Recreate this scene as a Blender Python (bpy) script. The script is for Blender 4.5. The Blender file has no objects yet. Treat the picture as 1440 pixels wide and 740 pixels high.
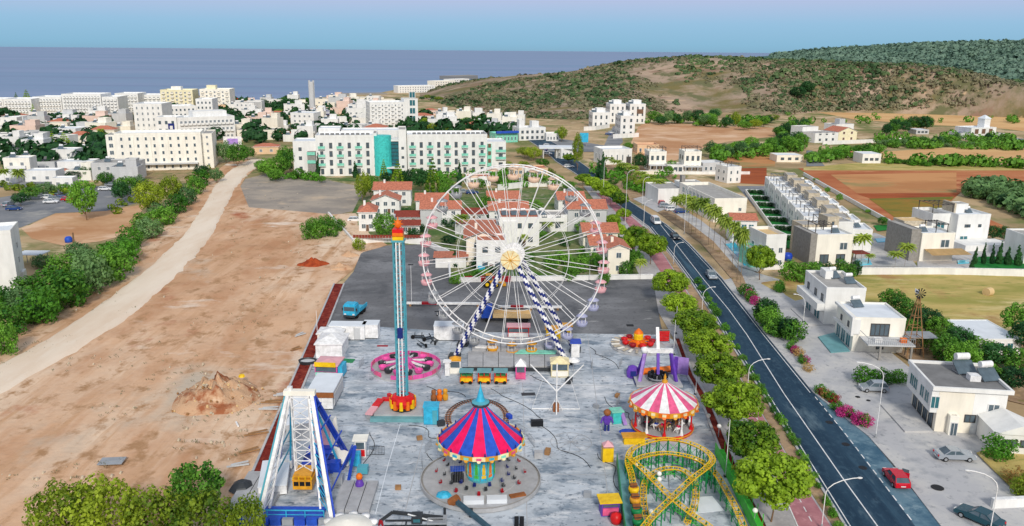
import bpy, math, random
from mathutils import Vector, Matrix, noise
from mathutils.geometry import delaunay_2d_cdt
R = math.radians
S = bpy.context.scene
COL = S.collection

# ---------------------------------------------------------------- camera
FOC = 1150.0            # focal length in pixels of the 1440 px wide photograph
CAMH = 48.0
PITCH = math.atan((370 - 70.8) / FOC)
ROLL = R(0.46)
cam_d = bpy.data.cameras.new('camera')
cam_d.sensor_width = 36.0
cam_d.sensor_fit = 'HORIZONTAL'
cam_d.lens = FOC / 1440.0 * 36.0
cam_d.clip_start = 0.5
cam_d.clip_end = 200000.0
cam = bpy.data.objects.new('camera', cam_d)
COL.objects.link(cam)
cam.location = (0, 0, CAMH)
_cr, _sr, _cp, _sp = math.cos(ROLL), math.sin(ROLL), math.cos(PITCH), math.sin(PITCH)
_F = Vector((0, _cp, -_sp)); _D = Vector((0, -_sp, -_cp)); _R = Vector((1, 0, 0))
_R2 = _R * _cr - _D * _sr
_D2 = _D * _cr + _R * _sr
cam.matrix_world = Matrix(((_R2.x, -_D2.x, -_F.x, 0), (_R2.y, -_D2.y, -_F.y, 0), (_R2.z, -_D2.z, -_F.z, CAMH), (0, 0, 0, 1)))
S.camera = cam

# ---------------------------------------------------------------- world, sun, exposure
SUN_EL, SUN_AZ = R(33), R(172)        # azimuth clockwise from +Y; the light comes from behind the viewer
W = bpy.data.worlds.new('World'); S.world = W; W.use_nodes = True
nt = W.node_tree; nt.nodes.clear()
_o = nt.nodes.new('ShaderNodeOutputWorld')
_sky = nt.nodes.new('ShaderNodeTexSky'); _sky.sky_type = 'NISHITA'; _sky.sun_disc = False
_sky.sun_elevation = SUN_EL; _sky.sun_rotation = SUN_AZ; _sky.air_density = 1.0; _sky.dust_density = 1.0
_b1 = nt.nodes.new('ShaderNodeBackground'); _b1.inputs[1].default_value = 0.06
nt.links.new(_sky.outputs[0], _b1.inputs[0])
# soft evening belt: blue at the horizon, lilac a little above, pale blue overhead, the same all round
_tc = nt.nodes.new('ShaderNodeTexCoord'); _sx = nt.nodes.new('ShaderNodeSeparateXYZ')
_rp = nt.nodes.new('ShaderNodeValToRGB')
nt.links.new(_tc.outputs['Generated'], _sx.inputs[0]); nt.links.new(_sx.outputs[2], _rp.inputs[0])
_b2 = nt.nodes.new('ShaderNodeBackground'); _b2.inputs[1].default_value = 1.0
nt.links.new(_rp.outputs[0], _b2.inputs[0])
_el = _rp.color_ramp.elements
_stops = [(0.0, (.24, .46, .64)), (.006, (.25, .50, .70)), (.03, (.30, .54, .77)), (.05, (.42, .55, .79)), (.07, (.55, .55, .79)),
          (.16, (.50, .53, .66)), (.40, (.46, .50, .58)), (1.0, (.44, .50, .60))]
_el[0].position, _el[0].color = _stops[0][0], (*_stops[0][1], 1)
_el[1].position, _el[1].color = _stops[-1][0], (*_stops[-1][1], 1)
for p_, c_ in _stops[1:-1]:
    e_ = _el.new(p_); e_.color = (*c_, 1)
_mx = nt.nodes.new('ShaderNodeMixShader'); _mx.inputs[0].default_value = 0.92
nt.links.new(_b1.outputs[0], _mx.inputs[1]); nt.links.new(_b2.outputs[0], _mx.inputs[2])
nt.links.new(_mx.outputs[0], _o.inputs[0])
sun_d = bpy.data.lights.new('sun', 'SUN'); sun_d.energy = 2.6; sun_d.angle = R(10); sun_d.color = (1.0, .93, .83)
sun = bpy.data.objects.new('sun', sun_d); COL.objects.link(sun)
_sd = Vector((math.sin(SUN_AZ) * math.cos(SUN_EL), math.cos(SUN_AZ) * math.cos(SUN_EL), math.sin(SUN_EL)))
sun.rotation_euler = _sd.to_track_quat('Z', 'Y').to_euler()
S.view_settings.view_transform = 'Standard'
S.view_settings.look = 'None'
S.view_settings.exposure = 0.02
S.view_settings.gamma = 1.0
S.view_settings.use_curve_mapping = False
S.render.engine = 'CYCLES'
S.cycles.use_denoising = True
S.cycles.max_bounces = 5
S.cycles.diffuse_bounces = 3
S.cycles.glossy_bounces = 2
S.cycles.transmission_bounces = 2
S.cycles.caustics_reflective = False
S.cycles.caustics_refractive = False

# ---------------------------------------------------------------- survey: sight lines of the photograph to places on the ground
def ray(x, y):
    u = (x - 720) / FOC; v = (y - 370) / FOC
    return _F + _R2 * u + _D2 * v
def G(x, y, z=0.0):
    d = ray(x, y); t = (z - CAMH) / d.z
    return Vector((d.x * t, d.y * t, z))
def proj(p):
    q = Vector(p) - Vector((0, 0, CAMH)); w = q.dot(_F)
    return 720 + FOC * q.dot(_R2) / w, 370 + FOC * q.dot(_D2) / w
def Ht(x, yb, yt):
    g = G(x, yb); lo, hi = -5.0, 300.0
    for _ in range(40):
        m = (lo + hi) / 2
        if proj((g.x, g.y, m))[1] > yt: lo = m
        else: hi = m
    return lo
def PX(g):               # metres for one photograph pixel at a place
    return (Vector(g) - Vector((0, 0, CAMH))).dot(_F) / FOC

# ---------------------------------------------------------------- materials
def srgb(r, g, b):
    return tuple((v / 255 / 12.92 if v / 255 <= .04045 else ((v / 255 + .055) / 1.055) ** 2.4) for v in (r, g, b))
MATS = {}
def mat(name, col, rough=.8, var=.12, scale=.6, col2=None, bump=0, bscale=None, metal=0, world=False, emit=0, detail=4, spec=.3, stretch=None):
    if name in MATS: return MATS[name]
    m = bpy.data.materials.new(name); m.use_nodes = True; n = m.node_tree; L = n.links
    b = n.nodes['Principled BSDF']; b.inputs['Roughness'].default_value = rough; b.inputs['Metallic'].default_value = metal
    b.inputs['Specular IOR Level'].default_value = spec
    if world: src = n.nodes.new('ShaderNodeNewGeometry').outputs['Position']
    else: src = n.nodes.new('ShaderNodeTexCoord').outputs['Object']
    if stretch:
        mp = n.nodes.new('ShaderNodeMapping'); mp.inputs['Scale'].default_value = stretch; L.new(src, mp.inputs[0]); src = mp.outputs[0]
    if var or col2:
        t = n.nodes.new('ShaderNodeTexNoise'); t.inputs['Scale'].default_value = scale; t.inputs['Detail'].default_value = detail
        t.inputs['Roughness'].default_value = .62
        L.new(src, t.inputs[0])
        r = n.nodes.new('ShaderNodeValToRGB'); r.color_ramp.elements[0].position = .34; r.color_ramp.elements[1].position = .66
        c2 = col2 or tuple(min(1, c * (1 + var)) for c in col)
        c1 = col if col2 else tuple(c * (1 - var) for c in col)
        r.color_ramp.elements[0].color = (*c1, 1); r.color_ramp.elements[1].color = (*c2, 1)
        L.new(t.outputs[0], r.inputs[0]); L.new(r.outputs[0], b.inputs['Base Color'])
    else: b.inputs['Base Color'].default_value = (*col, 1)
    if bump:
        t2 = n.nodes.new('ShaderNodeTexNoise'); t2.inputs['Scale'].default_value = bscale or scale * 4; t2.inputs['Detail'].default_value = 5
        L.new(src, t2.inputs[0]); bp = n.nodes.new('ShaderNodeBump'); bp.inputs['Strength'].default_value = 1; bp.inputs['Distance'].default_value = bump
        L.new(t2.outputs[0], bp.inputs['Height']); L.new(bp.outputs[0], b.inputs['Normal'])
    if emit:
        b.inputs['Emission Color'].default_value = (*col, 1); b.inputs['Emission Strength'].default_value = emit
    MATS[name] = m; return m

def ground_mat(name, layers, bump=.05, bscale=1.5, rough=.9, spec=.15):
    """layers: (colour, noise scale, lo, hi, stretch, seed offset); each later layer covers the earlier by its own noise"""
    m = bpy.data.materials.new(name); m.use_nodes = True; n = m.node_tree; L = n.links
    b = n.nodes['Principled BSDF']; b.inputs['Roughness'].default_value = rough; b.inputs['Specular IOR Level'].default_value = spec
    pos = n.nodes.new('ShaderNodeNewGeometry').outputs['Position']
    rgb = n.nodes.new('ShaderNodeRGB'); rgb.outputs[0].default_value = (*layers[0], 1); cur = rgb.outputs[0]
    for i, (c, sc, lo, hi, st, off) in enumerate(layers[1:]):
        mp = n.nodes.new('ShaderNodeMapping'); mp.inputs['Scale'].default_value = (st or (1, 1, 1))[:3]; mp.inputs['Location'].default_value = (off, off * 1.7, off * .3)
        if st and len(st) == 4: mp.inputs['Scale'].default_value = st[:3]; mp.inputs['Rotation'].default_value = (0, 0, st[3])
        L.new(pos, mp.inputs[0])
        t = n.nodes.new('ShaderNodeTexNoise'); t.inputs['Scale'].default_value = sc; t.inputs['Detail'].default_value = 6; t.inputs['Roughness'].default_value = .65
        L.new(mp.outputs[0], t.inputs[0])
        mr = n.nodes.new('ShaderNodeMapRange'); mr.inputs[1].default_value = lo; mr.inputs[2].default_value = hi; L.new(t.outputs[0], mr.inputs[0])
        mx = n.nodes.new('ShaderNodeMix'); mx.data_type = 'RGBA'; L.new(mr.outputs[0], mx.inputs[0]); L.new(cur, mx.inputs[6]); mx.inputs[7].default_value = (*c, 1)
        cur = mx.outputs[2]
    L.new(cur, b.inputs['Base Color'])
    if bump:
        t2 = n.nodes.new('ShaderNodeTexNoise'); t2.inputs['Scale'].default_value = bscale; t2.inputs['Detail'].default_value = 6
        L.new(pos, t2.inputs[0]); bp = n.nodes.new('ShaderNodeBump'); bp.inputs['Strength'].default_value = 1; bp.inputs['Distance'].default_value = bump
        L.new(t2.outputs[0], bp.inputs['Height']); L.new(bp.outputs[0], b.inputs['Normal'])
    MATS[name] = m; return m

def leaf_mat(name, dark, light, scale=.5, rough=.6):
    m = bpy.data.materials.new(name); m.use_nodes = True; n = m.node_tree; L = n.links
    b = n.nodes['Principled BSDF']; b.inputs['Roughness'].default_value = rough; b.inputs['Specular IOR Level'].default_value = .25
    src = n.nodes.new('ShaderNodeNewGeometry').outputs['Position']
    t = n.nodes.new('ShaderNodeTexNoise'); t.inputs['Scale'].default_value = scale; t.inputs['Detail'].default_value = 5; t.inputs['Roughness'].default_value = .75
    L.new(src, t.inputs[0])
    oi = n.nodes.new('ShaderNodeObjectInfo'); ad = n.nodes.new('ShaderNodeMath'); ad.operation = 'MULTIPLY_ADD'
    L.new(oi.outputs['Random'], ad.inputs[0]); ad.inputs[1].default_value = .24; L.new(t.outputs[0], ad.inputs[2])
    r = n.nodes.new('ShaderNodeValToRGB'); r.color_ramp.elements[0].position = .42; r.color_ramp.elements[1].position = .82
    r.color_ramp.elements[0].color = (*dark, 1); r.color_ramp.elements[1].color = (*light, 1)
    L.new(ad.outputs[0], r.inputs[0]); L.new(r.outputs[0], b.inputs['Base Color'])
    # thin leaves pass some light
    tr = n.nodes.new('ShaderNodeBsdfTranslucent'); L.new(r.outputs[0], tr.inputs[0])
    ms = n.nodes.new('ShaderNodeMixShader'); ms.inputs[0].default_value = .22
    L.new(b.outputs[0], ms.inputs[1]); L.new(tr.outputs[0], ms.inputs[2]); L.new(ms.outputs[0], n.nodes['Material Output'].inputs[0])
    MATS[name] = m; return m

# ---------------------------------------------------------------- mesh builder
class MB:
    def __init__(s): s.v = []; s.f = []; s.m = []
    def add(s, vs, fs, mi=0):
        o = len(s.v); s.v += [tuple(v) for v in vs]
        for f in fs: s.f.append(tuple(i + o for i in f)); s.m.append(mi)
        return s
    def box(s, x0, x1, y0, y1, z0, z1, mi=0):
        return s.add([(x0, y0, z0), (x1, y0, z0), (x1, y1, z0), (x0, y1, z0), (x0, y0, z1), (x1, y0, z1), (x1, y1, z1), (x0, y1, z1)],
                     [(0, 3, 2, 1), (4, 5, 6, 7), (0, 1, 5, 4), (1, 2, 6, 5), (2, 3, 7, 6), (3, 0, 4, 7)], mi)
    def cbox(s, c, d, mi=0, rz=0, rx=0):
        hx, hy, hz = d[0] / 2, d[1] / 2, d[2] / 2
        M = Matrix.Rotation(rz, 3, 'Z') @ Matrix.Rotation(rx, 3, 'X'); c = Vector(c)
        vs = [c + M @ Vector(p) for p in ((-hx, -hy, -hz), (hx, -hy, -hz), (hx, hy, -hz), (-hx, hy, -hz), (-hx, -hy, hz), (hx, -hy, hz), (hx, hy, hz), (-hx, hy, hz))]
        return s.add(vs, [(0, 3, 2, 1), (4, 5, 6, 7), (0, 1, 5, 4), (1, 2, 6, 5), (2, 3, 7, 6), (3, 0, 4, 7)], mi)
    def cyl(s, a, b, r0, r1=None, n=8, mi=0, caps=True):
        a = Vector(a); b = Vector(b); r1 = r0 if r1 is None else r1
        d = (b - a)
        if d.length < 1e-6: return s
        d.normalize(); u = d.orthogonal().normalized(); w = d.cross(u)
        if abs(d.z) < .99: u = Vector((0, 0, 1)).cross(d).normalized(); w = d.cross(u)
        vs = []
        ph = math.pi / 4 if n == 4 else 0
        for c, r in ((a, r0), (b, r1)):
            for k in range(n):
                t = 2 * math.pi * k / n + ph; vs.append(c + (u * math.cos(t) + w * math.sin(t)) * r)
        fs = [(k, (k + 1) % n, n + (k + 1) % n, n + k) for k in range(n)]
        if caps: fs += [tuple(range(n))[::-1], tuple(range(n, 2 * n))]
        return s.add(vs, fs, mi)
    def bar(s, a, b, w, mi=0): return s.cyl(a, b, w * .7071, None, 4, mi)
    def tube(s, pts, r, n=6, mi=0):
        for i in range(len(pts) - 1): s.cyl(pts[i], pts[i + 1], r, None, n, mi)
        return s
    def lathe(s, prof, n=24, c=(0, 0, 0), mi=0, mf=None, a0=0.0, squash=1.0):
        o = len(s.v); cx, cy, cz = c
        for r, z in prof:
            for k in range(n):
                t = a0 + 2 * math.pi * k / n; s.v.append((cx + r * math.cos(t), cy + r * math.sin(t) * squash, cz + z))
        for j in range(len(prof) - 1):
            for k in range(n):
                k2 = (k + 1) % n
                s.f.append((o + j * n + k, o + j * n + k2, o + (j + 1) * n + k2, o + (j + 1) * n + k)); s.m.append(mf(j, k) if mf else mi)
        return s
    def prism(s, poly, z0, z1, mi=0, mt=None):
        n = len(poly); 
        area = sum(poly[i][0] * poly[(i + 1) % n][1] - poly[(i + 1) % n][0] * poly[i][1] for i in range(n))
        if area < 0: poly = poly[::-1]
        o = len(s.v); s.v += [(p[0], p[1], z0) for p in poly] + [(p[0], p[1], z1) for p in poly]
        for i in range(n):
            j = (i + 1) % n; s.f.append((o + i, o + j, o + n + j, o + n + i)); s.m.append(mi)
        s.f.append(tuple(o + n + i for i in range(n))); s.m.append(mi if mt is None else mt)
        s.f.append(tuple(o + i for i in range(n))[::-1]); s.m.append(mi)
        return s
    def extr(s, prof, axis_a, axis_b, mi=0):
        """closed profile of (u,z) swept from point a to b (horizontal): u is to the right of the direction"""
        a = Vector(axis_a); b = Vector(axis_b); d = (b - a).normalized(); rt = Vector((d.y, -d.x, 0)); n = len(prof)
        vs = [p + rt * u + Vector((0, 0, z)) for p in (a, b) for u, z in prof]
        fs = [(i, (i + 1) % n, n + (i + 1) % n, n + i) for i in range(n)] + [tuple(range(n))[::-1], tuple(range(n, 2 * n))]
        return s.add(vs, fs, mi)
    def mesh(s, name, mats, smooth=False):
        me = bpy.data.meshes.new(name); me.from_pydata(s.v, [], s.f)
        for m in (mats if isinstance(mats, (list, tuple)) else [mats]): me.materials.append(MATS[m] if isinstance(m, str) else m)
        if any(s.m): me.polygons.foreach_set('material_index', s.m)
        if smooth: me.polygons.foreach_set('use_smooth', [True] * len(s.f))
        me.update(); return me

def link(name, data, parent=None, loc=(0, 0, 0), rot=(0, 0, 0), scale=(1, 1, 1), kind=None):
    o = bpy.data.objects.new(name, data); COL.objects.link(o)
    if parent is not None: o.parent = parent
    o.location = loc; o.rotation_euler = rot; o.scale = scale
    if kind: o['kind'] = kind
    return o
def tag(o, label, cat, group=None):
    o['label'] = label; o['category'] = cat
    if group: o['group'] = group
    return o
def thing(name, label, cat, loc=(0, 0, 0), rz=0, group=None, scale=1):
    o = link(name, None, None, loc, (0, 0, rz), (scale,) * 3); o.empty_display_size = .3
    return tag(o, label, cat, group)
def part(parent, name, mb, mats, smooth=False, **k):
    return link(name, mb.mesh(name, mats, smooth), parent, **k)
def solo(name, label, cat, mb, mats, loc=(0, 0, 0), rz=0, group=None, smooth=False):
    return tag(link(name, mb.mesh(name, mats, smooth), None, loc, (0, 0, rz)), label, cat, group)
def kids(o): return [c for c in o.children]
def copy_tree(o, label=None, loc=None, rz=None, scale=None, parent=None, group=None):
    c = o.copy(); COL.objects.link(c); c.parent = parent
    if label: c['label'] = label
    if group: c['group'] = group
    if loc is not None: c.location = loc
    if rz is not None: c.rotation_euler = (0, 0, rz)
    if scale is not None: c.scale = (scale,) * 3 if not isinstance(scale, (tuple, list)) else scale
    for ch in o.children: copy_tree(ch, parent=c)
    return c

# ---------------------------------------------------------------- palette
WHITE = srgb(238, 238, 234); CREAM = srgb(240, 228, 200)
mat('white_plaster', srgb(236, 236, 233), .85, .09, .5, stretch=(1, 1, .28))
mat('cream_plaster', srgb(242, 235, 219), .85, .09, .5, stretch=(1, 1, .28))
mat('ivory_plaster', srgb(246, 242, 230), .85, .09, .5, stretch=(1, 1, .28))
mat('grey_plaster', srgb(200, 202, 203), .85, .09, .5, stretch=(1, 1, .28))
mat('pink_plaster', srgb(230, 204, 190), .85, .08, .4)
mat('orange_plaster', srgb(226, 194, 158), .85, .08, .4)
mat('yellow_plaster', srgb(240, 232, 196), .85, .07, .4)
mat('stone_wall', srgb(196, 184, 162), .9, .2, 1.6, bump=.03)
mat('dark_stone', srgb(150, 147, 142), .9, .15, 1.6, bump=.03)
mat('roof_grey', srgb(170, 168, 164), .9, .12, .5)
mat('roof_dark', srgb(128, 128, 128), .9, .15, .5)
mat('roof_white', srgb(226, 232, 238), .8, .06, .5)
mat('tile', srgb(190, 118, 94), .85, .3, 2.2, bump=.04)
mat('tile_dark', srgb(136, 62, 50), .85, .2, 2.0)
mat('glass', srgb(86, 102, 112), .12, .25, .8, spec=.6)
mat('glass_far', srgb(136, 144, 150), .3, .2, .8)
mat('glass_teal', srgb(52, 112, 122), .12, .2, .8, spec=.6)
mat('frame_white', srgb(228, 228, 226), .5, .03)
mat('frame_dark', srgb(78, 74, 72), .5, .05)
mat('brown_shutter', srgb(120, 92, 74), .7, .1)
mat('teal_paint', srgb(72, 202, 196), .5, .2, 1.4)
mat('mint_paint', srgb(134, 214, 190), .5, .2, 1.4)
mat('white_paint', srgb(240, 240, 238), .4, .2, 1.4)
mat('cream_paint', srgb(246, 226, 178), .5, .2, 1.4)
mat('blue_paint', srgb(38, 74, 186), .4, .2, 1.4)
mat('navy_paint', srgb(34, 48, 120), .4, .2, 1.4)
mat('sky_paint', srgb(58, 178, 216), .45, .2, 1.4)
mat('red_paint', srgb(214, 28, 32), .4, .2, 1.4)
mat('crimson_paint', srgb(160, 24, 36), .5, .2, 1.4)
mat('pink_paint', srgb(230, 92, 168), .45, .2, 1.4)
mat('rose_paint', srgb(226, 96, 140), .5, .2, 1.4)
mat('magenta_paint', srgb(236, 14, 92), .5, .2, 1.4)
mat('royal_paint', srgb(40, 84, 190), .5, .2, 1.4)
mat('yellow_paint', srgb(246, 196, 28), .45, .2, 1.4)
mat('gold_paint', srgb(222, 158, 44), .4, .2, 1.4)
mat('orange_paint', srgb(238, 118, 28), .45, .2, 1.4)
mat('green_paint', srgb(24, 132, 76), .5, .2, 1.4)
mat('lime_paint', srgb(74, 196, 64), .5, .2, 1.4)
mat('purple_paint', srgb(104, 66, 176), .45, .2, 1.4)
mat('lilac_paint', srgb(172, 140, 214), .5, .2, 1.4)
mat('brown_paint', srgb(150, 92, 50), .6, .2, 1.4)
mat('black_paint', srgb(26, 28, 32), .5, .2, 1.4)
mat('dark_metal', srgb(62, 66, 70), .5, .2, metal=.3)
mat('steel', srgb(168, 172, 176), .45, .12, metal=.3)
mat('deck_grey', srgb(176, 177, 179), .7, .14, .8)
mat('deck_teal', srgb(110, 162, 168), .6, .14, .8)
mat('tower_teal', srgb(86, 168, 184), .45, .1)
mat('rubber', srgb(22, 22, 24), .8, .1)
mat('bark', srgb(126, 100, 76), .9, .25, 2, bump=.02)
mat('palm_bark', srgb(142, 122, 100), .9, .25, 3, bump=.02)
mat('wood', srgb(160, 120, 80), .8, .2, 1.5)
mat('pool', srgb(60, 196, 226), .08, .12, .5, spec=.6)
mat('canvas_sand', srgb(220, 190, 140), .8, .08)
mat('glow_white', srgb(250, 250, 245), .3, 0)
leaf_mat('leaf_pine', srgb(46, 94, 20), srgb(174, 208, 54))
leaf_mat('leaf_bush', srgb(34, 92, 28), srgb(132, 188, 64))
leaf_mat('leaf_olive', srgb(64, 98, 20), srgb(176, 196, 56))
leaf_mat('leaf_dark', srgb(18, 58, 34), srgb(64, 118, 58))
leaf_mat('leaf_bluegreen', srgb(46, 94, 52), srgb(132, 170, 104))
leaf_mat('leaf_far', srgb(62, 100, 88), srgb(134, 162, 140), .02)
leaf_mat('leaf_hillgreen', srgb(62, 94, 56), srgb(126, 148, 96), .06)
leaf_mat('leaf_palm', srgb(74, 108, 30), srgb(172, 192, 76))
mat('slate_paint', srgb(60, 92, 108), .5, .2, 1.4)
leaf_mat('leaf_flower', srgb(150, 20, 96), srgb(232, 70, 160), 2.5)
leaf_mat('leaf_redflower', srgb(130, 24, 40), srgb(214, 60, 78), 2.5)
leaf_mat('leaf_hedge', srgb(28, 84, 22), srgb(104, 168, 48), 1.2)
leaf_mat('leaf_scrub', srgb(98, 100, 74), srgb(160, 154, 122), .06)
leaf_mat('leaf_dry', srgb(150, 116, 60), srgb(206, 172, 104), 1.0)
# ================================================================ the setting
ground_mat('earth', [srgb(196, 170, 132), (srgb(164, 140, 106), .02, .42, .6, None, 3), (srgb(122, 126, 76), .03, .48, .6, None, 11), (srgb(210, 186, 152), .05, .54, .62, None, 23), (srgb(96, 112, 64), .12, .58, .68, None, 41)], .05)
ground_mat('sand', [srgb(218, 178, 144), (srgb(192, 144, 108), .05, .46, .6, (1, .6, 1), 5), (srgb(232, 204, 176), .035, .5, .62, (1, .3, 1, .55), 9), (srgb(204, 162, 126), .25, .5, .64, (1.6, .12, 1, .6), 87), (srgb(200, 184, 164), .025, .58, .68, (1, .7, 1), 77), (srgb(176, 108, 78), .06, .6, .7, (1, .7, 1), 57),
                    (srgb(176, 136, 100), .35, .53, .66, (1, .8, 1, .6), 2), (srgb(240, 226, 210), .09, .6, .72, (.4, 1, 1, .4), 31), (srgb(196, 158, 124), 1.1, .62, .74, None, 14)], .12, .9)
ground_mat('dirt_track', [srgb(242, 226, 206), (srgb(230, 208, 184), .12, .42, .66, (1, .25, 1, .5), 4), (srgb(238, 222, 202), .5, .5, .7, (1, .3, 1, .5), 8)], .03, 2)
ground_mat('asphalt_lot', [srgb(112, 113, 116), (srgb(136, 137, 140), .05, .45, .62, (1, 2, 1), 4), (srgb(92, 94, 98), .12, .5, .66, None, 12), (srgb(168, 168, 168), .16, .64, .74, (1, 2.5, 1), 21), (srgb(84, 84, 86), 1.4, .56, .7, None, 2)], .01, 8)
ground_mat('concrete', [srgb(170, 178, 186), (srgb(202, 210, 218), .11, .42, .58, (.9, 1.4, 1), 4), (srgb(130, 144, 158), .2, .5, .62, (.8, 1.4, 1), 12), (srgb(214, 217, 220), .5, .53, .66, (.7, 1.6, 1), 21), (srgb(98, 110, 124), .9, .55, .68, (.8, 1.4, 1), 33), (srgb(226, 228, 230), .06, .58, .68, (.8, 1.3, 1), 47), (srgb(86, 96, 108), 2.2, .6, .72, None, 61), (srgb(92, 100, 108), .3, .66, .74, None, 77)], .012, 6)
ground_mat('road_asphalt', [srgb(46, 72, 92), (srgb(34, 58, 78), .3, .4, .6, (1, .05, 1), 4), (srgb(74, 108, 128), .35, .55, .7, (1, .05, 1), 12), (srgb(58, 84, 102), 1.6, .5, .68, (1, .5, 1), 3), (srgb(104, 126, 138), .1, .64, .72, (1, .3, 1), 44)], .006, 12, .75)
ground_mat('lane_patch', [srgb(104, 134, 150), (srgb(66, 100, 122), .25, .45, .62, None, 4), (srgb(128, 152, 164), .9, .56, .68, None, 9)], .006, 12, .8)
ground_mat('paving', [srgb(186, 186, 188), (srgb(204, 202, 198), .16, .45, .62, None, 4), (srgb(164, 166, 170), .3, .52, .66, None, 12), (srgb(148, 150, 154), 1.2, .58, .7, None, 3)], .01, 6)
ground_mat('paving_left', [srgb(190, 186, 186), (srgb(170, 166, 168), .4, .45, .62, None, 4), (srgb(206, 202, 200), .9, .55, .7, None, 9)], .01, 6)
ground_mat('cycle_pink', [srgb(190, 132, 138), (srgb(172, 114, 122), .3, .45, .62, None, 4), (srgb(216, 158, 164), .8, .55, .7, None, 9)], .006, 6)
ground_mat('red_gravel', [srgb(126, 46, 36), (srgb(160, 74, 56), .8, .5, .66, None, 4), (srgb(96, 22, 20), 1.2, .5, .64, None, 9)], .06, 3)
ground_mat('verge_soil', [srgb(174, 148, 120), (srgb(146, 118, 92), .3, .45, .62, None, 4), (srgb(196, 164, 126), .5, .52, .66, None, 9), (srgb(120, 118, 62), .6, .58, .7, None, 19)], .05, 3)
ground_mat('dry_grass', [srgb(198, 176, 110), (srgb(160, 154, 82), .07, .45, .6, (.6, 2, 1), 4), (srgb(214, 196, 140), .12, .52, .66, (.6, 2, 1), 9), (srgb(132, 140, 70), .3, .56, .7, (.6, 2, 1), 17), (srgb(168, 132, 86), .05, .58, .68, None, 29)], .06, 3)
ground_mat('red_soil', [srgb(190, 122, 82), (srgb(172, 98, 62), .03, .45, .6, (.8, 1.3, 1), 4), (srgb(206, 146, 102), .05, .52, .66, (.8, 1.3, 1), 9)], .08, 1)
ground_mat('rust_soil', [srgb(172, 92, 52), (srgb(150, 76, 44), .06, .45, .6, (.5, 2, 1), 4)], .08, 1)
ground_mat('tan_stubble', [srgb(206, 150, 100), (srgb(186, 130, 84), .03, .45, .6, (.7, 1.4, 1), 4), (srgb(150, 140, 92), .03, .5, .62, (.6, 1.4, 1), 19)], .08, 1)
ground_mat('green_stubble', [srgb(150, 122, 50), (srgb(112, 116, 48), .05, .42, .6, (.8, 1.3, 1), 4), (srgb(178, 118, 58), .08, .55, .68, (.8, 1.3, 1), 9)], .08, 1)
ground_mat('straw_field', [srgb(226, 184, 130), (srgb(212, 166, 114), .02, .45, .6, (.8, 1.3, 1), 4)], .05, 1)
ground_mat('bare_soil', [srgb(214, 172, 134), (srgb(190, 140, 100), .03, .45, .6, (.9, 1.1, 1), 4), (srgb(228, 194, 162), .05, .52, .66, (.9, 1.1, 1), 9)], .1, .6)
ground_mat('gravel_grey', [srgb(176, 164, 150), (srgb(150, 142, 134), .06, .42, .6, (.9, 1.1, 1), 4), (srgb(200, 180, 156), .08, .52, .66, (.9, 1.1, 1), 9), (srgb(128, 124, 120), .4, .6, .72, None, 3)], .06, 1.5)
ground_mat('town_asphalt', [srgb(138, 140, 144), (srgb(118, 122, 128), .05, .45, .6, None, 4), (srgb(166, 164, 160), .08, .52, .66, None, 9)], .01, 3)
ground_mat('garden_soil', [srgb(122, 128, 84), (srgb(84, 112, 58), .12, .42, .58, None, 3), (srgb(168, 158, 138), .2, .56, .66, None, 13), (srgb(58, 94, 48), .5, .55, .68, None, 23)], .05, 2)
ground_mat('lawn', [srgb(44, 130, 58), (srgb(28, 104, 50), .4, .45, .62, None, 3)], .04, 4)
ground_mat('hill_soil', [srgb(160, 142, 124), (srgb(186, 162, 140), .012, .45, .6, (1, 1.5, 1), 4), (srgb(122, 112, 72), .018, .46, .6, (1, 2, 1), 9), (srgb(146, 118, 100), .03, .54, .64, (1, 2, 1), 15), (srgb(110, 110, 78), .05, .5, .62, None, 29), (srgb(222, 190, 150), .05, .64, .72, (.5, 2, 1), 41)], .4, .15)
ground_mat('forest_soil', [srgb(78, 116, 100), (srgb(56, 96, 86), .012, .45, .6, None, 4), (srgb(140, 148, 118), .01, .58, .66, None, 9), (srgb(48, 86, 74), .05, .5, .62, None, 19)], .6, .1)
ground_mat('sea_water', [srgb(84, 128, 166), (srgb(112, 138, 176), .0012, .42, .6, (.25, 1.6, 1), 4), (srgb(80, 108, 154), .006, .5, .66, (.12, 1.8, 1), 9)], .25, .05, .35, .35)

def densify(pts, n=0):
    return pts
def sheet(name, pts, z, m, relief=0, step=4.0, rscale=.06, px=True, mask=None):
    P = [G(*p).xy for p in pts] if px else [Vector(p) for p in pts]
    n = len(P); co = list(P); edges = [(i, (i + 1) % n) for i in range(n)]
    if relief:
        xs = [p.x for p in P]; ys = [p.y for p in P]
        def inside(x, y):
            c = False; j = n - 1
            for i in range(n):
                if (P[i].y > y) != (P[j].y > y) and x < (P[j].x - P[i].x) * (y - P[i].y) / (P[j].y - P[i].y) + P[i].x: c = not c
                j = i
            return c
        y = min(ys) + step * .5
        while y < max(ys):
            x = min(xs) + step * .5
            while x < max(xs):
                if inside(x, y): co.append(Vector((x + random.uniform(-.3, .3) * step, y + random.uniform(-.3, .3) * step)))
                x += step
            y += step
    vs, es, fs, ov, oe, of = delaunay_2d_cdt(co, edges, [], 1, 1e-4)
    vv = []
    for i, v in enumerate(vs):
        h = 0
        if relief and i >= n:
            h = min(1, abs(noise.fractal(Vector((v.x * rscale, v.y * rscale, 3.1)), .8, 2.1, 5))) * relief
        vv.append((v.x, v.y, z + h))
    me = bpy.data.meshes.new(name); me.from_pydata(vv, [], fs); me.materials.append(MATS[m])
    if relief: me.polygons.foreach_set('use_smooth', [True] * len(fs))
    me.update()
    for p in me.polygons[:1]:
        if p.normal.z < 0: me.flip_normals()
    o = link(name, me, kind='structure'); return o
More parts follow.
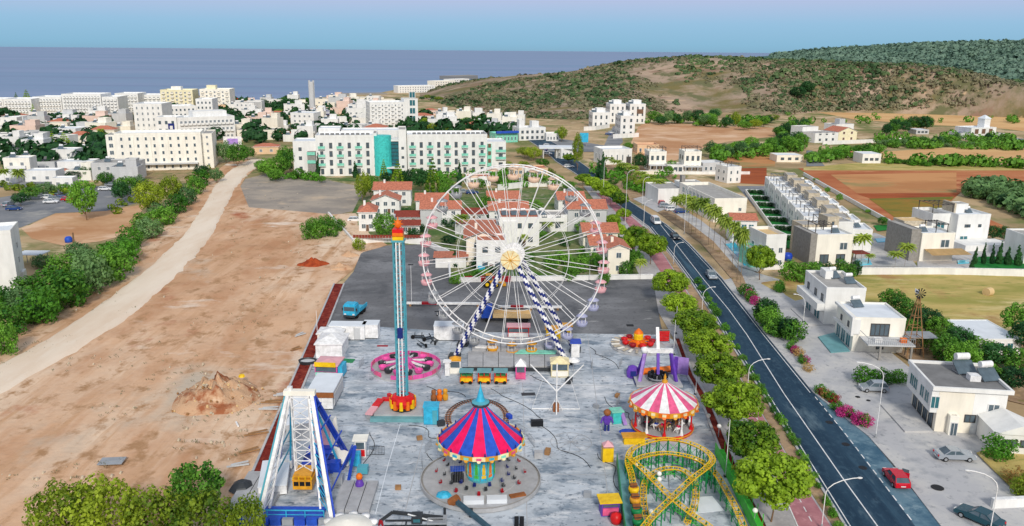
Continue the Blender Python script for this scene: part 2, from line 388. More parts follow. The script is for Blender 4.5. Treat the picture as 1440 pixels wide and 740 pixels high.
def ribbon(name, Lp, Rp, z, m, h=0):
    mb = MB(); n = len(Lp)
    A = [G(*p) for p in Lp]; B = [G(*p) for p in Rp]
    vs = [(a.x, a.y, z) for a in A] + [(b.x, b.y, z) for b in B]
    mb.add(vs, [(i, n + i, n + i + 1, i + 1) for i in range(n - 1)])
    me = mb.mesh(name, m)
    if me.polygons[0].normal.z < 0: me.flip_normals()
    return link(name, me, kind='structure')
def path_line(mb, pts, w, z0, z1):
    """raised strip along ground points"""
    for i in range(len(pts) - 1):
        a, b = pts[i], pts[i + 1]; d = (b - a).xy
        if d.length < .01: continue
        d.normalize(); nrm = Vector((-d.y, d.x)) * w / 2; d = d * .02
        q = [a.xy + nrm - d, a.xy - nrm - d, b.xy - nrm + d, b.xy + nrm + d]
        mb.prism(q, z0, z1)
    return mb
def lerp_px(pts, t):
    """point at parameter t (0..1 by length on the ground) of a pixel polyline"""
    g = [G(*p) for p in pts]; L = [0]
    for i in range(len(g) - 1): L.append(L[-1] + (g[i + 1] - g[i]).length)
    s = t * L[-1]
    for i in range(len(g) - 1):
        if s <= L[i + 1] or i == len(g) - 2:
            k = (s - L[i]) / max(1e-6, L[i + 1] - L[i]); return g[i].lerp(g[i + 1], k)

random.seed(7)
# ---- sea and land
mb = MB(); mb.add([(-90000, -3000, -3), (90000, -3000, -3), (90000, 70000, -3), (-90000, 70000, -3)], [(0, 1, 2, 3)])
link('sea', mb.mesh('sea', 'sea_water'), kind='structure')
coast_px = [(-260, 141), (-100, 142), (0, 142), (120, 141), (240, 141), (330, 141), (400, 140), (440, 138), (480, 135), (510, 131), (536, 130), (552, 127), (575, 124), (604, 121), (640, 117), (672, 113), (700, 109), (730, 106), (790, 102), (830, 97)]
coast = [G(*p).xy for p in coast_px]
poly = [Vector((-1500, -200)), Vector((-1500, 700))] + coast + [Vector((200, 2300)), Vector((900, 6000)), Vector((9000, 9000)), Vector((9000, -200))]
mb = MB(); mb.prism([(p.x, p.y) for p in poly], -4, 0)
link('ground', mb.mesh('ground', 'earth'), kind='structure')
# headland and jetty beyond the coast
for nm, pts, hh in (('headland', [(618, 109), (660, 107.5), (672, 108.5), (640, 110.2)], 3.0), ('jetty', [(478, 132.5), (535, 131.5), (545, 133), (480, 134)], 1.2)):
    mb = MB(); mb.prism([G(*p).xy for p in pts], -4, hh); link(nm, mb.mesh(nm, 'dark_stone'), kind='structure')

# ---- hills
def interp(tab, x):
    if x <= tab[0][0]: return tab[0][1]
    for (a, b), (c, d) in zip(tab, tab[1:]):
        if x <= c: return b + (d - b) * (x - a) / (c - a)
    return tab[-1][1]
def hill_mesh(name, x0, x1, nx, foot, crest, dist, ny, back, m, rough=1.0):
    """a heightfield: columns run away from the viewer, foot/crest give the surveyed pixel rows, dist the crest's distance"""
    vs = []; fs = []; H = {}
    for i in range(nx + 1):
        x = x0 + (x1 - x0) * i / nx
        dc = interp(dist, x); d = ray(x, 100); d = Vector((d.x, d.y)).normalized()
        rf = ray(x, interp(foot, x)); d0 = CAMH / -rf.z * Vector((rf.x, rf.y)).length
        rc = ray(x, interp(crest, x)); hc = max(.2, CAMH + rc.z / Vector((rc.x, rc.y)).length * dc)
        for j in range(ny + 1):
            t = j / ny
            dd = d0 + (back - d0) * (t ** 1.25)
            if dd < dc:
                s = (dd - d0) / max(1, dc - d0); hgt = hc * (s * .55 + .45 * (s * s * (3 - 2 * s)))
            else:
                s = (dd - dc) / max(1, back - dc); hgt = hc * (1 - s * s) - s * 6
            px_, py_ = d.x * dd, d.y * dd
            k = min(1, max(0, (dd - d0) / 60)) * min(1.0, hc / 12)
            hgt += rough * k * (noise.fractal(Vector((px_ * .012, py_ * .012, 7)), .9, 2.2, 5) * 2.2)
            vs.append((px_, py_, hgt if j else -.6))
        # keep
    for i in range(nx):
        for j in range(ny):
            a = i * (ny + 1) + j; fs.append((a, a + ny + 1, a + ny + 2, a + 1))
    me = bpy.data.meshes.new(name); me.from_pydata(vs, [], fs); me.materials.append(MATS[m]); me.polygons.foreach_set('use_smooth', [True] * len(fs)); me.update()
    if me.polygons[len(fs) // 2].normal.z < 0: me.flip_normals()
    link(name, me, kind='structure')
    return vs, nx, ny
HILL = hill_mesh('hill', 590, 1620, 120,
    [(590, 137), (640, 152), (700, 164), (800, 170), (880, 168), (920, 160), (1000, 158), (1100, 163), (1160, 158), (1300, 161), (1440, 166), (1620, 175)],
    [(590, 133), (620, 124), (680, 114), (750, 106), (800, 101), (830, 96), (880, 88), (930, 83), (975, 80.5), (1020, 80), (1060, 82), (1110, 86), (1160, 89), (1210, 90.5), (1270, 92), (1320, 97), (1370, 107), (1410, 116), (1440, 122), (1620, 150)],
    [(590, 960), (700, 930), (900, 860), (1200, 800), (1440, 760), (1620, 740)], 60, 1300, 'hill_soil')
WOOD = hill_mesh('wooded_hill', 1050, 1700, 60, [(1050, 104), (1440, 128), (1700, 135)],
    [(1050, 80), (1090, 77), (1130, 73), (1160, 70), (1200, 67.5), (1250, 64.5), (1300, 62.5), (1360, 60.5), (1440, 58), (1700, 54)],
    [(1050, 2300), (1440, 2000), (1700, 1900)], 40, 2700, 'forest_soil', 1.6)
def hill_pt(H, u, v):
    vs, nx, ny = H; i = min(nx - 1, int(u * nx)); j = min(ny - 1, int(v * ny)); fu = u * nx - i; fv = v * ny - j
    a = Vector(vs[i * (ny + 1) + j]); b = Vector(vs[(i + 1) * (ny + 1) + j]); c = Vector(vs[i * (ny + 1) + j + 1]); d = Vector(vs[(i + 1) * (ny + 1) + j + 1])
    return a.lerp(b, fu).lerp(c.lerp(d, fu), fv)

# ---- land use left of the fair
sheet('gravel_yard', [(345, 252), (380, 243), (440, 250), (505, 262), (520, 292), (470, 303), (400, 296), (350, 292), (330, 275)], .05, 'gravel_grey')
sheet('sand_field', [(-500, 790), (328, 790), (347, 690), (441, 470), (471, 401), (497, 380), (508, 358), (530, 350), (545, 345), (520, 330), (500, 300), (470, 302), (400, 296), (350, 292), (338, 262), (345, 250), (372, 226), (330, 222), (300, 245), (285, 265), (240, 315), (130, 392), (0, 478), (-400, 650)], .09, 'sand', .55, 2.2, .09)
_dl, _dr = ([(352, 226), (325, 240), (303, 262), (291, 285), (262, 330), (215, 375), (150, 425), (85, 470), (0, 517), (-150, 600)], [(372, 226), (347, 245), (330, 265), (320, 285), (298, 330), (262, 375), (200, 430), (148, 470), (0, 556), (-150, 640)])
mb = MB(); nn_ = 90; ks = (-.12, .0, .1, .3, .5, .7, .9, 1.0, 1.12); zz_ = (-.2, .4, .6, .58, .64, .58, .6, .4, -.2)
for i in range(nn_ + 1):
    a, b = lerp_px(_dl, i / nn_), lerp_px(_dr, i / nn_)
    for k, z in zip(ks, zz_):
        j = 0 if .1 < k < .9 else .09 * noise.noise(Vector((i * .7, k * 9, 1))); q = a.lerp(b, k + j); mb.v.append((q.x, q.y, z))
for i in range(nn_):
    for k in range(8): mb.f.append((i * 9 + k, i * 9 + k + 1, i * 9 + k + 10, i * 9 + k + 9)); mb.m.append(0)
me = mb.mesh('dirt_road', 'dirt_track', True)
if me.polygons[4].normal.z < 0: me.flip_normals()
link('dirt_road', me, kind='structure')
sheet('car_park', [(-300, 330), (0, 328), (30, 320), (78, 300), (150, 297), (215, 280), (190, 262), (100, 262), (0, 278), (-300, 285)], .05, 'town_asphalt')
sheet('sand_patch', [(30, 322), (78, 301), (150, 297), (205, 287), (180, 330), (140, 340), (90, 346), (45, 336)], .07, 'bare_soil')
sheet('town_street', [(60, 232), (100, 228), (165, 232), (165, 246), (90, 262), (0, 264), (-60, 262), (0, 250)], .04, 'town_asphalt')
sheet('town_lot', [(-80, 205), (60, 206), (160, 212), (160, 222), (60, 226), (-80, 228)], .04, 'town_asphalt')
# ---- the fairground
sheet('villa_gardens', [(497, 346), (597, 342), (633, 395), (918, 391), (900, 372), (870, 330), (830, 275), (812, 262), (700, 266), (600, 268), (560, 264), (505, 280), (490, 310)], .07, 'garden_soil')
sheet('hotel_gardens', [(410, 252), (560, 258), (720, 256), (718, 246), (560, 250), (440, 250)], .06, 'garden_soil')
sheet('asphalt_lot', [(462, 455), (480, 403), (497, 383), (508, 356), (545, 346), (597, 344), (631, 360), (633, 398), (918, 393), (926, 440), (932, 472), (640, 468), (550, 462)], .12, 'asphalt_lot')
sheet('concrete_yard', [(455, 470), (462, 455), (550, 462), (640, 468), (932, 472), (948, 480), (966, 530), (990, 577), (1029, 680), (1065, 740), (1085, 790), (335, 790), (364, 692), (425, 545)], .16, 'concrete')
ribbon('red_gravel_bed', [(470, 401), (440, 470), (425, 505), (387, 594), (344, 694), (318, 755)], [(484, 401), (457, 470), (444, 505), (407, 594), (364, 692), (340, 755)], .30, 'red_gravel')
ribbon('red_gravel_strip', [(949, 478), (966, 530), (978, 552), (990, 577), (1029, 680), (1065, 740), (1085, 785)], [(955, 478), (974, 530), (988, 552), (1001, 577), (1044, 680), (1076, 740), (1096, 785)], .24, 'red_gravel')
mb = MB()
for pts in ([(470, 401), (440, 470), (387, 594), (344, 694), (318, 755)], [(484, 401), (457, 470), (407, 594), (364, 692), (340, 755)], [(948, 478), (966, 530), (978, 552), (990, 577), (1029, 680), (1065, 740), (1085, 785)], [(956, 478), (975, 530), (989, 552), (1002, 577), (1045, 680), (1077, 740), (1097, 785)]):
    k = MB(); path_line(k, [G(*p) for p in pts], .3, 0, .42); link('kerb', k.mesh('kerb', 'paving'), kind='structure')
_yard = bpy.data.objects['concrete_yard']
for pts in ([(563, 598), (546, 655), (528, 725)], [(545, 690), (620, 690)], [(480, 540), (960, 545)], [(455, 600), (985, 606)], [(430, 664), (1020, 672)], [(640, 470), (610, 560), (560, 760)], [(826, 472), (838, 560), (862, 760)], [(735, 540), (738, 640), (742, 760)]):
    k = MB(); path_line(k, [G(*p) for p in pts], .09, .163, .168); link('expansion_joint', k.mesh('expansion_joint', 'roof_white' if pts[0][0] in (563, 545) else 'deck_grey'), _yard)
# ---- main road, path and pavements
RL = [(740, 196), (765, 212), (782, 228), (805, 242), (835, 262), (871, 290), (912, 320), (942, 357), (970, 395), (1000, 440), (1019, 472), (1080, 567), (1187, 740), (1215, 785)]
RR = [(758, 190), (785, 205), (806, 222), (826, 236), (852, 258), (888, 286), (937, 317), (970, 345), (1017, 395), (1049, 436), (1077, 472), (1144, 554), (1285, 740), (1318, 785)]
sheet('pavement_left', [(918, 393), (926, 440), (948, 478), (966, 530), (990, 577), (1029, 680), (1065, 740), (1085, 790), (1215, 790), (1187, 740), (1080, 567), (1019, 472), (970, 395), (942, 357), (912, 320), (871, 290), (835, 262), (820, 262), (850, 300), (880, 345), (900, 390)], .10, 'paving_left')
ribbon('cycle_path', [(838, 272), (880, 312), (915, 362), (950, 415), (1005, 510), (1060, 606), (1101, 694), (1121, 740), (1142, 785)],
       [(850, 272), (905, 320), (937, 365), (966, 412), (1027, 510), (1083, 604), (1137, 694), (1167, 740), (1195, 785)], .13, 'cycle_pink')
ribbon('planting_strip', [(907, 322), (940, 367), (968, 412), (1029, 510), (1086, 606), (1140, 694), (1170, 740), (1198, 785)],
       [(911, 322), (942, 360), (978, 409), (1042, 510), (1102, 606), (1157, 694), (1185, 740), (1212, 785)], .15, 'verge_soil')
road = ribbon('road', RL, RR, .2, 'road_asphalt')
ribbon('layby', [(1144, 554), (1190, 616), (1285, 740), (1318, 785)], [(1146, 554), (1222, 616), (1322, 740), (1358, 785)], .204, 'lane_patch')
sheet('pavement', [(1017, 395), (1049, 436), (1077, 472), (1144, 553), (1222, 616), (1257, 655), (1322, 740), (1360, 790), (1760, 790), (1560, 680), (1330, 560), (1220, 470), (1160, 420), (1100, 395), (1062, 384)], .16, 'paving')
for pts in (RL, RR[:12] + [(1222, 616), (1257, 655), (1322, 740), (1358, 785)]):
    k = MB(); path_line(k, [G(*p) for p in pts], .28, 0, .32); link('kerb', k.mesh('kerb', 'paving'), kind='structure')
# markings
CL = [(920, 306), (955, 350), (990, 395), (1024, 436), (1050, 472), (1102, 555), (1185, 675), (1232, 740), (1262, 785)]
k = MB(); path_line(k, [G(*p) for p in CL], .14, .205, .212); link('centre_line', k.mesh('centre_line', 'white_paint'), road)
EL = [(x + (4 if y < 480 else 7), y) for x, y in RL[6:]]
k = MB(); path_line(k, [G(*p) for p in EL], .12, .205, .212); link('edge_line', k.mesh('edge_line', 'white_paint'), road)
ER = [(937 - 3, 317), (967, 345), (1013, 395), (1045, 436), (1073, 472), (1139, 554)]
k = MB(); path_line(k, [G(*p) for p in ER], .12, .205, .212); link('edge_line', k.mesh('edge_line', 'white_paint'), road)
dl = [(1146, 560), (1190, 614), (1238, 677), (1286, 740)]
for i in range(17):
    a = lerp_px(dl, i / 17); b = lerp_px(dl, (i + .55) / 17)
    k = MB(); path_line(k, [a, b], .14, .209, .216); link('lane_dash', k.mesh('lane_dash', 'white_paint'), road)
cp = [(1030, 527), (1070, 600), (1119, 694), (1145, 742)]
for i in range(22):
    a = lerp_px(cp, i / 22); b = lerp_px(cp, (i + .5) / 22)
    k = MB(); path_line(k, [a, b], .12, .135, .139); link('path_dash', k.mesh('path_dash', 'white_paint'), bpy.data.objects['cycle_path'])
k = MB(); path_line(k, [G(*p) for p in [(1088, 668), (1101, 694), (1121, 740), (1135, 770)]], .14, .134, .14); link('path_edge', k.mesh('path_edge', 'white_paint'), bpy.data.objects['cycle_path'])
# manholes and stains in the asphalt
for px_, py_, r_ in ((1206, 560, .35), (1221, 565, .3), (1318, 688, .7), (1348, 721, .5), (1166, 596, .5), (1189, 627, .5), (1213, 660, .5)):
    g = G(px_, py_); k = MB(); k.cyl((g.x, g.y, .2), (g.x, g.y, .214), r_, n=14); link('manhole_cover', k.mesh('manhole_cover', 'black_paint'), road)
ribbon('palm_verge', [(925, 299), (950, 317), (985, 342), (1028, 392), (1040, 414)], [(938, 294), (966, 312), (1003, 340), (1043, 386), (1052, 408)], .18, 'verge_soil')
sheet('side_pavement', [(890, 280), (925, 299), (950, 317), (985, 342), (1028, 392), (1062, 384), (1030, 345), (985, 310), (960, 295), (930, 270)], .10, 'paving')
sheet('verge', [(826, 236), (852, 258), (890, 284), (930, 272), (1000, 290), (985, 262), (945, 240), (900, 232), (850, 228)], .06, 'verge_soil')
sheet('side_street', [(1036, 262), (1078, 262), (1086, 285), (1146, 350), (1118, 356), (1062, 292)], .08, 'town_asphalt')
sheet('approach_street', [(848, 208), (862, 178), (872, 176), (876, 200), (866, 210)], .06, 'town_asphalt')
sheet('junction', [(740, 196), (765, 212), (790, 214), (860, 214), (850, 205), (790, 196), (760, 188)], .19, 'town_asphalt')
# ---- fields to the right
sheet('dry_grass_plot', [(1066, 398), (1110, 384), (1200, 386), (1440, 386), (1640, 390), (1640, 480), (1330, 478), (1290, 440), (1220, 430), (1150, 420), (1115, 428)], .12, 'dry_grass', .25, 3, .1)
sheet('yard', [(1290, 440), (1330, 470), (1640, 480), (1640, 620), (1400, 560), (1300, 520), (1230, 480)], .13, 'verge_soil')
sheet('grass_bank', [(1372, 640), (1410, 625), (1520, 640), (1620, 720), (1480, 716), (1437, 705)], .30, 'dry_grass', .4, 1.5, .3)
sheet('red_field', [(1122, 237), (1300, 234), (1500, 236), (1500, 262), (1358, 264), (1336, 285), (1440, 330), (1330, 330), (1262, 318), (1190, 275)], .06, 'red_soil')
sheet('stubble_field', [(1168, 246), (1345, 243), (1345, 271), (1205, 272)], .09, 'tan_stubble')
sheet('rust_field', [(1205, 273), (1350, 272), (1340, 280), (1230, 282)], .09, 'rust_soil')
sheet('weedy_field', [(1222, 280), (1342, 277), (1318, 307), (1262, 309)], .12, 'green_stubble')
sheet('rust_plot', [(1038, 237), (1078, 236), (1078, 260), (1040, 258)], .06, 'rust_soil')
sheet('straw_field', [(1238, 214), (1330, 208), (1490, 207), (1490, 232), (1300, 228), (1240, 222)], .06, 'straw_field')
sheet('upper_field', [(1150, 158), (1300, 160), (1500, 164), (1500, 192), (1400, 180), (1310, 176), (1200, 168)], .06, 'straw_field')
sheet('bare_earth', [(884, 208), (898, 178), (910, 172), (1000, 176), (1090, 180), (1090, 192), (1020, 200), (990, 208), (950, 226), (905, 228)], .06, 'bare_soil')
sheet('bare_plot', [(1015, 214), (1090, 212), (1090, 234), (1020, 236)], .06, 'tan_stubble')
sheet('dry_verge', [(1130, 236), (1240, 226), (1480, 236), (1480, 240), (1130, 240)], .08, 'dry_grass')
# ================================================================ vegetation
def leafy(clumps, n, size, seed, core=0.0, jitter=.5, flat=1.0, droop=0.0):
    """leaf-sized faces spread over a set of clumps (centre, radius); optional dark twiggy core is left open"""
    rnd = random.Random(seed); mb = MB()
    wts = [r * r for c, r in clumps]; tot = sum(wts)
    for (c, r), w in zip(clumps, wts):
        for _ in range(max(3, int(n * w / tot))):
            d = Vector((rnd.gauss(0, 1), rnd.gauss(0, 1), rnd.gauss(0, 1)));
            if d.length < .01: continue
            d.normalize()
            rr = r * (1 - .45 * rnd.random() ** 2)
            p = Vector(c) + Vector((d.x * rr, d.y * rr, d.z * rr * flat))
            nn = (d + Vector((rnd.uniform(-1, 1), rnd.uniform(-1, 1), rnd.uniform(-1, 1) + .25)) * jitter).normalized()
            u = nn.orthogonal().normalized(); a = rnd.uniform(0, 6.28); v = nn.cross(u)
            u, v = u * math.cos(a) + v * math.sin(a), v * math.cos(a) - u * math.sin(a)
            s = size * rnd.uniform(.6, 1.3)
            mb.add([p - u * s * .5, p + v * s * .38, p + u * s * .55, p - v * s * .38], [(0, 1, 2, 3)])
    return mb
def crown_clumps(rx, rz, zc, n, rnd, rmin=.26, rmax=.42, top_only=False):
    out = []
    for i in range(n):
        t = i / n; ph = i * 2.399 + rnd.uniform(-.3, .3); zz = 1 - 2 * (i + .5) / n
        if top_only: zz = 1 - 1.35 * (i + .5) / n
        q = math.sqrt(max(0, 1 - zz * zz)); k = rnd.uniform(.52, .8)
        out.append(((math.cos(ph) * q * rx * k, math.sin(ph) * q * rx * k, zc + zz * rz * k), rnd.uniform(rmin, rmax) * min(rx, rz * 1.5)))
    return out
def trunk_mesh(h, r, limbs, rnd, m='bark', spread=.3):
    mb = MB(); p = Vector((0, 0, -.2)); pts = [p]
    for i in range(3):
        p = p + Vector((rnd.uniform(-.06, .06) * h, rnd.uniform(-.06, .06) * h, h / 3)); pts.append(p)
    for i in range(3): mb.cyl(pts[i], pts[i + 1], r * (1 - i * .2), r * (1 - (i + 1) * .2), 7)
    for i in range(limbs):
        a = 6.28 * i / max(1, limbs) + rnd.uniform(-.4, .4); st = pts[2].lerp(pts[3], rnd.uniform(.1, 1))
        mb.cyl(st, st + Vector((math.cos(a) * spread, math.sin(a) * spread, .55 * h * rnd.uniform(.5, .9))), r * .4, r * .15, 5)
    return mb.mesh('trunk', m)
PROTO = {}
def protos(kind, build, n=4):
    PROTO[kind] = [build(random.Random(100 + i * 17 + len(kind)), i) for i in range(n)]
# every prototype is one unit wide (radius .5) and one unit high; it is stretched to the surveyed size
def p_umbrella(rnd, i):
    cl = crown_clumps(.5, .34, .64, 44, rnd, .17, .29)
    return leafy(cl, 6500, .048, i, flat=.8).mesh('crown', 'leaf_pine'), trunk_mesh(.55, .028, 5, rnd, spread=.24)
def p_round(m, leaves=2400, size=.055, tr=True):
    def f(rnd, i):
        cl = crown_clumps(.52, .42, .58, 32, rnd, .15, .32)
        return leafy(cl, leaves, size, i + 9).mesh('crown', m), trunk_mesh(.4, .03, 4, rnd, spread=.2)
    return f
def p_bush(m, leaves=1300, size=.075):
    def f(rnd, i):
        cl = crown_clumps(.5, .5, .42, 15, rnd, .26, .45)
        cl = [((x, y, max(z, .16)), r) for (x, y, z), r in cl]
        return leafy(cl, leaves, size, i + 31).mesh('foliage', m), trunk_mesh(.3, .02, 3, rnd, spread=.15)
    return f
def p_cypress(rnd, i):
    cl = []
    for k in range(14):
        t = k / 13; cl.append(((rnd.uniform(-.1, .1), rnd.uniform(-.1, .1), .08 + t * .86), .42 * (1 - t * .8) * (0.7 if k == 0 else 1)))
    cl = [((c[0], c[1], c[2]), r) for c, r in cl]
    mb = leafy(cl, 1500, .10, i + 50, flat=.28)
    return mb.mesh('crown', 'leaf_dark'), trunk_mesh(.25, .03, 0, rnd)
def p_conifer(rnd, i):
    cl = []
    for k in range(9):
        t = k / 8
        for a in range(6):
            an = a * 1.047 + k; rr = .40 * (1 - t * .9); cl.append(((math.cos(an) * rr, math.sin(an) * rr, .12 + t * .84), .12 * (1.15 - t * .8)))
    mb = leafy(cl, 1700, .06, i + 70, flat=.45)
    return mb.mesh('crown', 'leaf_pine'), trunk_mesh(.9, .025, 0, rnd)
def p_palm(rnd, i):
    mb = MB(); n = 42; top = .86
    for k in range(n):
        a = k * 2.399; el = 1.15 - 1.75 * (k / n); prev = None
        for s in range(6):
            t = s / 5; L = .46 * t
            e = el - 1.5 * t * t
            p = Vector((math.cos(a) * L * math.cos(el * .6), math.sin(a) * L * math.cos(el * .6), top + (L * math.sin(el) * .6 - .17 * t * t) * .85))
            w = .06 * (1 - abs(t - .4) * 1.3) + .006; sd = Vector((-math.sin(a), math.cos(a), 0)) * w
            cur = (p - sd - Vector((0, 0, w * .6)), p, p + sd - Vector((0, 0, w * .6)))
            if prev: mb.add([prev[0], prev[1], prev[2], cur[0], cur[1], cur[2]], [(0, 1, 4, 3), (1, 2, 5, 4)])
            prev = cur
    tr = MB(); zz = 0
    for k in range(6):
        tr.cyl((.012 * math.sin(k), .012 * math.cos(k), -.02 + top * k / 6), (.012 * math.sin(k + 1), .012 * math.cos(k + 1), top * (k + 1) / 6), .034 - k * .002, .030 - k * .002, 7)
    return mb.mesh('crown', 'leaf_palm'), tr.mesh('trunk', 'palm_bark')
protos('umbrella', p_umbrella, 4)
protos('round', p_round('leaf_bush'), 4)
protos('olive', p_round('leaf_olive', 2600, .05), 4)
protos('dark', p_round('leaf_dark'), 3)
protos('blue', p_round('leaf_bluegreen'), 3)
protos('bush', p_bush('leaf_bush'), 4)
protos('hedge_bush', p_bush('leaf_hedge', 1000, .08), 4)
protos('dark_bush', p_bush('leaf_dark'), 3)
protos('blue_bush', p_bush('leaf_bluegreen'), 3)
protos('flower_bush', p_bush('leaf_flower', 900, .07), 3)
protos('red_bush', p_bush('leaf_redflower', 900, .07), 2)
protos('olive_bush', p_bush('leaf_olive'), 3)
protos('dry_bush', p_bush('leaf_dry', 600, .08), 3)
protos('cypress', p_cypress, 3)
protos('conifer', p_conifer, 2)
protos('palm', p_palm, 3)
_pc = [0]
def plant(kind, name, label, cat, px_, yb, yt=None, wpx=None, group=None, h=None, w=None, at=None, z=0):
    """stand a plant with its foot at a surveyed place; size in photograph pixels or metres"""
    g = Vector(at) if at is not None else G(px_, yb)
    if h is None: h = Ht(px_, yb, yt)
    if w is None: w = wpx * PX(g)
    k = _pc[0]; _pc[0] += 1
    cr, tr = PROTO[kind][k % len(PROTO[kind])]
    o = thing(name, label, cat, (g.x, g.y, z), (k * 2.1) % 6.28, group)
    thin = kind in ('palm',)
    link(cr.name.split('.')[0], cr, o, scale=(w, w, h))
    tw = min(w, h * .6) if not thin else h * .16
    link('trunk', tr, o, scale=(tw, tw, h))
    return o
def plants(kind, name, label, cat, group, rows, h=None):
    for r in rows: plant(kind, name, label, cat, r[0], r[1], r[2], r[3], group)

random.seed(11); rnd2 = random.Random(77)
def hill_at(H, x, y, x0=590, x1=1620):
    best = min((hill_pt(H, (x - x0) / (x1 - x0), k / 200) for k in range(2, 130)), key=lambda p: abs(proj(p)[1] - y)); return best
# the row of pruned pines along the cycle path, near to far: foot x,y, top y, width
row = [(1082, 735, 640, 108, 'broad round-topped pine with visible trunk, nearest the viewer in the path row'),
       (1052, 668, 592, 74, 'round-topped pine, second nearest in the row beside the pink cycle path'),
       (1028, 612, 536, 80, 'round-topped pine in the path row level with the striped carousel'),
       (1010, 560, 496, 72, 'round-topped pine in the path row level with the purple ride'),
       (992, 516, 466, 66, 'round-topped pine in the path row behind the one level with the purple ride'),
       (978, 486, 437, 62, 'round-topped pine in the path row beside the orange kiddie ride'),
       (955, 452, 415, 50, 'small round-topped pine beside the dark parking lot corner'),
       (940, 426, 380, 54, 'round-topped pine at the far right corner of the dark parking lot'),
       (915, 372, 330, 46, 'round-topped pine between the cream gabled house and the road'),
       (893, 356, 318, 34, 'slim round-topped pine behind the cream gabled house by the path')]
for x, yb, yt, w, l in row: plant('umbrella', 'pine_tree', l, 'tree', x, yb, yt - 3, w * 1.14, 'pines in a row along the cycle path')
for x, yb, yt, w in [(872, 296, 268, 30), (858, 288, 258, 32), (845, 278, 252, 30), (832, 270, 247, 28), (820, 262, 243, 26), (868, 340, 312, 30), (880, 362, 330, 30), (862, 325, 300, 26), (800, 230, 216, 20), (876, 312, 292, 26)]:
    plant('umbrella', 'pine_tree', 'rounded pine in the far trees left of the road', 'tree', x, yb, yt, w, 'far pines left of the road')
# near foliage at the bottom left corner
for x, yb, yt, w, l in [(100, 775, 676, 100, 'leafy olive-green tree leftmost in the bottom-left clump'), (160, 780, 668, 112, 'leafy olive-green tree second from left in the bottom-left clump'),
                        (222, 785, 686, 100, 'leafy olive-green tree third from left in the bottom-left clump'), (283, 730, 644, 92, 'tall dark green tree standing behind the bottom-left clump'),
                        (290, 790, 690, 105, 'bright green tree in front of the tall dark one at bottom left'), (350, 790, 694, 62, 'small bright green tree beside the blue swing ride at the bottom')]:
    plant('olive' if x != 283 else 'round', 'olive_tree', l, 'tree', x, yb, yt, w, 'trees at the bottom left corner')
# belt of bushes beside the dirt road
belt = [(15, 470, 420, 60), (60, 456, 395, 62), (30, 440, 400, 50), (100, 432, 370, 66), (70, 415, 372, 56), (130, 412, 345, 60), (160, 396, 340, 56), (180, 372, 332, 46), (120, 380, 344, 50), (90, 395, 352, 50), (-10, 450, 410, 50), (-30, 500, 440, 70), (10, 500, 446, 40),
        (185, 350, 312, 40), (210, 335, 302, 44), (232, 316, 286, 40), (250, 300, 268, 36), (262, 288, 258, 34), (275, 274, 245, 30), (285, 262, 234, 26), (222, 305, 280, 36), (40, 420, 384, 50), (150, 372, 338, 44), (110, 362, 338, 40), (200, 318, 296, 34), (0, 430, 398, 44), (60, 376, 356, 34), (70, 440, 400, 56), (95, 425, 384, 56), (125, 402, 362, 54), (150, 388, 350, 50), (175, 360, 330, 44), (45, 452, 412, 50)]
for i, (x, yb, yt, w) in enumerate(belt):
    plant(('bush', 'hedge_bush', 'blue_bush')[i % 3], 'bush', 'dense green bush in the belt left of the pale dirt road', 'bush', x, yb, yt, w, 'bushes along the dirt road')
plant('round', 'eucalyptus_tree', 'solitary drooping eucalyptus tree on the sand patch at left', 'tree', 122, 310, 247, 46)
plant('olive', 'eucalyptus_tree', 'yellowish eucalyptus tree at the top of the bush belt', 'tree', 210, 304, 250, 46)
plant('olive', 'eucalyptus_tree', 'olive-green tree directly below the cream hotel', 'tree', 240, 288, 246, 40)
for i, (x, yb, yt, w) in enumerate([(335, 236, 200, 34), (318, 230, 198, 30), (300, 228, 205, 24), (348, 226, 206, 26), (305, 258, 236, 22), (285, 250, 232, 26), (180, 278, 246, 34), (196, 270, 246, 28), (172, 286, 254, 28), (150, 262, 240, 26), (128, 252, 232, 30), (105, 254, 240, 26), (44, 282, 262, 32), (66, 276, 256, 30), (30, 290, 270, 26), (90, 270, 258, 20), (60, 226, 206, 24), (82, 222, 205, 22), (20, 246, 228, 26), (145, 235, 222, 20)]):
    plant(('round', 'blue', 'dark')[i % 3], 'tree', 'small leafy tree among the low town roofs at left', 'tree', x, yb, yt, w, 'town trees at left')
# square bush patch on the dirt lot and shrubs by the villas
for x, yb, yt, w in [(435, 337, 308, 24), (450, 336, 304, 26), (466, 334, 303, 26), (478, 326, 305, 20), (440, 325, 303, 22), (458, 322, 300, 24)]:
    plant('bush', 'bush', 'dark green bush of the square patch on the bare dirt lot', 'bush', x, yb, yt, w, 'bushes of the square patch')
plant('olive_bush', 'bush', 'grey-green bush at the edge of the dark parking lot', 'bush', 504, 352, 332, 20)
plant('round', 'tree', 'bushy dark tree in front of the leftmost red-roofed villa', 'tree', 542, 340, 298, 40)
for i, (x, yb, yt, w) in enumerate([(378, 250, 222, 28), (395, 248, 218, 30), (410, 246, 206, 26), (372, 246, 232, 20), (420, 252, 236, 22), (388, 256, 236, 24), (452, 258, 246, 14), (400, 240, 205, 26), (366, 240, 225, 18)]):
    plant(('round', 'hedge_bush')[i % 2] if False else 'round', 'tree', 'rounded green tree left of the white hotel with teal tower', 'tree', x, yb, yt, w, 'trees left of the teal hotel')
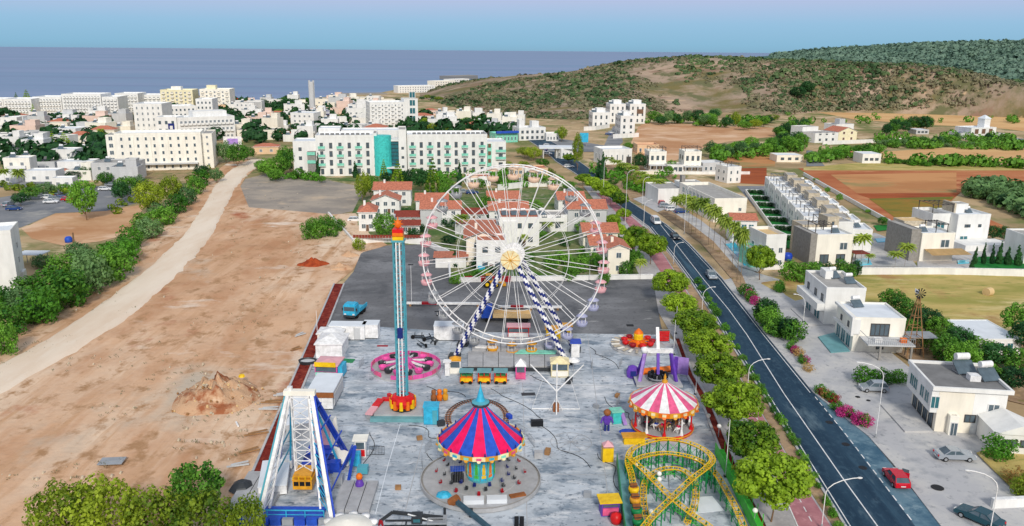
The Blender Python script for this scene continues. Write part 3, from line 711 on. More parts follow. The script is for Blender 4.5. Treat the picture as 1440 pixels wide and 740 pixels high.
for i, (x, yb, yt, w, kd) in enumerate([(510, 285, 238, 26, 'olive'), (522, 278, 244, 26, 'round'), (560, 262, 226, 24, 'conifer'), (575, 262, 238, 26, 'dark'), (592, 270, 236, 28, 'dark'), (609, 272, 222, 26, 'conifer'), (628, 268, 250, 24, 'round'), (646, 262, 224, 10, 'cypress'), (600, 258, 240, 22, 'blue'), (585, 252, 236, 20, 'round'), (545, 258, 242, 22, 'dark'), (448, 248, 214, 9, 'cypress'), (500, 250, 226, 12, 'cypress'), (540, 252, 224, 14, 'conifer'), (626, 285, 256, 20, 'round'), (640, 280, 258, 16, 'round'), (676, 268, 250, 22, 'round'), (682, 300, 274, 30, 'round'), (700, 292, 276, 24, 'round')]):
    plant(kd, 'tree', 'tall tree in the belt between the white hotel and the red-roofed villas', 'tree', x, yb, yt, w, 'trees in front of the teal hotel')
for i, (x, yb, yt, w, kd) in enumerate([(735, 245, 226, 26, 'olive'), (745, 258, 240, 24, 'round'), (760, 262, 244, 26, 'round'), (772, 256, 236, 20, 'olive'), (785, 262, 246, 22, 'round'), (713, 240, 226, 20, 'olive'), (700, 262, 246, 22, 'round'), (750, 226, 206, 30, 'olive'), (738, 222, 206, 26, 'olive'), (764, 236, 222, 22, 'round'), (800, 268, 254, 24, 'round'), (752, 300, 280, 26, 'round'), (737, 352, 328, 14, 'palm'), (648, 330, 300, 30, 'palm'), (632, 345, 330, 26, 'dark'), (640, 376, 350, 14, 'cypress'), (812, 385, 356, 30, 'bush'), (830, 380, 352, 34, 'round'), (790, 372, 350, 30, 'bush'), (800, 395, 368, 24, 'bush'), (845, 385, 358, 26, 'round'), (775, 380, 355, 24, 'bush'), (900, 395, 362, 22, 'palm'), (880, 388, 364, 24, 'bush'), (892, 378, 350, 26, 'round'), (850, 400, 378, 20, 'bush'), (640, 400, 382, 18, 'bush'), (672, 396, 380, 14, 'bush'), (820, 330, 310, 26, 'round'), (770, 330, 312, 20, 'palm'), (845, 305, 290, 20, 'round')]):
    nm = {'palm': 'palm_tree', 'bush': 'bush', 'cypress': 'cypress_tree'}.get(kd, 'tree')
    lb = {'palm': 'small garden palm among the villas behind the big wheel', 'bush': 'clipped garden bush behind the boundary wall, seen through the wheel', 'cypress': 'slim garden cypress left of the cream villa'}.get(kd, 'leafy garden tree among the villas seen through the big wheel')
    plant(kd, nm, lb, nm.split('_')[0] if nm != 'bush' else 'bush', x, yb, yt, w, 'garden plants behind the wheel ' + nm)
for i in range(34):
    x, y = ((rnd2.uniform(640, 700), rnd2.uniform(376, 396)), (rnd2.uniform(560, 840), rnd2.uniform(296, 322)), (rnd2.uniform(740, 850), rnd2.uniform(330, 392)), (rnd2.uniform(505, 600), rnd2.uniform(300, 336)))[i % 4]; plant(('bush', 'dark_bush', 'hedge_bush')[i % 3], 'bush', 'garden shrub among the red-roofed villas', 'bush', x, y, y - rnd2.uniform(9, 17), rnd2.uniform(14, 26), 'garden shrubs among the villas')
# palms and trees right of the road
pal = [(1018, 368, 300, 20), (1036, 398, 312, 22), (1029, 380, 306, 20), (1003, 352, 286, 22), (996, 345, 282, 22), (985, 335, 274, 26), (978, 328, 276, 22), (968, 322, 272, 24), (960, 316, 270, 24), (950, 310, 274, 22), (1012, 358, 296, 20), (1041, 402, 316, 18), (972, 330, 280, 22)]
for x, yb, yt, w in pal: plant('palm', 'palm_tree', 'slender palm in the row on the verge by the road', 'palm', x, yb, yt, w * 1.05, 'palms right of the road')
for x, yb, yt, w in [(888, 250, 232, 18), (900, 258, 240, 18), (876, 246, 228, 18), (866, 240, 224, 16), (912, 265, 244, 18), (925, 276, 250, 20), (855, 236, 220, 16)]:
    plant('palm', 'palm_tree', 'small palm in the far group before the flat-topped houses', 'palm', x, yb, yt, w * 1.4, 'far palms right of the road')
plant('umbrella', 'pine_tree', 'broad flat-topped tree standing beside the street pool terrace', 'tree', 1069, 395, 342, 48)
plant('cypress', 'cypress_tree', 'tall dark cypress right of the road bend', 'tree', 847, 252, 212, 13)
plant('cypress', 'cypress_tree', 'lower dark cypress paired with the tall one at the road bend', 'tree', 841, 250, 222, 12)
plant('olive', 'eucalyptus_tree', 'tall thin eucalyptus standing at the road junction', 'tree', 812, 240, 186, 18)
for i, (x, yb, yt, w, kd) in enumerate([(790, 200, 176, 16, 'olive'), (785, 198, 182, 14, 'round'), (884, 212, 200, 18, 'round'), (900, 240, 214, 24, 'dark'), (945, 240, 224, 18, 'round'), (940, 250, 232, 16, 'round'), (862, 262, 250, 20, 'round'), (850, 268, 256, 18, 'dark'), (885, 262, 246, 22, 'olive'), (905, 268, 250, 28, 'olive'), (925, 266, 248, 26, 'round'), (880, 226, 210, 16, 'round')]):
    plant(kd, 'tree', 'leafy tree on the verge around the flat-topped houses right of the road', 'tree', x, yb, yt, w, 'trees right of the road')
# trees in the fields: foot, top, width
far = []
rnd = random.Random(5)
def belt_row(pts, n, hpx, wpx, spread=3):
    for i in range(n):
        t = (i + rnd.random() * .8) / n * (len(pts) - 1); a = int(min(t, len(pts) - 2)); k = t - a
        x = pts[a][0] + (pts[a + 1][0] - pts[a][0]) * k; y = pts[a][1] + (pts[a + 1][1] - pts[a][1]) * k + rnd.uniform(-spread, spread)
        h = hpx * rnd.uniform(.75, 1.25); far.append((x, y, y - h, wpx * rnd.uniform(.8, 1.25)))
def flush(kinds, name, label, cat, group):
    for i, (x, yb, yt, w) in enumerate(far): plant(kinds[i % len(kinds)], name, label, cat, x, yb, yt, w, group)
    far.clear()
belt_row([(915, 172), (950, 176), (990, 176), (1010, 168)], 12, 17, 20); flush(('round', 'dark', 'blue'), 'tree', 'round tree of the hill-foot grove above the bare earth', 'tree', 'grove above the bare earth')
belt_row([(1000, 178), (1040, 182), (1070, 178), (1085, 170)], 9, 18, 20); flush(('round', 'dark', 'olive'), 'tree', 'green tree of the row right of the bare earth, below the hill', 'tree', 'row right of the bare earth')
belt_row([(1000, 222), (1020, 220), (1045, 218), (1065, 216)], 9, 22, 22); flush(('blue', 'round', 'blue'), 'tree', 'bushy grey-green tree of the clump left of the rust-red plot', 'tree', 'clump left of the rust plot')
belt_row([(1075, 218), (1090, 214), (1110, 212), (1130, 206)], 10, 22, 24); flush(('round', 'bush', 'dark'), 'tree', 'leafy tree in the dense clump left of the yellow farmhouse', 'tree', 'clump left of the yellow farmhouse')
belt_row([(1095, 192), (1115, 186), (1135, 184)], 6, 18, 18); flush(('round', 'dark'), 'tree', 'tree of the clump behind and left of the yellow farmhouse', 'tree', 'clump behind the yellow farmhouse')
belt_row([(1155, 225), (1180, 222), (1210, 218), (1240, 216)], 10, 16, 22); flush(('round', 'bush', 'hedge_bush'), 'tree', 'leafy tree in the hedge below the yellow farmhouse', 'tree', 'hedge below the yellow farmhouse')
belt_row([(1245, 196), (1262, 186), (1285, 184), (1305, 186)], 10, 18, 20); flush(('dark', 'round'), 'tree', 'dark green tree of the clump between the two farmhouses', 'tree', 'clump between the farmhouses')
belt_row([(1235, 205), (1260, 208), (1290, 204), (1320, 202), (1350, 200)], 14, 13, 20); flush(('bush', 'blue_bush', 'hedge_bush'), 'bush', 'low bush on the slope between the two farmhouses', 'bush', 'bushes between the farmhouses')
belt_row([(1280, 208), (1320, 206), (1370, 206), (1440, 212)], 14, 8, 14, 1); flush(('bush', 'blue_bush'), 'bush', 'bush of the upper hedge along the straw field', 'bush', 'upper hedge of the straw field')
belt_row([(1248, 228), (1290, 234), (1360, 232), (1440, 236)], 18, 9, 14, 1); flush(('bush', 'hedge_bush'), 'bush', 'bush of the lower hedge along the straw field', 'bush', 'lower hedge of the straw field')
belt_row([(1380, 202), (1400, 200), (1425, 198)], 6, 12, 16, 1); flush(('round', 'dark'), 'tree', 'tree beside the white farmhouse with the roof turret', 'tree', 'trees by the turret farmhouse')
belt_row([(1362, 272), (1390, 282), (1420, 295), (1450, 310)], 14, 20, 26, 4); flush(('blue', 'dark', 'blue'), 'tree', 'grey-green tree in the orchard right of the red field', 'tree', 'orchard right of the red field')
belt_row([(1370, 262), (1400, 266), (1450, 274)], 9, 14, 22, 2); flush(('blue', 'dark', 'blue'), 'tree', 'tree in the back row of the orchard right of the red field', 'tree', 'orchard back row')
belt_row([(1375, 128), (1400, 130), (1440, 134)], 7, 14, 22, 3); flush(('round', 'dark'), 'tree', 'dark tree on the far right slope under the wooded hill', 'tree', 'trees under the wooded hill')
for x, yb, yt, w in [(1125, 140, 100, 30), (1138, 132, 108, 22)]: q_ = hill_at(HILL, x, yb); plant('dark', 'tree', 'large bushy tree standing out on the brown hillside', 'tree', 0, 0, group='hillside trees', h=11, w=15, at=q_, z=q_.z)
# hedges, garden trees around the modern villas
for i, (x, yb, yt, w, kd) in enumerate([(1112, 395, 362, 36, 'bush'), (1135, 398, 364, 40, 'bush'), (1160, 396, 366, 36, 'dark_bush'), (1185, 392, 362, 36, 'bush'), (1202, 388, 362, 22, 'dark_bush'), (1096, 408, 392, 18, 'hedge_bush'), (1148, 386, 366, 30, 'hedge_bush')]):
    plant(kd, 'bush', 'big dark bush in the thicket left of the white garden wall', 'bush', x, yb, yt, w, 'thicket left of the white wall')
for x, yb, yt, w in [(1210, 372, 326, 30), (1198, 362, 330, 24), (1272, 375, 340, 30), (1258, 378, 352, 28), (1222, 372, 356, 18)]:
    plant('palm', 'palm_tree', 'garden palm between the two cream villas with pools', 'palm', x, yb, yt, w, 'palms between the cream villas')
for x, yb, yt, w in [(1370, 372, 346, 10), (1382, 372, 340, 9), (1394, 372, 342, 9), (1404, 372, 338, 12), (1416, 373, 346, 14), (1430, 374, 344, 14), (1366, 380, 364, 10)]:
    plant('cypress', 'cypress_tree', 'young cypress of the row on the green lawn at right', 'tree', x, yb, yt, w, 'cypresses on the lawn')
for x, yb, yt, w in [(1395, 340, 316, 22), (1412, 342, 318, 24), (1428, 340, 322, 18), (1378, 335, 324, 14)]:
    plant('dark', 'tree', 'dark garden tree behind the lawn of the right-hand villa', 'tree', x, yb, yt, w, 'trees behind the lawn')
for x, yb, yt, w in [(1147, 256, 250, 9), (1163, 272, 263, 9), (1180, 285, 272, 11), (1220, 300, 294, 10), (1241, 318, 304, 16), (1262, 325, 314, 14)]:
    plant('round', 'tree', 'tiny round tree along the white walk behind the modern villas', 'tree', x, yb, yt, w, 'young trees behind the villas')
# bushes behind the two white shop houses and around the windmill
for i, (x, yb, yt, w) in enumerate([(1255, 440, 406, 44), (1280, 452, 420, 44), (1300, 470, 432, 50), (1318, 478, 444, 40), (1330, 510, 464, 52), (1345, 500, 458, 46), (1350, 525, 480, 50), (1375, 505, 470, 50), (1400, 520, 482, 56), (1430, 530, 490, 60), (1395, 545, 508, 40), (1440, 500, 450, 50), (1430, 480, 425, 54), (1280, 478, 446, 36), (1420, 552, 515, 50), (1310, 495, 470, 40)]):
    plant(('round', 'bush', 'dark')[i % 3], 'tree', 'leafy dark green tree in the gardens behind the right-hand white houses', 'tree', x, yb, yt, w, 'garden trees behind the white houses')
for x, yb, yt, w in [(1215, 540, 512, 38), (1240, 540, 516, 36), (1262, 538, 518, 30)]:
    plant('hedge_bush', 'hedge', 'clipped rounded hedge bush behind the parked silver hatchback', 'hedge', x, yb, yt, w, 'hedge behind the hatchback')
plant('hedge_bush', 'bush', 'spreading green bush on the dry bank right of the silver sedan', 'bush', 1400, 648, 606, 52)
plant('dry_bush', 'bush', 'dry straw-coloured shrub at the right edge of the car bank', 'bush', 1428, 680, 655, 40)
plant('olive_bush', 'bush', 'straggly olive bush below the spreading green one on the bank', 'bush', 1440, 700, 664, 44)
plant('hedge_bush', 'bush', 'lone bright green bush on the dry plot above the shop houses', 'bush', 1096, 412, 397, 18)
# street-side planting beds
def bed(pts, n, hpx, wpx, kinds, name, label, cat, group, spread=4):
    belt_row(pts, n, hpx, wpx, spread); flush(kinds, name, label, cat, group)
bed([(1048, 418), (1062, 434)], 4, 18, 20, ('hedge_bush', 'flower_bush'), 'bush', 'flowering bush in the small bed at the top of the street front', 'bush', 'top street bed', 3)
bed([(1072, 452), (1090, 470), (1118, 486)], 9, 30, 34, ('bush', 'dark', 'bush'), 'bush', 'big leafy bush in the street bed before the shop houses', 'bush', 'big street bed', 5)
bed([(1108, 488), (1125, 505), (1138, 524)], 8, 14, 16, ('hedge_bush', 'hedge_bush', 'flower_bush', 'dry_bush'), 'bush', 'low hedge bush in the street bed below the big bushes', 'bush', 'middle street bed', 4)
bed([(1150, 548), (1165, 565), (1178, 576)], 7, 15, 18, ('hedge_bush', 'red_bush', 'hedge_bush', 'dry_bush'), 'bush', 'low bush in the street bed above the bougainvillea', 'bush', 'lower street bed', 4)
bed([(1178, 584), (1195, 592), (1212, 600), (1220, 604)], 7, 18, 20, ('flower_bush', 'flower_bush', 'hedge_bush'), 'bougainvillea', 'magenta bougainvillea bush at the street bed beside the lay-by', 'bush', 'bougainvillea bed', 4)
bed([(1068, 440), (1074, 448)], 2, 12, 12, ('red_bush',), 'bush', 'red flowering shrub at the head of the big street bed', 'bush', 'red shrubs', 2)
bed([(978, 395), (1000, 432), (1040, 500), (1066, 545), (1090, 585), (1110, 612), (1130, 650), (1160, 705), (1180, 745)], 34, 12, 14, ('hedge_bush', 'bush'), 'hedge', 'low roadside hedge bush between the cycle path and the road', 'hedge', 'roadside hedge', 2)
bed([(880, 345), (888, 372)], 4, 18, 18, ('red_bush', 'hedge_bush'), 'bush', 'reddish garden shrub beside the cream gabled house', 'bush', 'red garden shrubs', 5)
# coastal and town trees far off
for i in range(26):
    x = rnd.uniform(395, 450) if i < 12 else rnd.uniform(365, 415); y = rnd.uniform(150, 164) if i >= 12 else rnd.uniform(146, 154)
    plant('dark' if i % 3 else 'round', 'tree', 'dark tree in the shore wood left of the thin mast', 'tree', x, y, y - rnd.uniform(8, 13), rnd.uniform(12, 20), 'shore wood')
for x, yb, yt in [(402, 148, 136), (409, 148, 138), (428, 150, 137), (434, 150, 138), (420, 150, 138), (320, 144, 134), (340, 145, 134), (349, 146, 135), (356, 146, 136)]:
    plant('cypress', 'cypress_tree', 'thin dark cypress on the skyline of the shore', 'tree', x, yb, yt, 5, 'skyline cypresses')
for x, yb, yt, w, l in [(24, 146, 130, 10, 'smaller of the two dark conifers on the skyline at far left'), (39, 148, 126, 16, 'larger of the two dark conifers on the skyline at far left'), (41, 164, 142, 18, 'green conifer in front of the far-left white hotels'), (48, 166, 146, 10, 'thin conifer beside the green one at far left'),
                        (180, 156, 132, 22, 'dark rounded tree between the white hotels at left'), (92, 212, 186, 26, 'broad dark tree among the low roofs at left'), (76, 212, 184, 16, 'thin tall conifer among the low roofs at left')]:
    plant('conifer' if x < 100 else 'dark', 'conifer_tree', l, 'tree', x, yb, yt, w)
bed([(445, 172), (500, 178), (560, 176), (600, 168)], 26, 8, 12, ('dark', 'round', 'olive'), 'tree', 'small tree among the far town houses behind the teal hotel', 'tree', 'far town trees', 9)
bed([(590, 186), (620, 184), (660, 178), (700, 176)], 26, 12, 18, ('dark', 'round', 'olive'), 'tree', 'tree of the green belt at the hill foot behind the teal hotel', 'tree', 'hill foot belt', 6)
bed([(540, 152), (580, 146), (620, 140)], 10, 7, 12, ('dark', 'olive'), 'tree', 'tree on the low coastal rise left of the hill', 'tree', 'coastal rise trees', 4)
bed([(0, 186), (60, 192), (110, 182), (160, 178), (200, 170)], 20, 9, 12, ('dark', 'round'), 'tree', 'small tree between the far-left town roofs', 'tree', 'far left town trees', 8)
bed([(330, 175), (380, 190), (420, 196), (400, 182)], 16, 9, 12, ('dark', 'round', 'olive'), 'tree', 'small tree between the pink and white houses left of the teal hotel', 'tree', 'town trees left of the teal hotel', 8)
for x, yb, yt, w in [(30, 276, 235, 22), (8, 262, 236, 20), (136, 190, 176, 12), (143, 196, 180, 12), (135, 205, 185, 14), (150, 206, 186, 14)]:
    plant('palm', 'palm_tree', 'palm tree rising from the low town at left', 'palm', x, yb, yt, w, 'town palms at left')

def foliage_rows(name, label, rows, m, hmin, hmax, seed, leaves=44):
    """uncounted hedgerow growth along surveyed lines: (points, number, spread in pixels)"""
    r = random.Random(seed); mb = MB()
    for pts, n, spr in rows:
        for i in range(n):
            t = r.random() * (len(pts) - 1); a = int(min(t, len(pts) - 2)); k = t - a; g = G(pts[a][0] + (pts[a + 1][0] - pts[a][0]) * k, pts[a][1] + (pts[a + 1][1] - pts[a][1]) * k + r.uniform(-spr, spr)); h = r.uniform(hmin, hmax); w = h * r.uniform(.4, .75)
            for _ in range(leaves):
                d = Vector((r.gauss(0, 1), r.gauss(0, 1), r.gauss(0, .8))).normalized(); q = g + Vector((d.x * w, d.y * w, h * .5 + d.z * h * .46)); nn = (d + Vector((r.uniform(-.5, .5), r.uniform(-.5, .5), r.uniform(-.2, .6)))).normalized(); u = nn.orthogonal().normalized() * w * .3; v = nn.cross(u); mb.add([q - u, q - v * .8, q + u, q + v * .8], [(0, 1, 2, 3)])
    o = link(name, mb.mesh(name, m), kind='stuff'); o['label'] = label; o['category'] = 'foliage'
foliage_rows('hedgerow_growth', 'bushy growth along the field edges below the hill', [([(905, 170), (1010, 176), (1085, 172)], 40, 4), ([(995, 222), (1070, 218), (1135, 208)], 46, 6), ([(1140, 226), (1240, 217)], 24, 5), ([(1235, 200), (1360, 200), (1440, 204)], 60, 5), ([(1245, 230), (1440, 236)], 40, 1.5), ([(1270, 208), (1440, 211)], 34, 1.5), ([(1090, 190), (1135, 184)], 16, 4), ([(1060, 168), (1440, 172)], 30, 6)], 'leaf_bush', 2, 6, 51)
foliage_rows('orchard_growth', 'grey-green orchard mass right of the red field', [([(1360, 268), (1440, 284)], 46, 10), ([(1390, 284), (1470, 310)], 24, 6)], 'leaf_bluegreen', 3, 6, 52)
foliage_rows('verge_growth', 'low green growth on the verges beside the far road', [([(830, 240), (880, 262), (930, 270)], 36, 6), ([(870, 240), (960, 262)], 24, 8), ([(700, 262), (790, 258)], 30, 5), ([(560, 252), (720, 250)], 50, 5), ([(380, 250), (450, 252)], 30, 4)], 'leaf_hedge', 1.2, 3.5, 53)
foliage_rows('slope_growth', 'dry green scrub on the bank between dirt road and town', [([(150, 300), (260, 262), (300, 240)], 30, 8), ([(0, 262), (80, 272), (160, 258)], 30, 5)], 'leaf_olive', 1, 2.6, 54)
# ---- scrub on the hill and the far wood: nobody could count these
def scrub(name, H, n, u0, u1, v0, v1, smin, smax, leaves, m, seed, flatten=.7, test=None, lsz=.55):
    rnd = random.Random(seed); mb = MB(); made = 0
    while made < n:
        u, v = rnd.uniform(u0, u1), rnd.uniform(v0, v1); p = hill_pt(H, u, v)
        if test and not test(p, rnd): continue
        made += 1
        s = rnd.uniform(smin, smax) * (1 if rnd.random() < .85 else 1.6)
        for k in range(leaves):
            d = Vector((rnd.gauss(0, 1), rnd.gauss(0, 1), abs(rnd.gauss(0, .8)))).normalized()
            q = p + Vector((d.x * s, d.y * s, d.z * s * flatten)); nn = (d + Vector((rnd.uniform(-.5, .5), rnd.uniform(-.5, .5), rnd.uniform(-.2, .6)))).normalized()
            a = nn.orthogonal().normalized() * s * lsz; b = nn.cross(a)
            mb.add([q - a, q - b * .8, q + a, q + b * .8], [(0, 1, 2, 3)])
    return link(name, mb.mesh(name, m), kind='stuff')
def patchy(scale, lo):
    return lambda p, r: noise.fractal(Vector((p.x * scale, p.y * scale, 2)), .8, 2, 4) + r.uniform(-.25, .25) > lo
scrub('hillside_scrub', HILL, 11000, .01, .99, .02, .6, .6, 2.1, 10, 'leaf_scrub', 1, test=patchy(.009, -.1))
scrub('hillside_bushes', HILL, 2600, .0, .75, .02, .6, .9, 2.6, 14, 'leaf_hillgreen', 2, test=patchy(.009, .1))
scrub('hillside_thicket', HILL, 1300, .35, .98, .03, .5, 1.0, 2.8, 16, 'leaf_hillgreen', 3, test=patchy(.014, .12))
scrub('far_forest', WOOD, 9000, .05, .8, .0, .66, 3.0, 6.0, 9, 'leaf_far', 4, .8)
scrub('ridge_scrub', HILL, 4500, .5, .99, .02, .6, .7, 1.9, 10, 'leaf_scrub', 8, test=patchy(.02, -.25))
tag_lb = {'ridge_scrub': 'thin grey scrub over the right end of the brown hill', 'hillside_scrub': 'grey-green scrub scattered over the brown hillside', 'hillside_bushes': 'darker bushes on the left flank of the hill', 'hillside_thicket': 'green thicket patches across the middle of the hill', 'far_forest': 'blue-green forest covering the farthest hill at right'}
for k_, v_ in tag_lb.items(): bpy.data.objects[k_]['label'] = v_; bpy.data.objects[k_]['category'] = 'forest' if 'forest' in k_ else 'scrub'
# ================================================================ buildings
def _win_mesh(name, fr, gl, bars):
    mb = MB()
    mb.box(-.44, .44, -.025, .02, .06, .94, 1)
    for a in ((-.5, -.42, 0, 1), (.42, .5, 0, 1), (-.42, .42, 0, .07), (-.42, .42, .93, 1)): mb.box(a[0], a[1], -.07, .02, a[2], a[3], 0)
    if bars: mb.box(-.03, .03, -.055, .0, .07, .93, 0)
    return mb.mesh(name, [fr, gl])
WIN = {'white': _win_mesh('window', 'frame_white', 'glass', True), 'dark': _win_mesh('window', 'frame_dark', 'glass', True),
       'brown': _win_mesh('window', 'frame_white', 'brown_shutter', False), 'teal': _win_mesh('window', 'frame_white', 'glass_teal', True),
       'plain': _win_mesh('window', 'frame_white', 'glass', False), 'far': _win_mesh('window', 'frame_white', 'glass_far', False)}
def _balc_mesh(m):
    mb = MB(); mb.box(-.5, .5, -1.1, .02, -.15, 0, 1)
    mb.box(-.5, .5, -1.1, -1.03, 0, .95, 0); mb.box(-.5, -.45, -1.03, 0, 0, .95, 0); mb.box(.45, .5, -1.03, 0, 0, .95, 0)
    return mb.mesh('balcony', [m, 'white_plaster'])
BALC = {k: _balc_mesh(k) for k in ('mint_paint', 'white_plaster', 'cream_plaster')}
def _tank():
    mb = MB(); mb.cyl((-.6, .3, 1.35), (.6, .3, 1.35), .32, n=12, mi=0)
    mb.add([(-.9, -.9, .15), (.9, -.9, .15), (.9, .25, 1.0), (-.9, .25, 1.0), (-.9, -.87, .08), (.9, -.87, .08), (.9, .28, .93), (-.9, .28, .93)], [(0, 1, 2, 3), (4, 7, 6, 5), (0, 4, 5, 1), (1, 5, 6, 2), (2, 6, 7, 3), (3, 7, 4, 0)], 1)
    for x in (-.7, .7):
        mb.bar((x, .3, 0), (x, .3, 1.2), .06, 2); mb.bar((x, -.8, 0), (x, -.8, .2), .06, 2); mb.bar((x, -.8, .05), (x, .3, .05), .06, 2)
    return mb.mesh('solar_heater', ['white_paint', 'glass', 'steel'])
TANK = _tank()
def _ac():
    mb = MB(); mb.box(-.4, .4, -.16, .16, 0, .55, 0); mb.cyl((-.1, -.165, .28), (-.1, -.18, .28), .2, n=10, mi=1); return mb.mesh('air_conditioner', ['white_paint', 'dark_metal'])
AC = _ac()
class Bld:
    def __init__(s, name, label, cat, A, B, group=None, z=0):
        a = G(*A) if len(A) == 2 else Vector(A); b = G(*B) if len(B) == 2 else Vector(B)
        s.w = (b.xy - a.xy).length; s.rz = math.atan2(b.y - a.y, b.x - a.x); s.a = a
        s.o = thing(name, label, cat, (a.x, a.y, z), s.rz, group)
        s.px = PX(a)
    def part(s, name, mb, mats, parent=None, smooth=False): return part(parent or s.o, name, mb, mats, smooth)
    def box(s, name, x0, x1, y0, y1, z0, z1, m): return s.part(name, MB().box(x0, x1, y0, y1, z0, z1), m)
    def body(s, x0, x1, y0, y1, z0, z1, m='white_plaster', roof='flat', rm='roof_grey', par=.45, rh=1.6, over=.35, ridge='x'):
        s.part('wall', MB().box(x0, x1, y0, y1, z0, z1), m)
        if roof == 'flat':
            r = s.part('roof', MB().box(x0 + .2, x1 - .2, y0 + .2, y1 - .2, z1, z1 + .06), rm)
            p = MB(); t = .22; e = .03
            p.box(x0 - e, x1 + e, y0 - e, y0 + t, z1 - .05, z1 + par); p.box(x0 - e, x1 + e, y1 - t, y1 + e, z1 - .05, z1 + par)
            p.box(x0 - e, x0 + t, y0 + t, y1 - t, z1 - .05, z1 + par); p.box(x1 - t, x1 + e, y0 + t, y1 - t, z1 - .05, z1 + par)
            part(r, 'parapet', p, m)
        elif roof in ('gable', 'hip'):
            o = over; X0, X1, Y0, Y1 = x0 - o, x1 + o, y0 - o, y1 + o; b = MB(); z = z1 - .02; th = .16
            cx, cy = (X0 + X1) / 2, (Y0 + Y1) / 2
            if roof == 'hip':
                if X1 - X0 > Y1 - Y0: k = (Y1 - Y0) / 2; r0, r1 = (X0 + k, cy), (X1 - k, cy)
                else: k = (X1 - X0) / 2; r0, r1 = (cx, Y0 + k), (cx, Y1 - k)
            else: r0, r1 = ((X0, cy), (X1, cy)) if ridge == 'x' else ((cx, Y0), (cx, Y1))
            vs = [(X0, Y0, z), (X1, Y0, z), (X1, Y1, z), (X0, Y1, z), (*r0, z + rh), (*r1, z + rh)]
            up = [(p[0], p[1], p[2] + th) for p in vs]
            along_x = abs(r1[0] - r0[0]) >= abs(r1[1] - r0[1])
            F = [(0, 1, 5, 4), (2, 3, 4, 5), (1, 2, 5), (3, 0, 4)] if along_x else [(1, 2, 5, 4), (3, 0, 4, 5), (0, 1, 4), (2, 3, 5)]
            if roof == 'gable':
                b.add(up, F[:2], 0)
                b.add(vs, [f[::-1] for f in F[:2]], 1)
                # verge edges
                for (p, q) in ((0, 4), (4, 3), (1, 5), (5, 2), (0, 1), (2, 3)) if along_x else ((0, 4), (4, 1), (3, 5), (5, 2), (1, 2), (3, 0)):
                    b.add([vs[p], vs[q], up[q], up[p]], [(0, 1, 2, 3), (3, 2, 1, 0)], 1)
                s.part('roof', b, [rm, 'white_paint'])
                gbl = MB()
                if along_x: gv = [(x0, y0, z1 - .03), (x0, y1, z1 - .03), (x0, cy, z1 + rh * (1 - o / (Y1 - Y0) * 2))]; gw = [(x1, p[1], p[2]) for p in gv]
                else: gv = [(x0, y0, z1 - .03), (x1, y0, z1 - .03), (cx, y0, z1 + rh * (1 - o / (X1 - X0) * 2))]; gw = [(p[0], y1, p[2]) for p in gv]
                gbl.add(gv, [(0, 1, 2)]); gbl.add(gw, [(0, 1, 2)]); s.part('gable_wall', gbl, m)
            else:
                b.add(up, F, 0); b.add(vs, [(3, 2, 1, 0)], 1)
                for p, q in ((0, 1), (1, 2), (2, 3), (3, 0)): b.add([vs[p], vs[q], up[q], up[p]], [(0, 1, 2, 3)], 1)
                s.part('roof', b, [rm, 'white_paint'])
        s.last = (x0, x1, y0, y1, z0, z1); return s
    def at(s, face, u, box=None):
        x0, x1, y0, y1, z0, z1 = box or s.last
        if face == 'f': return (x0 + u * (x1 - x0), y0, 0), 0
        if face == 'l': return (x0, y1 - u * (y1 - y0), 0), -math.pi / 2
        return (x1, y0 + u * (y1 - y0), 0), math.pi / 2
    def win(s, face, us, zs, w, h, kind='white', box=None, name='window'):
        for z in (zs if isinstance(zs, (list, tuple)) else [zs]):
            for u in us:
                p, r = s.at(face, u, box); link(name, WIN[kind], s.o, (p[0], p[1], z), (0, 0, r), (w, 1, h))
    def door(s, face, u, w=1.0, h=2.1, kind='brown', z=0): s.win(face, [u], z, w, h, kind, name='door')
    def balc(s, face, us, zs, w, m='white_plaster', box=None):
        for z in (zs if isinstance(zs, (list, tuple)) else [zs]):
            for u in us:
                p, r = s.at(face, u, box); link('balcony', BALC[m], s.o, (p[0], p[1], z), (0, 0, r), (w, 1, 1))
    def tank(s, x, y, z, r=0, sc=1): link('solar_heater', TANK, s.o, (x, y, z), (0, 0, r), (sc,) * 3)
    def pergola(s, x0, x1, y0, y1, z0, z1, m='frame_dark', n=5):
        b = MB()
        for x in (x0, x1):
            for y in (y0, y1): b.bar((x, y, z0), (x, y, z1), .18)
        for y in (y0, y1): b.bar((x0 - .2, y, z1), (x1 + .2, y, z1), .16)
        for i in range(n): x = x0 + (x1 - x0) * i / (n - 1); b.bar((x, y0 - .2, z1 + .14), (x, y1 + .2, z1 + .14), .12)
        s.part('pergola', b, m)
def us(n, a=.08, b=.92): return [a + (b - a) * (i + .5) / n for i in range(n)]

def block(label, xl, xr, ybl, ybr, yt, depth, rows, cols, m='white_plaster', kind='plain', balc=None, name='hotel', cat='hotel', rm='roof_white', group=None, side='l', ww=.45):
    b = Bld(name, label, cat, (xl, ybl), (xr, ybr), group); h = Ht(xl, ybl, yt)
    b.body(0, b.w, 0, depth, 0, h, m, rm=rm, par=.9)
    fh = h / rows; cw = b.w / cols
    b.win('f', us(cols, .03, .97), [fh * (r + .25) for r in range(rows)], min(2.2, cw * ww), fh * .5, kind)
    if side: b.win(side, us(max(2, int(depth / 4.5))), [fh * (r + .28) for r in range(rows)], 1.2, fh * .45, kind)
    if balc: b.balc('f', us(cols, .03, .97)[::balc[1]], [fh * (r + .2) for r in range(1, rows)], cw * .72, balc[0])
    b.h = h; b.fh = fh; return b

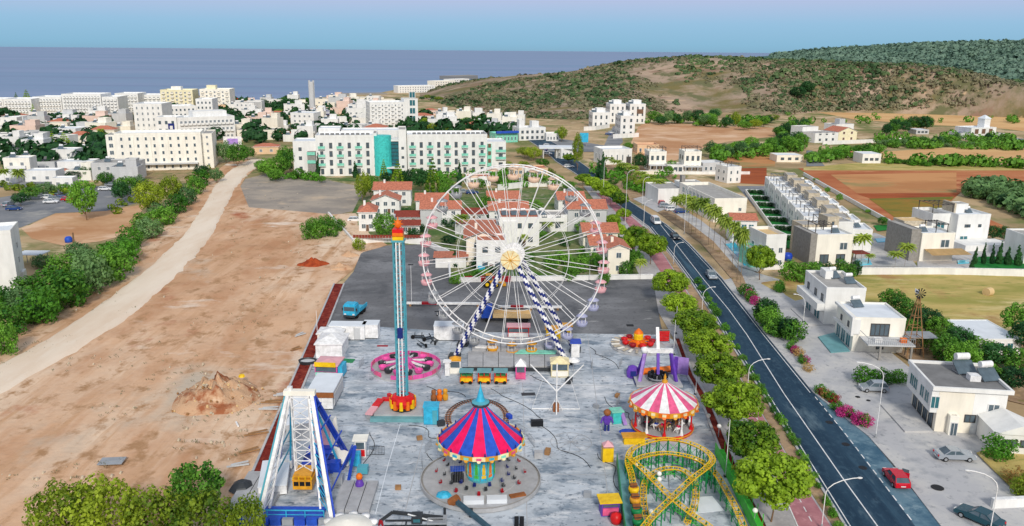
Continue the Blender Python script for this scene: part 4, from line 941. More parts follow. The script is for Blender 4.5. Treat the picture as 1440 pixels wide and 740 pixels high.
# ---------------- white hotel with the teal tower
A_, B_ = (446, 248), (686, 245)
b = Bld('hotel', 'long white four-storey hotel with mint balconies and a teal tower', 'hotel', A_, B_)
X = lambda px_: (px_ - 446) / 240 * b.w
hL = Ht(446, 248, 194)
zs = [.7, 4.1, 7.5, 10.7]
b.body(X(446), X(525), 0, 15, 0, hL, rm='roof_white', par=1.0)
L_ = b.last
b.win('f', us(6, .02, .98), zs, 1.2, 2.2, 'dark', L_); b.balc('f', us(6, .02, .98)[::2], zs[1:], 2.5, 'mint_paint', L_)
b.body(X(572), X(685), 0, 15, 0, hL + .1, rm='roof_white', par=1.0)
L2 = b.last
b.win('f', us(9, .01, .99), zs, 1.2, 2.2, 'dark', L2)
b.balc('f', [us(9, .01, .99)[i] for i in (0, 2, 4, 6, 8)], zs[1:], 2.5, 'mint_paint', L2)
b.body(X(525), X(530), -.6, 14, 0, hL + 1.2, par=.5)
b.win('f', [.5], [3.5, 7, 10.5], .9, .9, 'dark')
b.body(X(560), X(571), -.8, 14, 0, hL + 2.6, par=.5); b.win('f', [.5], [3, 6.6, 10.2], 1.0, 1.0, 'dark')
t = Ht(535, 247, 191)
mb = MB(); mb.lathe([(3.6, 0), (3.6, t), (0, t + .02)], 16, ((X(530) + X(542)) / 2 + .3, 1.2, 0)); b.part('tower', mb, 'teal_paint', smooth=False)
mb = MB(); mb.box(X(542), X(560), 1.2, 10, 3.4, 13.2, 0)
for i in range(6): mb.box(X(542) - .05, X(560) + .05, 1.05, 1.2, 4.4 + i * 1.5, 4.55 + i * 1.5, 1)
b.part('glass_atrium', mb, ['glass_teal', 'dark_metal'])
b.box('entrance', X(542), X(560), -2.0, 1.0, 2.9, 3.4, 'white_plaster'); b.box('atrium_roof', X(541), X(560), .6, 10, 13.2, 13.9, 'white_plaster')
b.body(X(414), X(446) - .1, 3, 16, 0, hL - 2, rm='roof_white'); b.win('f', [.3], [2, 6, 9.5], 1.2, 1.4, 'dark')
b.box('terrace', X(434), X(446) - .2, .2, 2.9, 0, 9.5, 'dark_stone'); b.box('terrace_rail', X(434) - .1, X(446) - .3, -.1, .1, 5.0, 6.2, 'mint_paint'); b.box('terrace_rail', X(434) - .1, X(446) - .3, -.1, .1, 8.2, 9.4, 'mint_paint')
b.body(X(686), X(713), 2.0, 15, 0, hL - 2.6, rm='roof_white'); b.win('f', [.72], [2.4, 5.8, 8.6], 1.6, 2, 'dark'); b.balc('f', [.72], [5.8, 8.6], 4, 'mint_paint')
b.box('stair_tower', X(686), X(692), 1.7, 2.0, .4, hL - 3, 'mint_paint')
for i in range(4): b.box('stair_opening', X(687), X(691), 1.5, 1.7, 1.4 + 3 * i, 2.9 + 3 * i, 'brown_shutter')
for x_ in range(452, 522, 7): b.box('roof_box', X(x_), X(x_) + 1.3, 3, 5, hL + .06, hL + 1.3, 'roof_dark')
for x_ in range(580, 682, 7): b.box('roof_box', X(x_), X(x_) + 1.3, 3, 5, hL + .16, hL + 1.4, 'roof_dark')
b.body(X(446), X(476), 16, 26, 0, hL + 1.8, 'white_plaster', rm='roof_white')
b.body(X(478), X(560), 16, 27, 0, hL + .9, 'white_plaster', rm='roof_white')

# ---------------- cream hotel at left and the white ones behind it
b = block('cream five-storey hotel block standing left of the dirt road', 166, 286, 241, 238, 191, 13, 5, 10, 'ivory_plaster', 'plain', None, side=None, ww=.28)
b.win('r', us(3), [b.fh * (r + .3) for r in range(5)], 1, 1.2, 'far')
for k in range(4):
    b.box('pilaster', b.w * (.2 + .2 * k), b.w * (.2 + .2 * k) + .5, -.25, -.02, .2, b.h - .5, 'ivory_plaster')
b.box('plinth_canopy', b.w * .2, b.w * .95, -2.2, -.03, 2.5, 2.9, 'grey_plaster')
b.body(b.w + .1, b.w + 4, 3, 20, 0, b.h - .4, 'ivory_plaster'); b.win('f', [.5], [b.fh * (r + .3) for r in range(5)], .9, 1.1, 'far')
b.body(-3.6, -.1, 2.0, 13, 0, b.h - .3, 'ivory_plaster'); b.win('f', [.5], [b.fh * (r + .25) for r in range(5)], 1.6, 1.7, 'white')
b = block('white terraced hotel wing with two rows of balconies right behind the cream hotel', 252, 332, 200, 196, 168, 16, 3, 13, balc=('white_plaster', 1), kind='far', ww=.6)
b.box('penthouse', b.w * .3, b.w * .9, 4, 14, b.h + .08, b.h + 3.5, 'white_plaster')
b = block('white hotel block with a dark blue sign panel behind the cream hotel', 222, 251, 200, 200, 167, 12, 3, 3, side=None)
b.box('sign_panel', b.w * .58, b.w * .88, -.25, -.02, b.h * .45, b.h * .8, 'navy_paint'); b.box('sign_emblem', b.w * .66, b.w * .8, -.32, -.25, b.h * .55, b.h * .7, 'frame_white')
b = block('tall white hotel block with plain facade, left of the blue sign', 191, 231, 188, 188, 148, 18, 5, 5, kind='far', side=None, ww=.3)
block('white hotel slab behind the blue sign panel, topped by a long parapet', 228, 278, 180, 178, 152, 16, 4, 8, kind='plain')
block('white hotel slab right of the long parapet one', 278, 301, 176, 176, 141, 14, 5, 4, kind='plain', side=None)
b = block('pale yellow apartment tower on the skyline, left of the pair', 228, 273, 158, 158, 128, 18, 6, 7, 'yellow_plaster', 'far', ('cream_plaster', 2), name='apartment_building', cat='apartment')
b.box('lift_housing', b.w * .3, b.w * .6, 4, 10, b.h, b.h + 3.2, 'ivory_plaster')
b = block('pale yellow apartment tower on the skyline, right of the pair', 283, 325, 158, 158, 127, 18, 6, 7, 'ivory_plaster', 'far', ('cream_plaster', 2), name='apartment_building', cat='apartment')
b.box('lift_housing', b.w * .2, b.w * .5, 4, 10, b.h, b.h + 3.6, 'yellow_plaster')
for lb, xl, xr, yb, yt, r_, c_ in (('long white seaside hotel with a grid of balconies, largest of the far-left row', 90, 145, 164, 134, 6, 12), ('white seaside hotel at the left end of the row, under the dark conifers', 8, 47, 165, 141, 4, 8),
                           ('white seaside hotel between the conifers and the largest one', 49, 89, 163, 138, 4, 9), ('lilac-white hotel wing joined at the right of the largest seaside one', 146, 168, 164, 138, 6, 4), ('white seaside hotel behind the dark rounded tree', 164, 196, 158, 133, 5, 6), ('white seaside block cut by the left edge of the picture', -20, 7, 163, 141, 4, 4), ('low white seaside block left of the yellow towers', 197, 228, 156, 135, 4, 5)):
    block(lb, xl, xr, yb, yb, yt, 20, r_, c_, kind='far', balc=('white_plaster', 1), ww=.5)
b = block('white hotel with a glass stair tower at the foot of the hill', 521, 570, 180, 179, 146, 18, 6, 10, kind='far', balc=('white_plaster', 2), ww=.4)
b.body(b.w + .1, b.w + 9, 3, 14, 0, Ht(575, 180, 141), 'white_plaster'); b.win('f', [.6], [3, 8, 13, 18], 4, 4, 'teal')
block('long low white seaside hotel on the headland left of the hill', 560, 612, 131, 130, 122, 14, 3, 14, kind='far', side=None)
block('cream seaside block on the headland, beyond the long low one', 611, 640, 124, 123, 115, 14, 3, 8, 'ivory_plaster', kind='far', side=None)
block('white seaside block farthest along the headland', 634, 660, 120, 119, 112.5, 14, 3, 7, kind='far', side=None)

# ---------------- small town houses
town = [
 ('small red house on the skyline right of the yellow towers', 327, 336, 146, 139, 'red', 'flat'), ('pink house with orange base right of the yellow towers', 316, 331, 157, 147, 'pink_plaster', 'flat'), ('pale pink row house below the skyline cypresses', 336, 362, 156, 144, 'pink_plaster', 'flat'),
 ('white cube house left of the dark blue roof', 400, 429, 163, 148, 'white_plaster', 'flat'), ('low building with a dark blue roof left of the thin mast', 421, 464, 170, 158, 'navy', 'flat'), ('cream shore house right of the thin mast', 443, 480, 152, 140, 'cream_plaster', 'flat'), ('second cream shore house right of the thin mast', 481, 505, 148, 137, 'ivory_plaster', 'flat'),
 ('pink fronted house left of the orange one in town', 342, 370, 177, 166, 'pink_plaster', 'flat'), ('orange-pink house left of the teal awning', 391, 416, 176, 165, 'orange_plaster', 'flat'), ('long cream low building behind the dirt road trees', 334, 392, 197, 184, 'cream_plaster', 'flat'), ('orange-red market shed left of the teal hotel', 357, 392, 217, 203, 'orange_plaster', 'tile'),
 ('low shop with a teal awning behind the teal hotel', 430, 462, 188, 177, 'teal', 'flat'), ('white flat-roofed box behind the left wing of the teal hotel', 448, 476, 197, 185, 'white_plaster', 'flat'), ('white stepped house in the far town left of the glass stair tower hotel', 488, 515, 170, 153, 'white_plaster', 'flat'),
 ('red-roofed low house right of the glass stair tower', 578, 610, 172, 160, 'white_plaster', 'tile'), ('white house at the hill foot right of the red roof', 616, 632, 174, 158, 'white_plaster', 'flat'), ('terracotta-roofed house on the slope above the white one', 598, 616, 162, 153, 'pink_plaster', 'tile'),
 ('cream low house on the coastal rise', 532, 556, 150, 141, 'cream_plaster', 'flat'), ('long sand-coloured shore building', 506, 540, 146, 138, 'cream_plaster', 'flat'), ('pale orange house on the shore below the mast', 452, 476, 162, 153, 'pink_plaster', 'flat'), ('white house below the dark blue roof', 464, 488, 178, 166, 'white_plaster', 'flat'),
 ('white house behind the green wood by the shore', 372, 398, 150, 141, 'white_plaster', 'flat'), ('orange house on the shore left of the green wood', 300, 318, 160, 149, 'orange_plaster', 'flat'), ('white villa above the long cream low building', 352, 385, 188, 175, 'white_plaster', 'flat'),
 ('grey-white house among trees above the teal hotel roof', 496, 520, 188, 176, 'grey_plaster', 'flat'), ('small ochre shed behind the right wing of the teal hotel', 656, 676, 190, 183, 'orange_plaster', 'flat'),
 ('cream wing with orange roof in the low town at left', 97, 128, 204, 186, 'cream_plaster', 'tile'), ('cream hall with red tiled roof left of the white hotel stack', 128, 162, 196, 178, 'cream_plaster', 'tile'), ('orange plaster house right of the red-tiled hall', 148, 168, 206, 190, 'orange_plaster', 'tile'),
 ('long grey-roofed shed at the far left of the low town', -10, 34, 204, 190, 'white_plaster', 'flat'), ('grey-roofed shed right of the farthest-left one', 35, 66, 200, 186, 'grey_plaster', 'flat'), ('low white shed below the red-tiled hall', 100, 132, 226, 214, 'white_plaster', 'flat'), ('orange kiosk in the low town at left', 40, 52, 238, 227, 'orange_plaster', 'flat'),
 ('wide white-roofed market hall at the left edge', -15, 22, 258, 244, 'white_plaster', 'white'), ('white-roofed market hall beside the small palm', 36, 80, 256, 242, 'white_plaster', 'white'), ('white-roofed hall right of the red awning', 82, 130, 244, 229, 'white_plaster', 'white'), ('small red-roofed pavilion between the market halls', 76, 95, 249, 240, 'white_plaster', 'tile'), ('low white outbuilding below the market halls', 74, 103, 264, 254, 'white_plaster', 'white'),
 ('grey-roofed shed behind the market halls', 30, 78, 240, 231, 'grey_plaster', 'flat'), ('white garage row left of the cream hotel', 140, 160, 236, 227, 'white_plaster', 'flat'), ('pale house at the left edge above the market halls', -12, 14, 226, 213, 'white_plaster', 'flat'), ('beige house behind the shed row at far left', 66, 96, 186, 174, 'cream_plaster', 'flat'), ('low white terrace below the largest seaside hotel', 92, 128, 172, 164, 'white_plaster', 'flat'),
]
for lb, xl, xr, yb, yt, m, rf in town:
    b = Bld('house', lb, 'house', (xl, yb), (xr, yb - .4)); h = max(3, Ht(xl, yb, yt)); d = min(14, b.w * .7)
    mm = {'red': 'red_paint', 'navy': 'grey_plaster', 'teal': 'white_plaster'}.get(m, m)
    b.body(0, b.w, 0, d, 0, h * (.72 if rf == 'tile' else 1), mm, 'hip' if rf == 'tile' else 'flat', rm='tile' if rf == 'tile' else {'navy': 'navy_paint', 'white': 'roof_white'}.get(m if m == 'navy' else rf, 'roof_grey'), rh=h * .28)
    n = max(2, int(b.w / 4)); fl = max(1, int(h * .9 / 3.1))
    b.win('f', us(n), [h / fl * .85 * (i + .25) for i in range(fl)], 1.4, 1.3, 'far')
    if m == 'teal': b.box('awning', 0, b.w, -4, -.05, h * .5, h * .56, 'teal_paint')
    if m == 'navy': b.box('awning', 0, b.w, -3, -.05, h * .75, h * .8, 'navy_paint')
    if rf == 'flat' and h > 6: b.body(b.w * .55, b.w * .9, d * .3, d * .8, h + .07, h + 2.6, mm); b.tank(b.w * .25, d * .5, h + .06, 0, 1.3)
# the packed houses of the far town
rnd = random.Random(21); taken = [o_.location.xy for o_ in COL.objects if o_.parent is None and o_.get('category') in ('house', 'hotel', 'apartment')]
def filler(n, x0, x1, y0, y1, wmin, wmax, label, group, mats):
    k = 0; tries = 0
    while k < n and tries < 900:
        tries += 1; x, y = rnd.uniform(x0, x1), rnd.uniform(y0, y1); g = G(x, y); w = rnd.uniform(wmin, wmax)
        if any((q - g.xy - Vector((w * .3, 0))).length < w * .8 + 4 for q in taken): continue
        taken.append(g.xy + Vector((w * .4, 0))); k += 1; m = rnd.choice(mats); h = rnd.choice((3.2, 3.4, 3.3, 6.2, 6.5) if x < 170 else (3.2, 6.2, 6.5, 6.3, 9.2)); d = w * rnd.uniform(.6, 1)
        b = Bld('house', label, 'house', (g.x, g.y, 0), (g.x + w, g.y + rnd.uniform(-.2, .2) * w, 0), group)
        if rnd.random() < .1: b.body(0, b.w, 0, d, 0, h, m, 'hip', 'tile', rh=1.8)
        else:
            b.body(0, b.w, 0, d, 0, h, m, rm=rnd.choice(('roof_grey', 'roof_white', 'roof_dark')))
            if rnd.random() < .6: b.body(b.w * .5, b.w * .9, d * .3, d * .8, h + .07, h + 2.5, m)
            b.tank(b.w * .25, d * .5, h + .06, 0, 1.2)
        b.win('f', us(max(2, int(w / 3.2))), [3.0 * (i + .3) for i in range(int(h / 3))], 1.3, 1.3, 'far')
        if rnd.random() < .4: b.balc('f', [.5], [3.0 * i for i in range(1, int(h / 3))], b.w * .7)
    return k
WM = ['white_plaster'] * 5 + ['ivory_plaster', 'cream_plaster', 'grey_plaster', 'pink_plaster']
filler(34, -10, 160, 166, 224, 8, 18, 'small house packed among trees in the low town at far left', 'packed houses at far left', WM)
filler(46, 305, 520, 147, 200, 8, 16, 'small house in the far town behind the teal hotel', 'packed houses in the middle town', WM)
filler(18, 590, 720, 172, 192, 8, 13, 'small hill-foot house behind the right wing of the teal hotel', 'packed houses at the hill foot', WM)
filler(10, 200, 330, 146, 160, 9, 16, 'small house below the skyline behind the white hotel stack', 'packed houses behind the hotels', WM)
filler(12, 0, 160, 228, 262, 9, 16, 'low house among the market halls at left', 'low houses among the market halls', ['white_plaster', 'grey_plaster', 'ivory_plaster'])
tw = MB()
for n_, x0, x1, y0, y1 in ((90, -10, 165, 166, 240), (130, 300, 520, 148, 204), (60, 560, 720, 168, 194), (30, 195, 335, 146, 166)):
    for i in range(n_):
        y = rnd.uniform(y0, y1); g = G(rnd.uniform(x0, x1), y); h = rnd.uniform(4, 8.5); w = h * rnd.uniform(.35, .7)
        for k in range(42):
            d = Vector((rnd.gauss(0, 1), rnd.gauss(0, 1), rnd.gauss(0, .8))).normalized(); q = g + Vector((d.x * w, d.y * w, h * .58 + d.z * h * .42)); nn = (d + Vector((rnd.uniform(-.5, .5), rnd.uniform(-.5, .5), rnd.uniform(-.2, .6)))).normalized(); a = nn.orthogonal().normalized() * w * .42; b2 = nn.cross(a); tw.add([q - a, q - b2 * .8, q + a, q + b2 * .8], [(0, 1, 2, 3)])
        tw.cyl(g, g + Vector((0, 0, h * .4)), .2, .12, 5)
o = link('town_foliage', tw.mesh('town_foliage', 'leaf_dark'), kind='stuff'); o['label'] = 'dark green trees filling the gaps between the far town roofs'; o['category'] = 'trees'
# thin mast / chimney on the shore
mb = MB(); g = G(440, 162); hh = Ht(440, 162, 113)
for dx, dy in ((-1, -1), (1, -1), (1, 1), (-1, 1)): mb.bar((dx * 1.5, dy * 1.5, 0), (dx * 1.5, dy * 1.5, hh), .5)
mb.box(-1.3, 1.3, -1.3, 1.3, 0, hh - 1)
solo('chimney_tower', 'tall thin grey tower rising above the sea horizon in the far town', 'tower', mb, 'grey_plaster', g)
# billboards
for lb, px_, yb, yt, w, m in (('tilted white and lilac billboard right of the cream hotel', 328, 212, 192, 8.5, 'lilac_paint'), ('bright cyan billboard beside the road junction', 821, 206, 187, 4.5, 'sky_paint')):
    g = G(px_, yb); h = Ht(px_, yb, yt); o = thing('billboard', lb, 'billboard', g, .1)
    mb = MB(); mb.bar((-w * .3, .2, 0), (-w * .3, .2, h), .3); mb.bar((w * .3, .2, 0), (w * .3, .2, h), .3); part(o, 'post', mb, 'steel')
    part(o, 'panel', MB().box(-w / 2, w / 2, -.1, .1, h * .3, h), 'white_paint' if 'lilac' in lb else m)
    if 'lilac' in lb: part(o, 'poster', MB().box(-w * .28, w * .3, -.16, -.1, h * .45, h * .85), m)
# lone white building at left edge beside the bushes
b = Bld('apartment_building', 'plain white apartment block cut by the left edge, among the bushes', 'apartment', (-42, 416), (27, 410)); h = Ht(0, 412, 330)
b.body(0, b.w, 0, 9, 0, h, rm='roof_white', par=.7); b.win('r', [.5], [2, 5, 8], 1.1, 1.3); b.win('f', [.25], [2, 5.2, 8.4], 1.2, 1.3)
b.box('side_wall', b.w + .05, b.w + .6, 4, 7, 0, h * .25, 'white_plaster')
g = G(48, 372); o = thing('carport', 'small white carport roof beside the apartment block at the left edge', 'carport', g)
mb = MB(); [mb.bar((x, y, 0), (x, y, 2.6), .14) for x in (-2.4, 2.4) for y in (-1.6, 1.6)]; part(o, 'post', mb, 'steel'); part(o, 'roof', MB().box(-2.9, 2.9, -2, 2, 2.6, 2.8), 'roof_white')

# ---------------- red-roofed villas behind the dark lot
def villa(label, xl, xr, yb, ye, yr, depth=9, m='white_plaster', roof='gable', ridge='x', rm='tile', wins=3, floors=2, kind='white', cat='house', wing=None, over=.4, chim=True):
    b = Bld('villa', label, cat, (xl, yb), (xr, yb - .3)); h = Ht(xl, yb, ye)
    rh = max(.9, depth * .22 if ridge == 'x' else b.w * .22)
    b.body(0, b.w, 0, depth, 0, h, m, roof, rm, rh=rh, ridge=ridge, over=over)
    fh = h / floors
    b.win('f', us(wins), [fh * (i + .32) for i in range(floors)], 1.2, 1.3, kind); b.win('r', us(2), [fh * (i + .32) for i in range(floors)], 1.1, 1.2, kind); b.win('l', us(2), [fh * (i + .32) for i in range(floors)], 1.1, 1.2, kind)
    b.door('f', .5 if wins % 2 == 0 else .62, 1.0, 2.1)
    if chim and roof != 'flat': b.box('chimney', b.w * .25, b.w * .25 + .6, depth * .4, depth * .4 + .6, h + rh * .3, h + rh + .9, m)
    b.h = h; b.d = depth; return b
b = villa('white villa with hipped red roof, leftmost of the villa row', 505, 529, 326, 299, 285, 8, roof='hip', wins=2)
b.body(b.w + .1, b.w + 5, 1.5, 7, 0, 3, 'grey_plaster')
b = villa('white villa with two tiers of red roof behind the leftmost one', 523, 562, 303, 283, 271, 8, ridge='y', wins=3)
b = villa('white upper villa with long red roof, highest at left of the row', 526, 578, 290, 268, 258, 9, wins=4)
b = villa('grey-sided villa with red roof left of the wheel rim', 592, 648, 319, 295, 286, 8, 'white_plaster', wins=4)
b.box('grey_gable', -.12, 6, -.1, -.01, .2, b.h - .3, 'grey_plaster')
villa('back villa with low red roof behind the grey-sided one', 585, 630, 300, 283, 274, 8, wins=3)
b = villa('white villa with red roof behind the wheel top, lower of two', 688, 743, 312, 297, 288, 9, wins=4)
villa('white villa with red roof behind the wheel top, upper of two', 686, 731, 294, 281, 273, 9, wins=4)
b = villa('cream villa with broad front gable seen through the left of the wheel', 656, 704, 374, 336, 323, 12, 'cream_plaster', ridge='y', wins=2, over=.7)
b.box('verandah_roof', -7.5, .5, -2.5, 3, 2.6, 2.8, 'tile'); b.box('garage', -7, -.1, -2, 3, 0, 2.5, 'white_plaster')
b = villa('white cube annex in front of the cream gabled villa', 670, 712, 383, 341, 341, 7, roof='flat', wins=2, kind='dark')
b = villa('white flat-roofed villa with roof tanks behind the wheel hub', 702, 758, 347, 301, 301, 11, roof='flat', wins=3, kind='dark', rm='roof_white') if False else villa('white flat-roofed villa with roof tanks behind the wheel hub', 702, 758, 347, 308, 301, 11, roof='flat', wins=3, kind='dark')
for i in range(5): b.tank(1.5 + i * 2.4, 5, b.h + .06, .3, 1.0)
b.body(b.w * .1, b.w * .45, -1.2, -.05, 0, b.h - 1, 'white_plaster')
b = villa('white villa with red roof left of the far pines', 785, 822, 300, 282, 274, 9, wins=3)
b = villa('pale green-sided villa with long red roof right behind the wheel', 798, 852, 326, 295, 287, 9, 'grey_plaster', wins=3)
b.body(-9, -.1, 0, 7, 0, b.h * .7, 'white_plaster'); b.win('f', us(2), [1, 3.6], 1.4, 1.4, 'dark'); b.balc('f', [.5], [3.2], 7, 'white_plaster')
b = villa('cream villa with red roof behind the cream gabled house by the path', 820, 868, 352, 328, 320, 8, 'cream_plaster', wins=3)
b = villa('low white house with red roof left of the cream gabled house by the path', 830, 853, 374, 346, 339, 8, 'ivory_plaster', wins=2)
b = villa('cream gabled house with red roof at the corner beside the cycle path', 854, 884, 387, 351, 339, 9, 'cream_plaster', ridge='y', wins=1, floors=2)
b.box('step', -2, 0, -2, .5, 0, .6, 'white_plaster')
b = villa('white terrace house with glass balcony left of the pale green-sided villa', 758, 796, 324, 306, 306, 8, roof='flat', wins=3, kind='teal')
villa('low maroon-roofed car shelter right of the leftmost villas', 556, 592, 318, 306, 300, 6, 'grey_plaster', rm='tile_dark', floors=1, wins=2, chim=False)
villa('second maroon-roofed shelter in front of the first', 562, 590, 330, 318, 312, 5, 'white_plaster', rm='tile_dark', floors=1, wins=2, chim=False)
villa('maroon-roofed carport right of the grey-sided villa', 648, 684, 313, 302, 296, 6, 'grey_plaster', rm='tile_dark', floors=1, wins=2, chim=False)
villa('white flat garage with grey wall in the middle of the villas', 640, 700, 330, 318, 318, 8, 'grey_plaster', roof='flat', floors=1, wins=3)
villa('ochre town house above the wheel top, left of three', 722, 736, 258, 238, 236, 8, 'orange_plaster', roof='flat', wins=2)
villa('grey-white town house above the wheel top, middle of three', 738, 752, 258, 238, 236, 8, 'white_plaster', roof='flat', wins=2)
villa('ochre town house above the wheel top, right of three', 754, 770, 258, 238, 236, 8, 'orange_plaster', roof='flat', wins=2)
villa('white low annex below the right wing of the teal hotel', 656, 690, 262, 250, 248, 7, roof='flat', floors=1, wins=3)
# walls round the villas
def wall(label, pts, h, th=.3, m='white_plaster', name='boundary_wall', cat='wall', cap=True):
    g = [G(*p) for p in pts]; o = thing(name, label, cat, g[0])
    mb = MB(); path_line(mb, [p - g[0] for p in g], th, 0, h); part(o, 'wall', mb, m)
    if cap: mb = MB(); path_line(mb, [p - g[0] for p in g], th + .14, h, h + .1); part(o, 'coping', mb, 'white_paint')
    return o
wall('long white boundary wall between the dark lot and the villas', [(633, 398), (918, 393)], 1.1)
wall('white boundary wall climbing beside the parking lot corner', [(633, 398), (631, 360), (597, 345)], 1.3)
wall('cream wall with maroon fence at the back left of the parking lot', [(497, 344), (545, 341), (597, 344)], 1.6)
wall('white diagonal wall beside the square bush patch', [(462, 303), (497, 342)], 1.0)
wall('white roadside wall above the wheel top', [(700, 268), (745, 263), (795, 262)], 2.0)
o = thing('fence_line', 'maroon slatted fence on the cream wall behind the parking lot', 'fence', G(497, 344))
g0 = G(497, 344); g1 = G(597, 344)
for i in range(24):
    p = (g1 - g0) * (i / 24); q = (g1 - g0) * ((i + .86) / 24)
    mb = MB(); path_line(mb, [p, q], .1, 1.72, 2.5); part(o, 'panel', mb, 'tile_dark')
for i, x in enumerate((680, 694, 658, 712)):
    g = G(x, 399); solo('planter', 'maroon planter against the boundary wall, seen through the wheel', 'planter', MB().box(-.9, .9, -.4, .4, 0, 1.3), 'crimson_paint', g + Vector((0, 1.2, 0)), group='maroon planters')

# ---------------- right of the road, far
for lb, xl, xr, yb, yt, rows, cols, d in (('white modern block left in the hill-foot group', 833, 857, 180, 160, 2, 3, 14), ('white modern block at the back of the hill-foot group', 857, 879, 174, 148, 3, 3, 14), ('white modern block with brown balcony at the right of the hill-foot group', 885, 907, 174, 148, 3, 3, 14), ('white modern block in front of the hill-foot group, by the street', 872, 892, 192, 165, 3, 2, 16)):
    b = block(lb, xl, xr, yb, yb, yt, d, rows, cols, kind='dark', name='house', cat='house', ww=.3)
    b.body(b.w * .3, b.w * .8, d * .3, d * .8, b.h + .07, b.h + 2.8); b.tank(b.w * .15, d * .5, b.h + .07, 0, 1.6)
    if 'brown' in lb: b.box('brown_balcony', b.w * .45, b.w * .85, -.4, -.02, b.h * .55, b.h * .78, 'brown_shutter')
wall('white retaining wall left of the hill-foot group', [(821, 184), (838, 183), (856, 180)], 2.4)
wall('white retaining wall below the hill-foot group', [(862, 195), (898, 193)], 2.4)
b = block('white two-storey shop house with roof turrets beyond the wheel top', 730, 767, 198, 197, 182, 12, 2, 5, kind='dark', name='house', cat='house')
b.body(1, 4, 3, 7, b.h, b.h + 4.5); b.body(b.w - 7, b.w - 3, 3, 7, b.h, b.h + 3.6)
b = block('low shop with blue canopy left of the turreted shop house', 697, 728, 201, 200, 190, 10, 1, 6, 'mint_paint', 'teal', name='shop', cat='shop'); b.box('canopy', 0, b.w, -2, -.02, b.h + .95, b.h + 2, 'royal_paint')
block('low pale shop right of the turreted shop house', 768, 786, 199, 199, 190, 8, 1, 4, name='shop', cat='shop')
b = block('small white petrol station kiosk by the road junction', 789, 806, 224, 223, 212, 6, 1, 3, name='kiosk', cat='kiosk')
g = G(782, 222); o = thing('petrol_canopy', 'flat white canopy over the forecourt at the road junction', 'canopy', g)
mb = MB(); [mb.bar((x, y, 0), (x, y, 4.6), .35) for x in (-6, 0, 6) for y in (-3, 3)]; part(o, 'column', mb, 'white_paint'); part(o, 'roof', MB().box(-8, 8, -4.5, 4.5, 4.6, 5.3), 'roof_white')
b = block('long low white warehouse beside the road bend', 847, 888, 232, 231, 213, 12, 1, 5, name='warehouse', cat='warehouse', ww=.2); b.box('dark_door', b.w - 2.5, b.w - .4, -.12, -.02, .1, 3.4, 'frame_dark')
for lb, xl, xr, yb, yt in (('square cream house with roof frame, left of the flat-topped pair', 912, 936, 241, 216), ('square cream house with roof frame, right of the flat-topped pair', 961, 985, 243, 216)):
    b = block(lb, xl, xr, yb, yb, yt, 9, 2, 3, 'ivory_plaster', 'dark', name='house', cat='house')
    b.pergola(.3, b.w - .3, .4, 6, b.h + .05, b.h + 2.4); b.box('porch', -.4, b.w + .4, -3, -.02, 2.6, 2.9, 'grey_plaster'); [b.box('porch_column', x, x + .3, -2.9, -2.6, 0, 2.6, 'grey_plaster') for x in (0, b.w * .35, b.w * .7, b.w - .3)]
    if 'right' in lb: b.body(-7, -.1, -1, 6, 0, 3, 'white_plaster'); b.win('f', us(3), .6, 1.4, 1.8, 'dark'); b.box('garden_wall', -9, 26, -5, -4.7, 0, 1.2, 'white_plaster')
block('low orange-roofed house behind the left flat-topped one', 896, 926, 216, 216, 206, 10, 1, 4, 'orange_plaster', name='house', cat='house', rm='tile')
wall('beige low wall in front of the left flat-topped house', [(898, 246), (950, 245)], 1.6, m='cream_plaster')
block('low white annex with hedges right of the flat-topped pair', 988, 1018, 243, 242, 232, 8, 1, 4, 'grey_plaster', name='house', cat='house')
b = block('white tower house with roof pergola above the big flat roof', 1022, 1041, 258, 257, 238, 8, 2, 2, name='house', cat='house', ww=.25); b.pergola(.5, b.w - .5, 1, 6, b.h + .05, b.h + 1.8)
b = Bld('showroom', 'big flat-roofed cream hall with a wide roof parapet right of the road', 'building', (1003, 313), (1048, 312)); h = Ht(1003, 313, 284)
b.body(0, b.w, 0, 30, 0, h, 'ivory_plaster', par=1.0, rm='roof_grey'); b.win('l', us(8), [1, 4.4], 2.2, 2.4, 'teal'); b.win('f', [.8], [3.2], 1, 1)
b.body(b.w * .25, b.w, 30.2, 42, 0, h - .5, 'white_plaster'); b.box('column', b.w * .1, b.w * .22, 31, 33, 0, h + 3, 'dark_stone')
b.body(-7, b.w * .2, 30.2, 44, 0, h - 1.5, 'white_plaster')
b = Bld('pool_house', 'white house with pink-flowered terrace and pale red roof beside the street pool', 'house', (1028, 342), (1064, 343)); h = Ht(1028, 342, 312)
b.body(0, b.w, 1.5, 9, 0, h, 'white_plaster', 'gable', 'tile', rh=1.3); b.win('f', us(3), [.6, 3.2], 1.4, 1.6, 'teal'); b.box('terrace', 0, b.w, -1.6, 1.45, 2.6, 2.9, 'white_plaster'); b.box('flower_rail', 0, b.w, -1.75, -1.4, 2.95, 3.7, 'crimson_paint')
[b.box('column', x, x + .25, -1.5, -1.25, 0, 2.6, 'white_plaster') for x in (0, b.w * .5, b.w - .25)]
b = Bld('house', 'white block with tan roof terrace right of the street pool', 'house', (1074, 380), (1102, 379)); h = Ht(1074, 380, 335)
b.body(0, b.w, 0, 9, 0, h, 'white_plaster', rm='canvas_sand', par=.8); b.win('f', [.3, .75], [1, 3.9], 1, 1.3); b.win('l', us(2), [1, 3.9], 1.4, 1.5, 'teal')
b.body(-2.6, -.05, 2, 8, 0, h * .55, 'mint_paint')
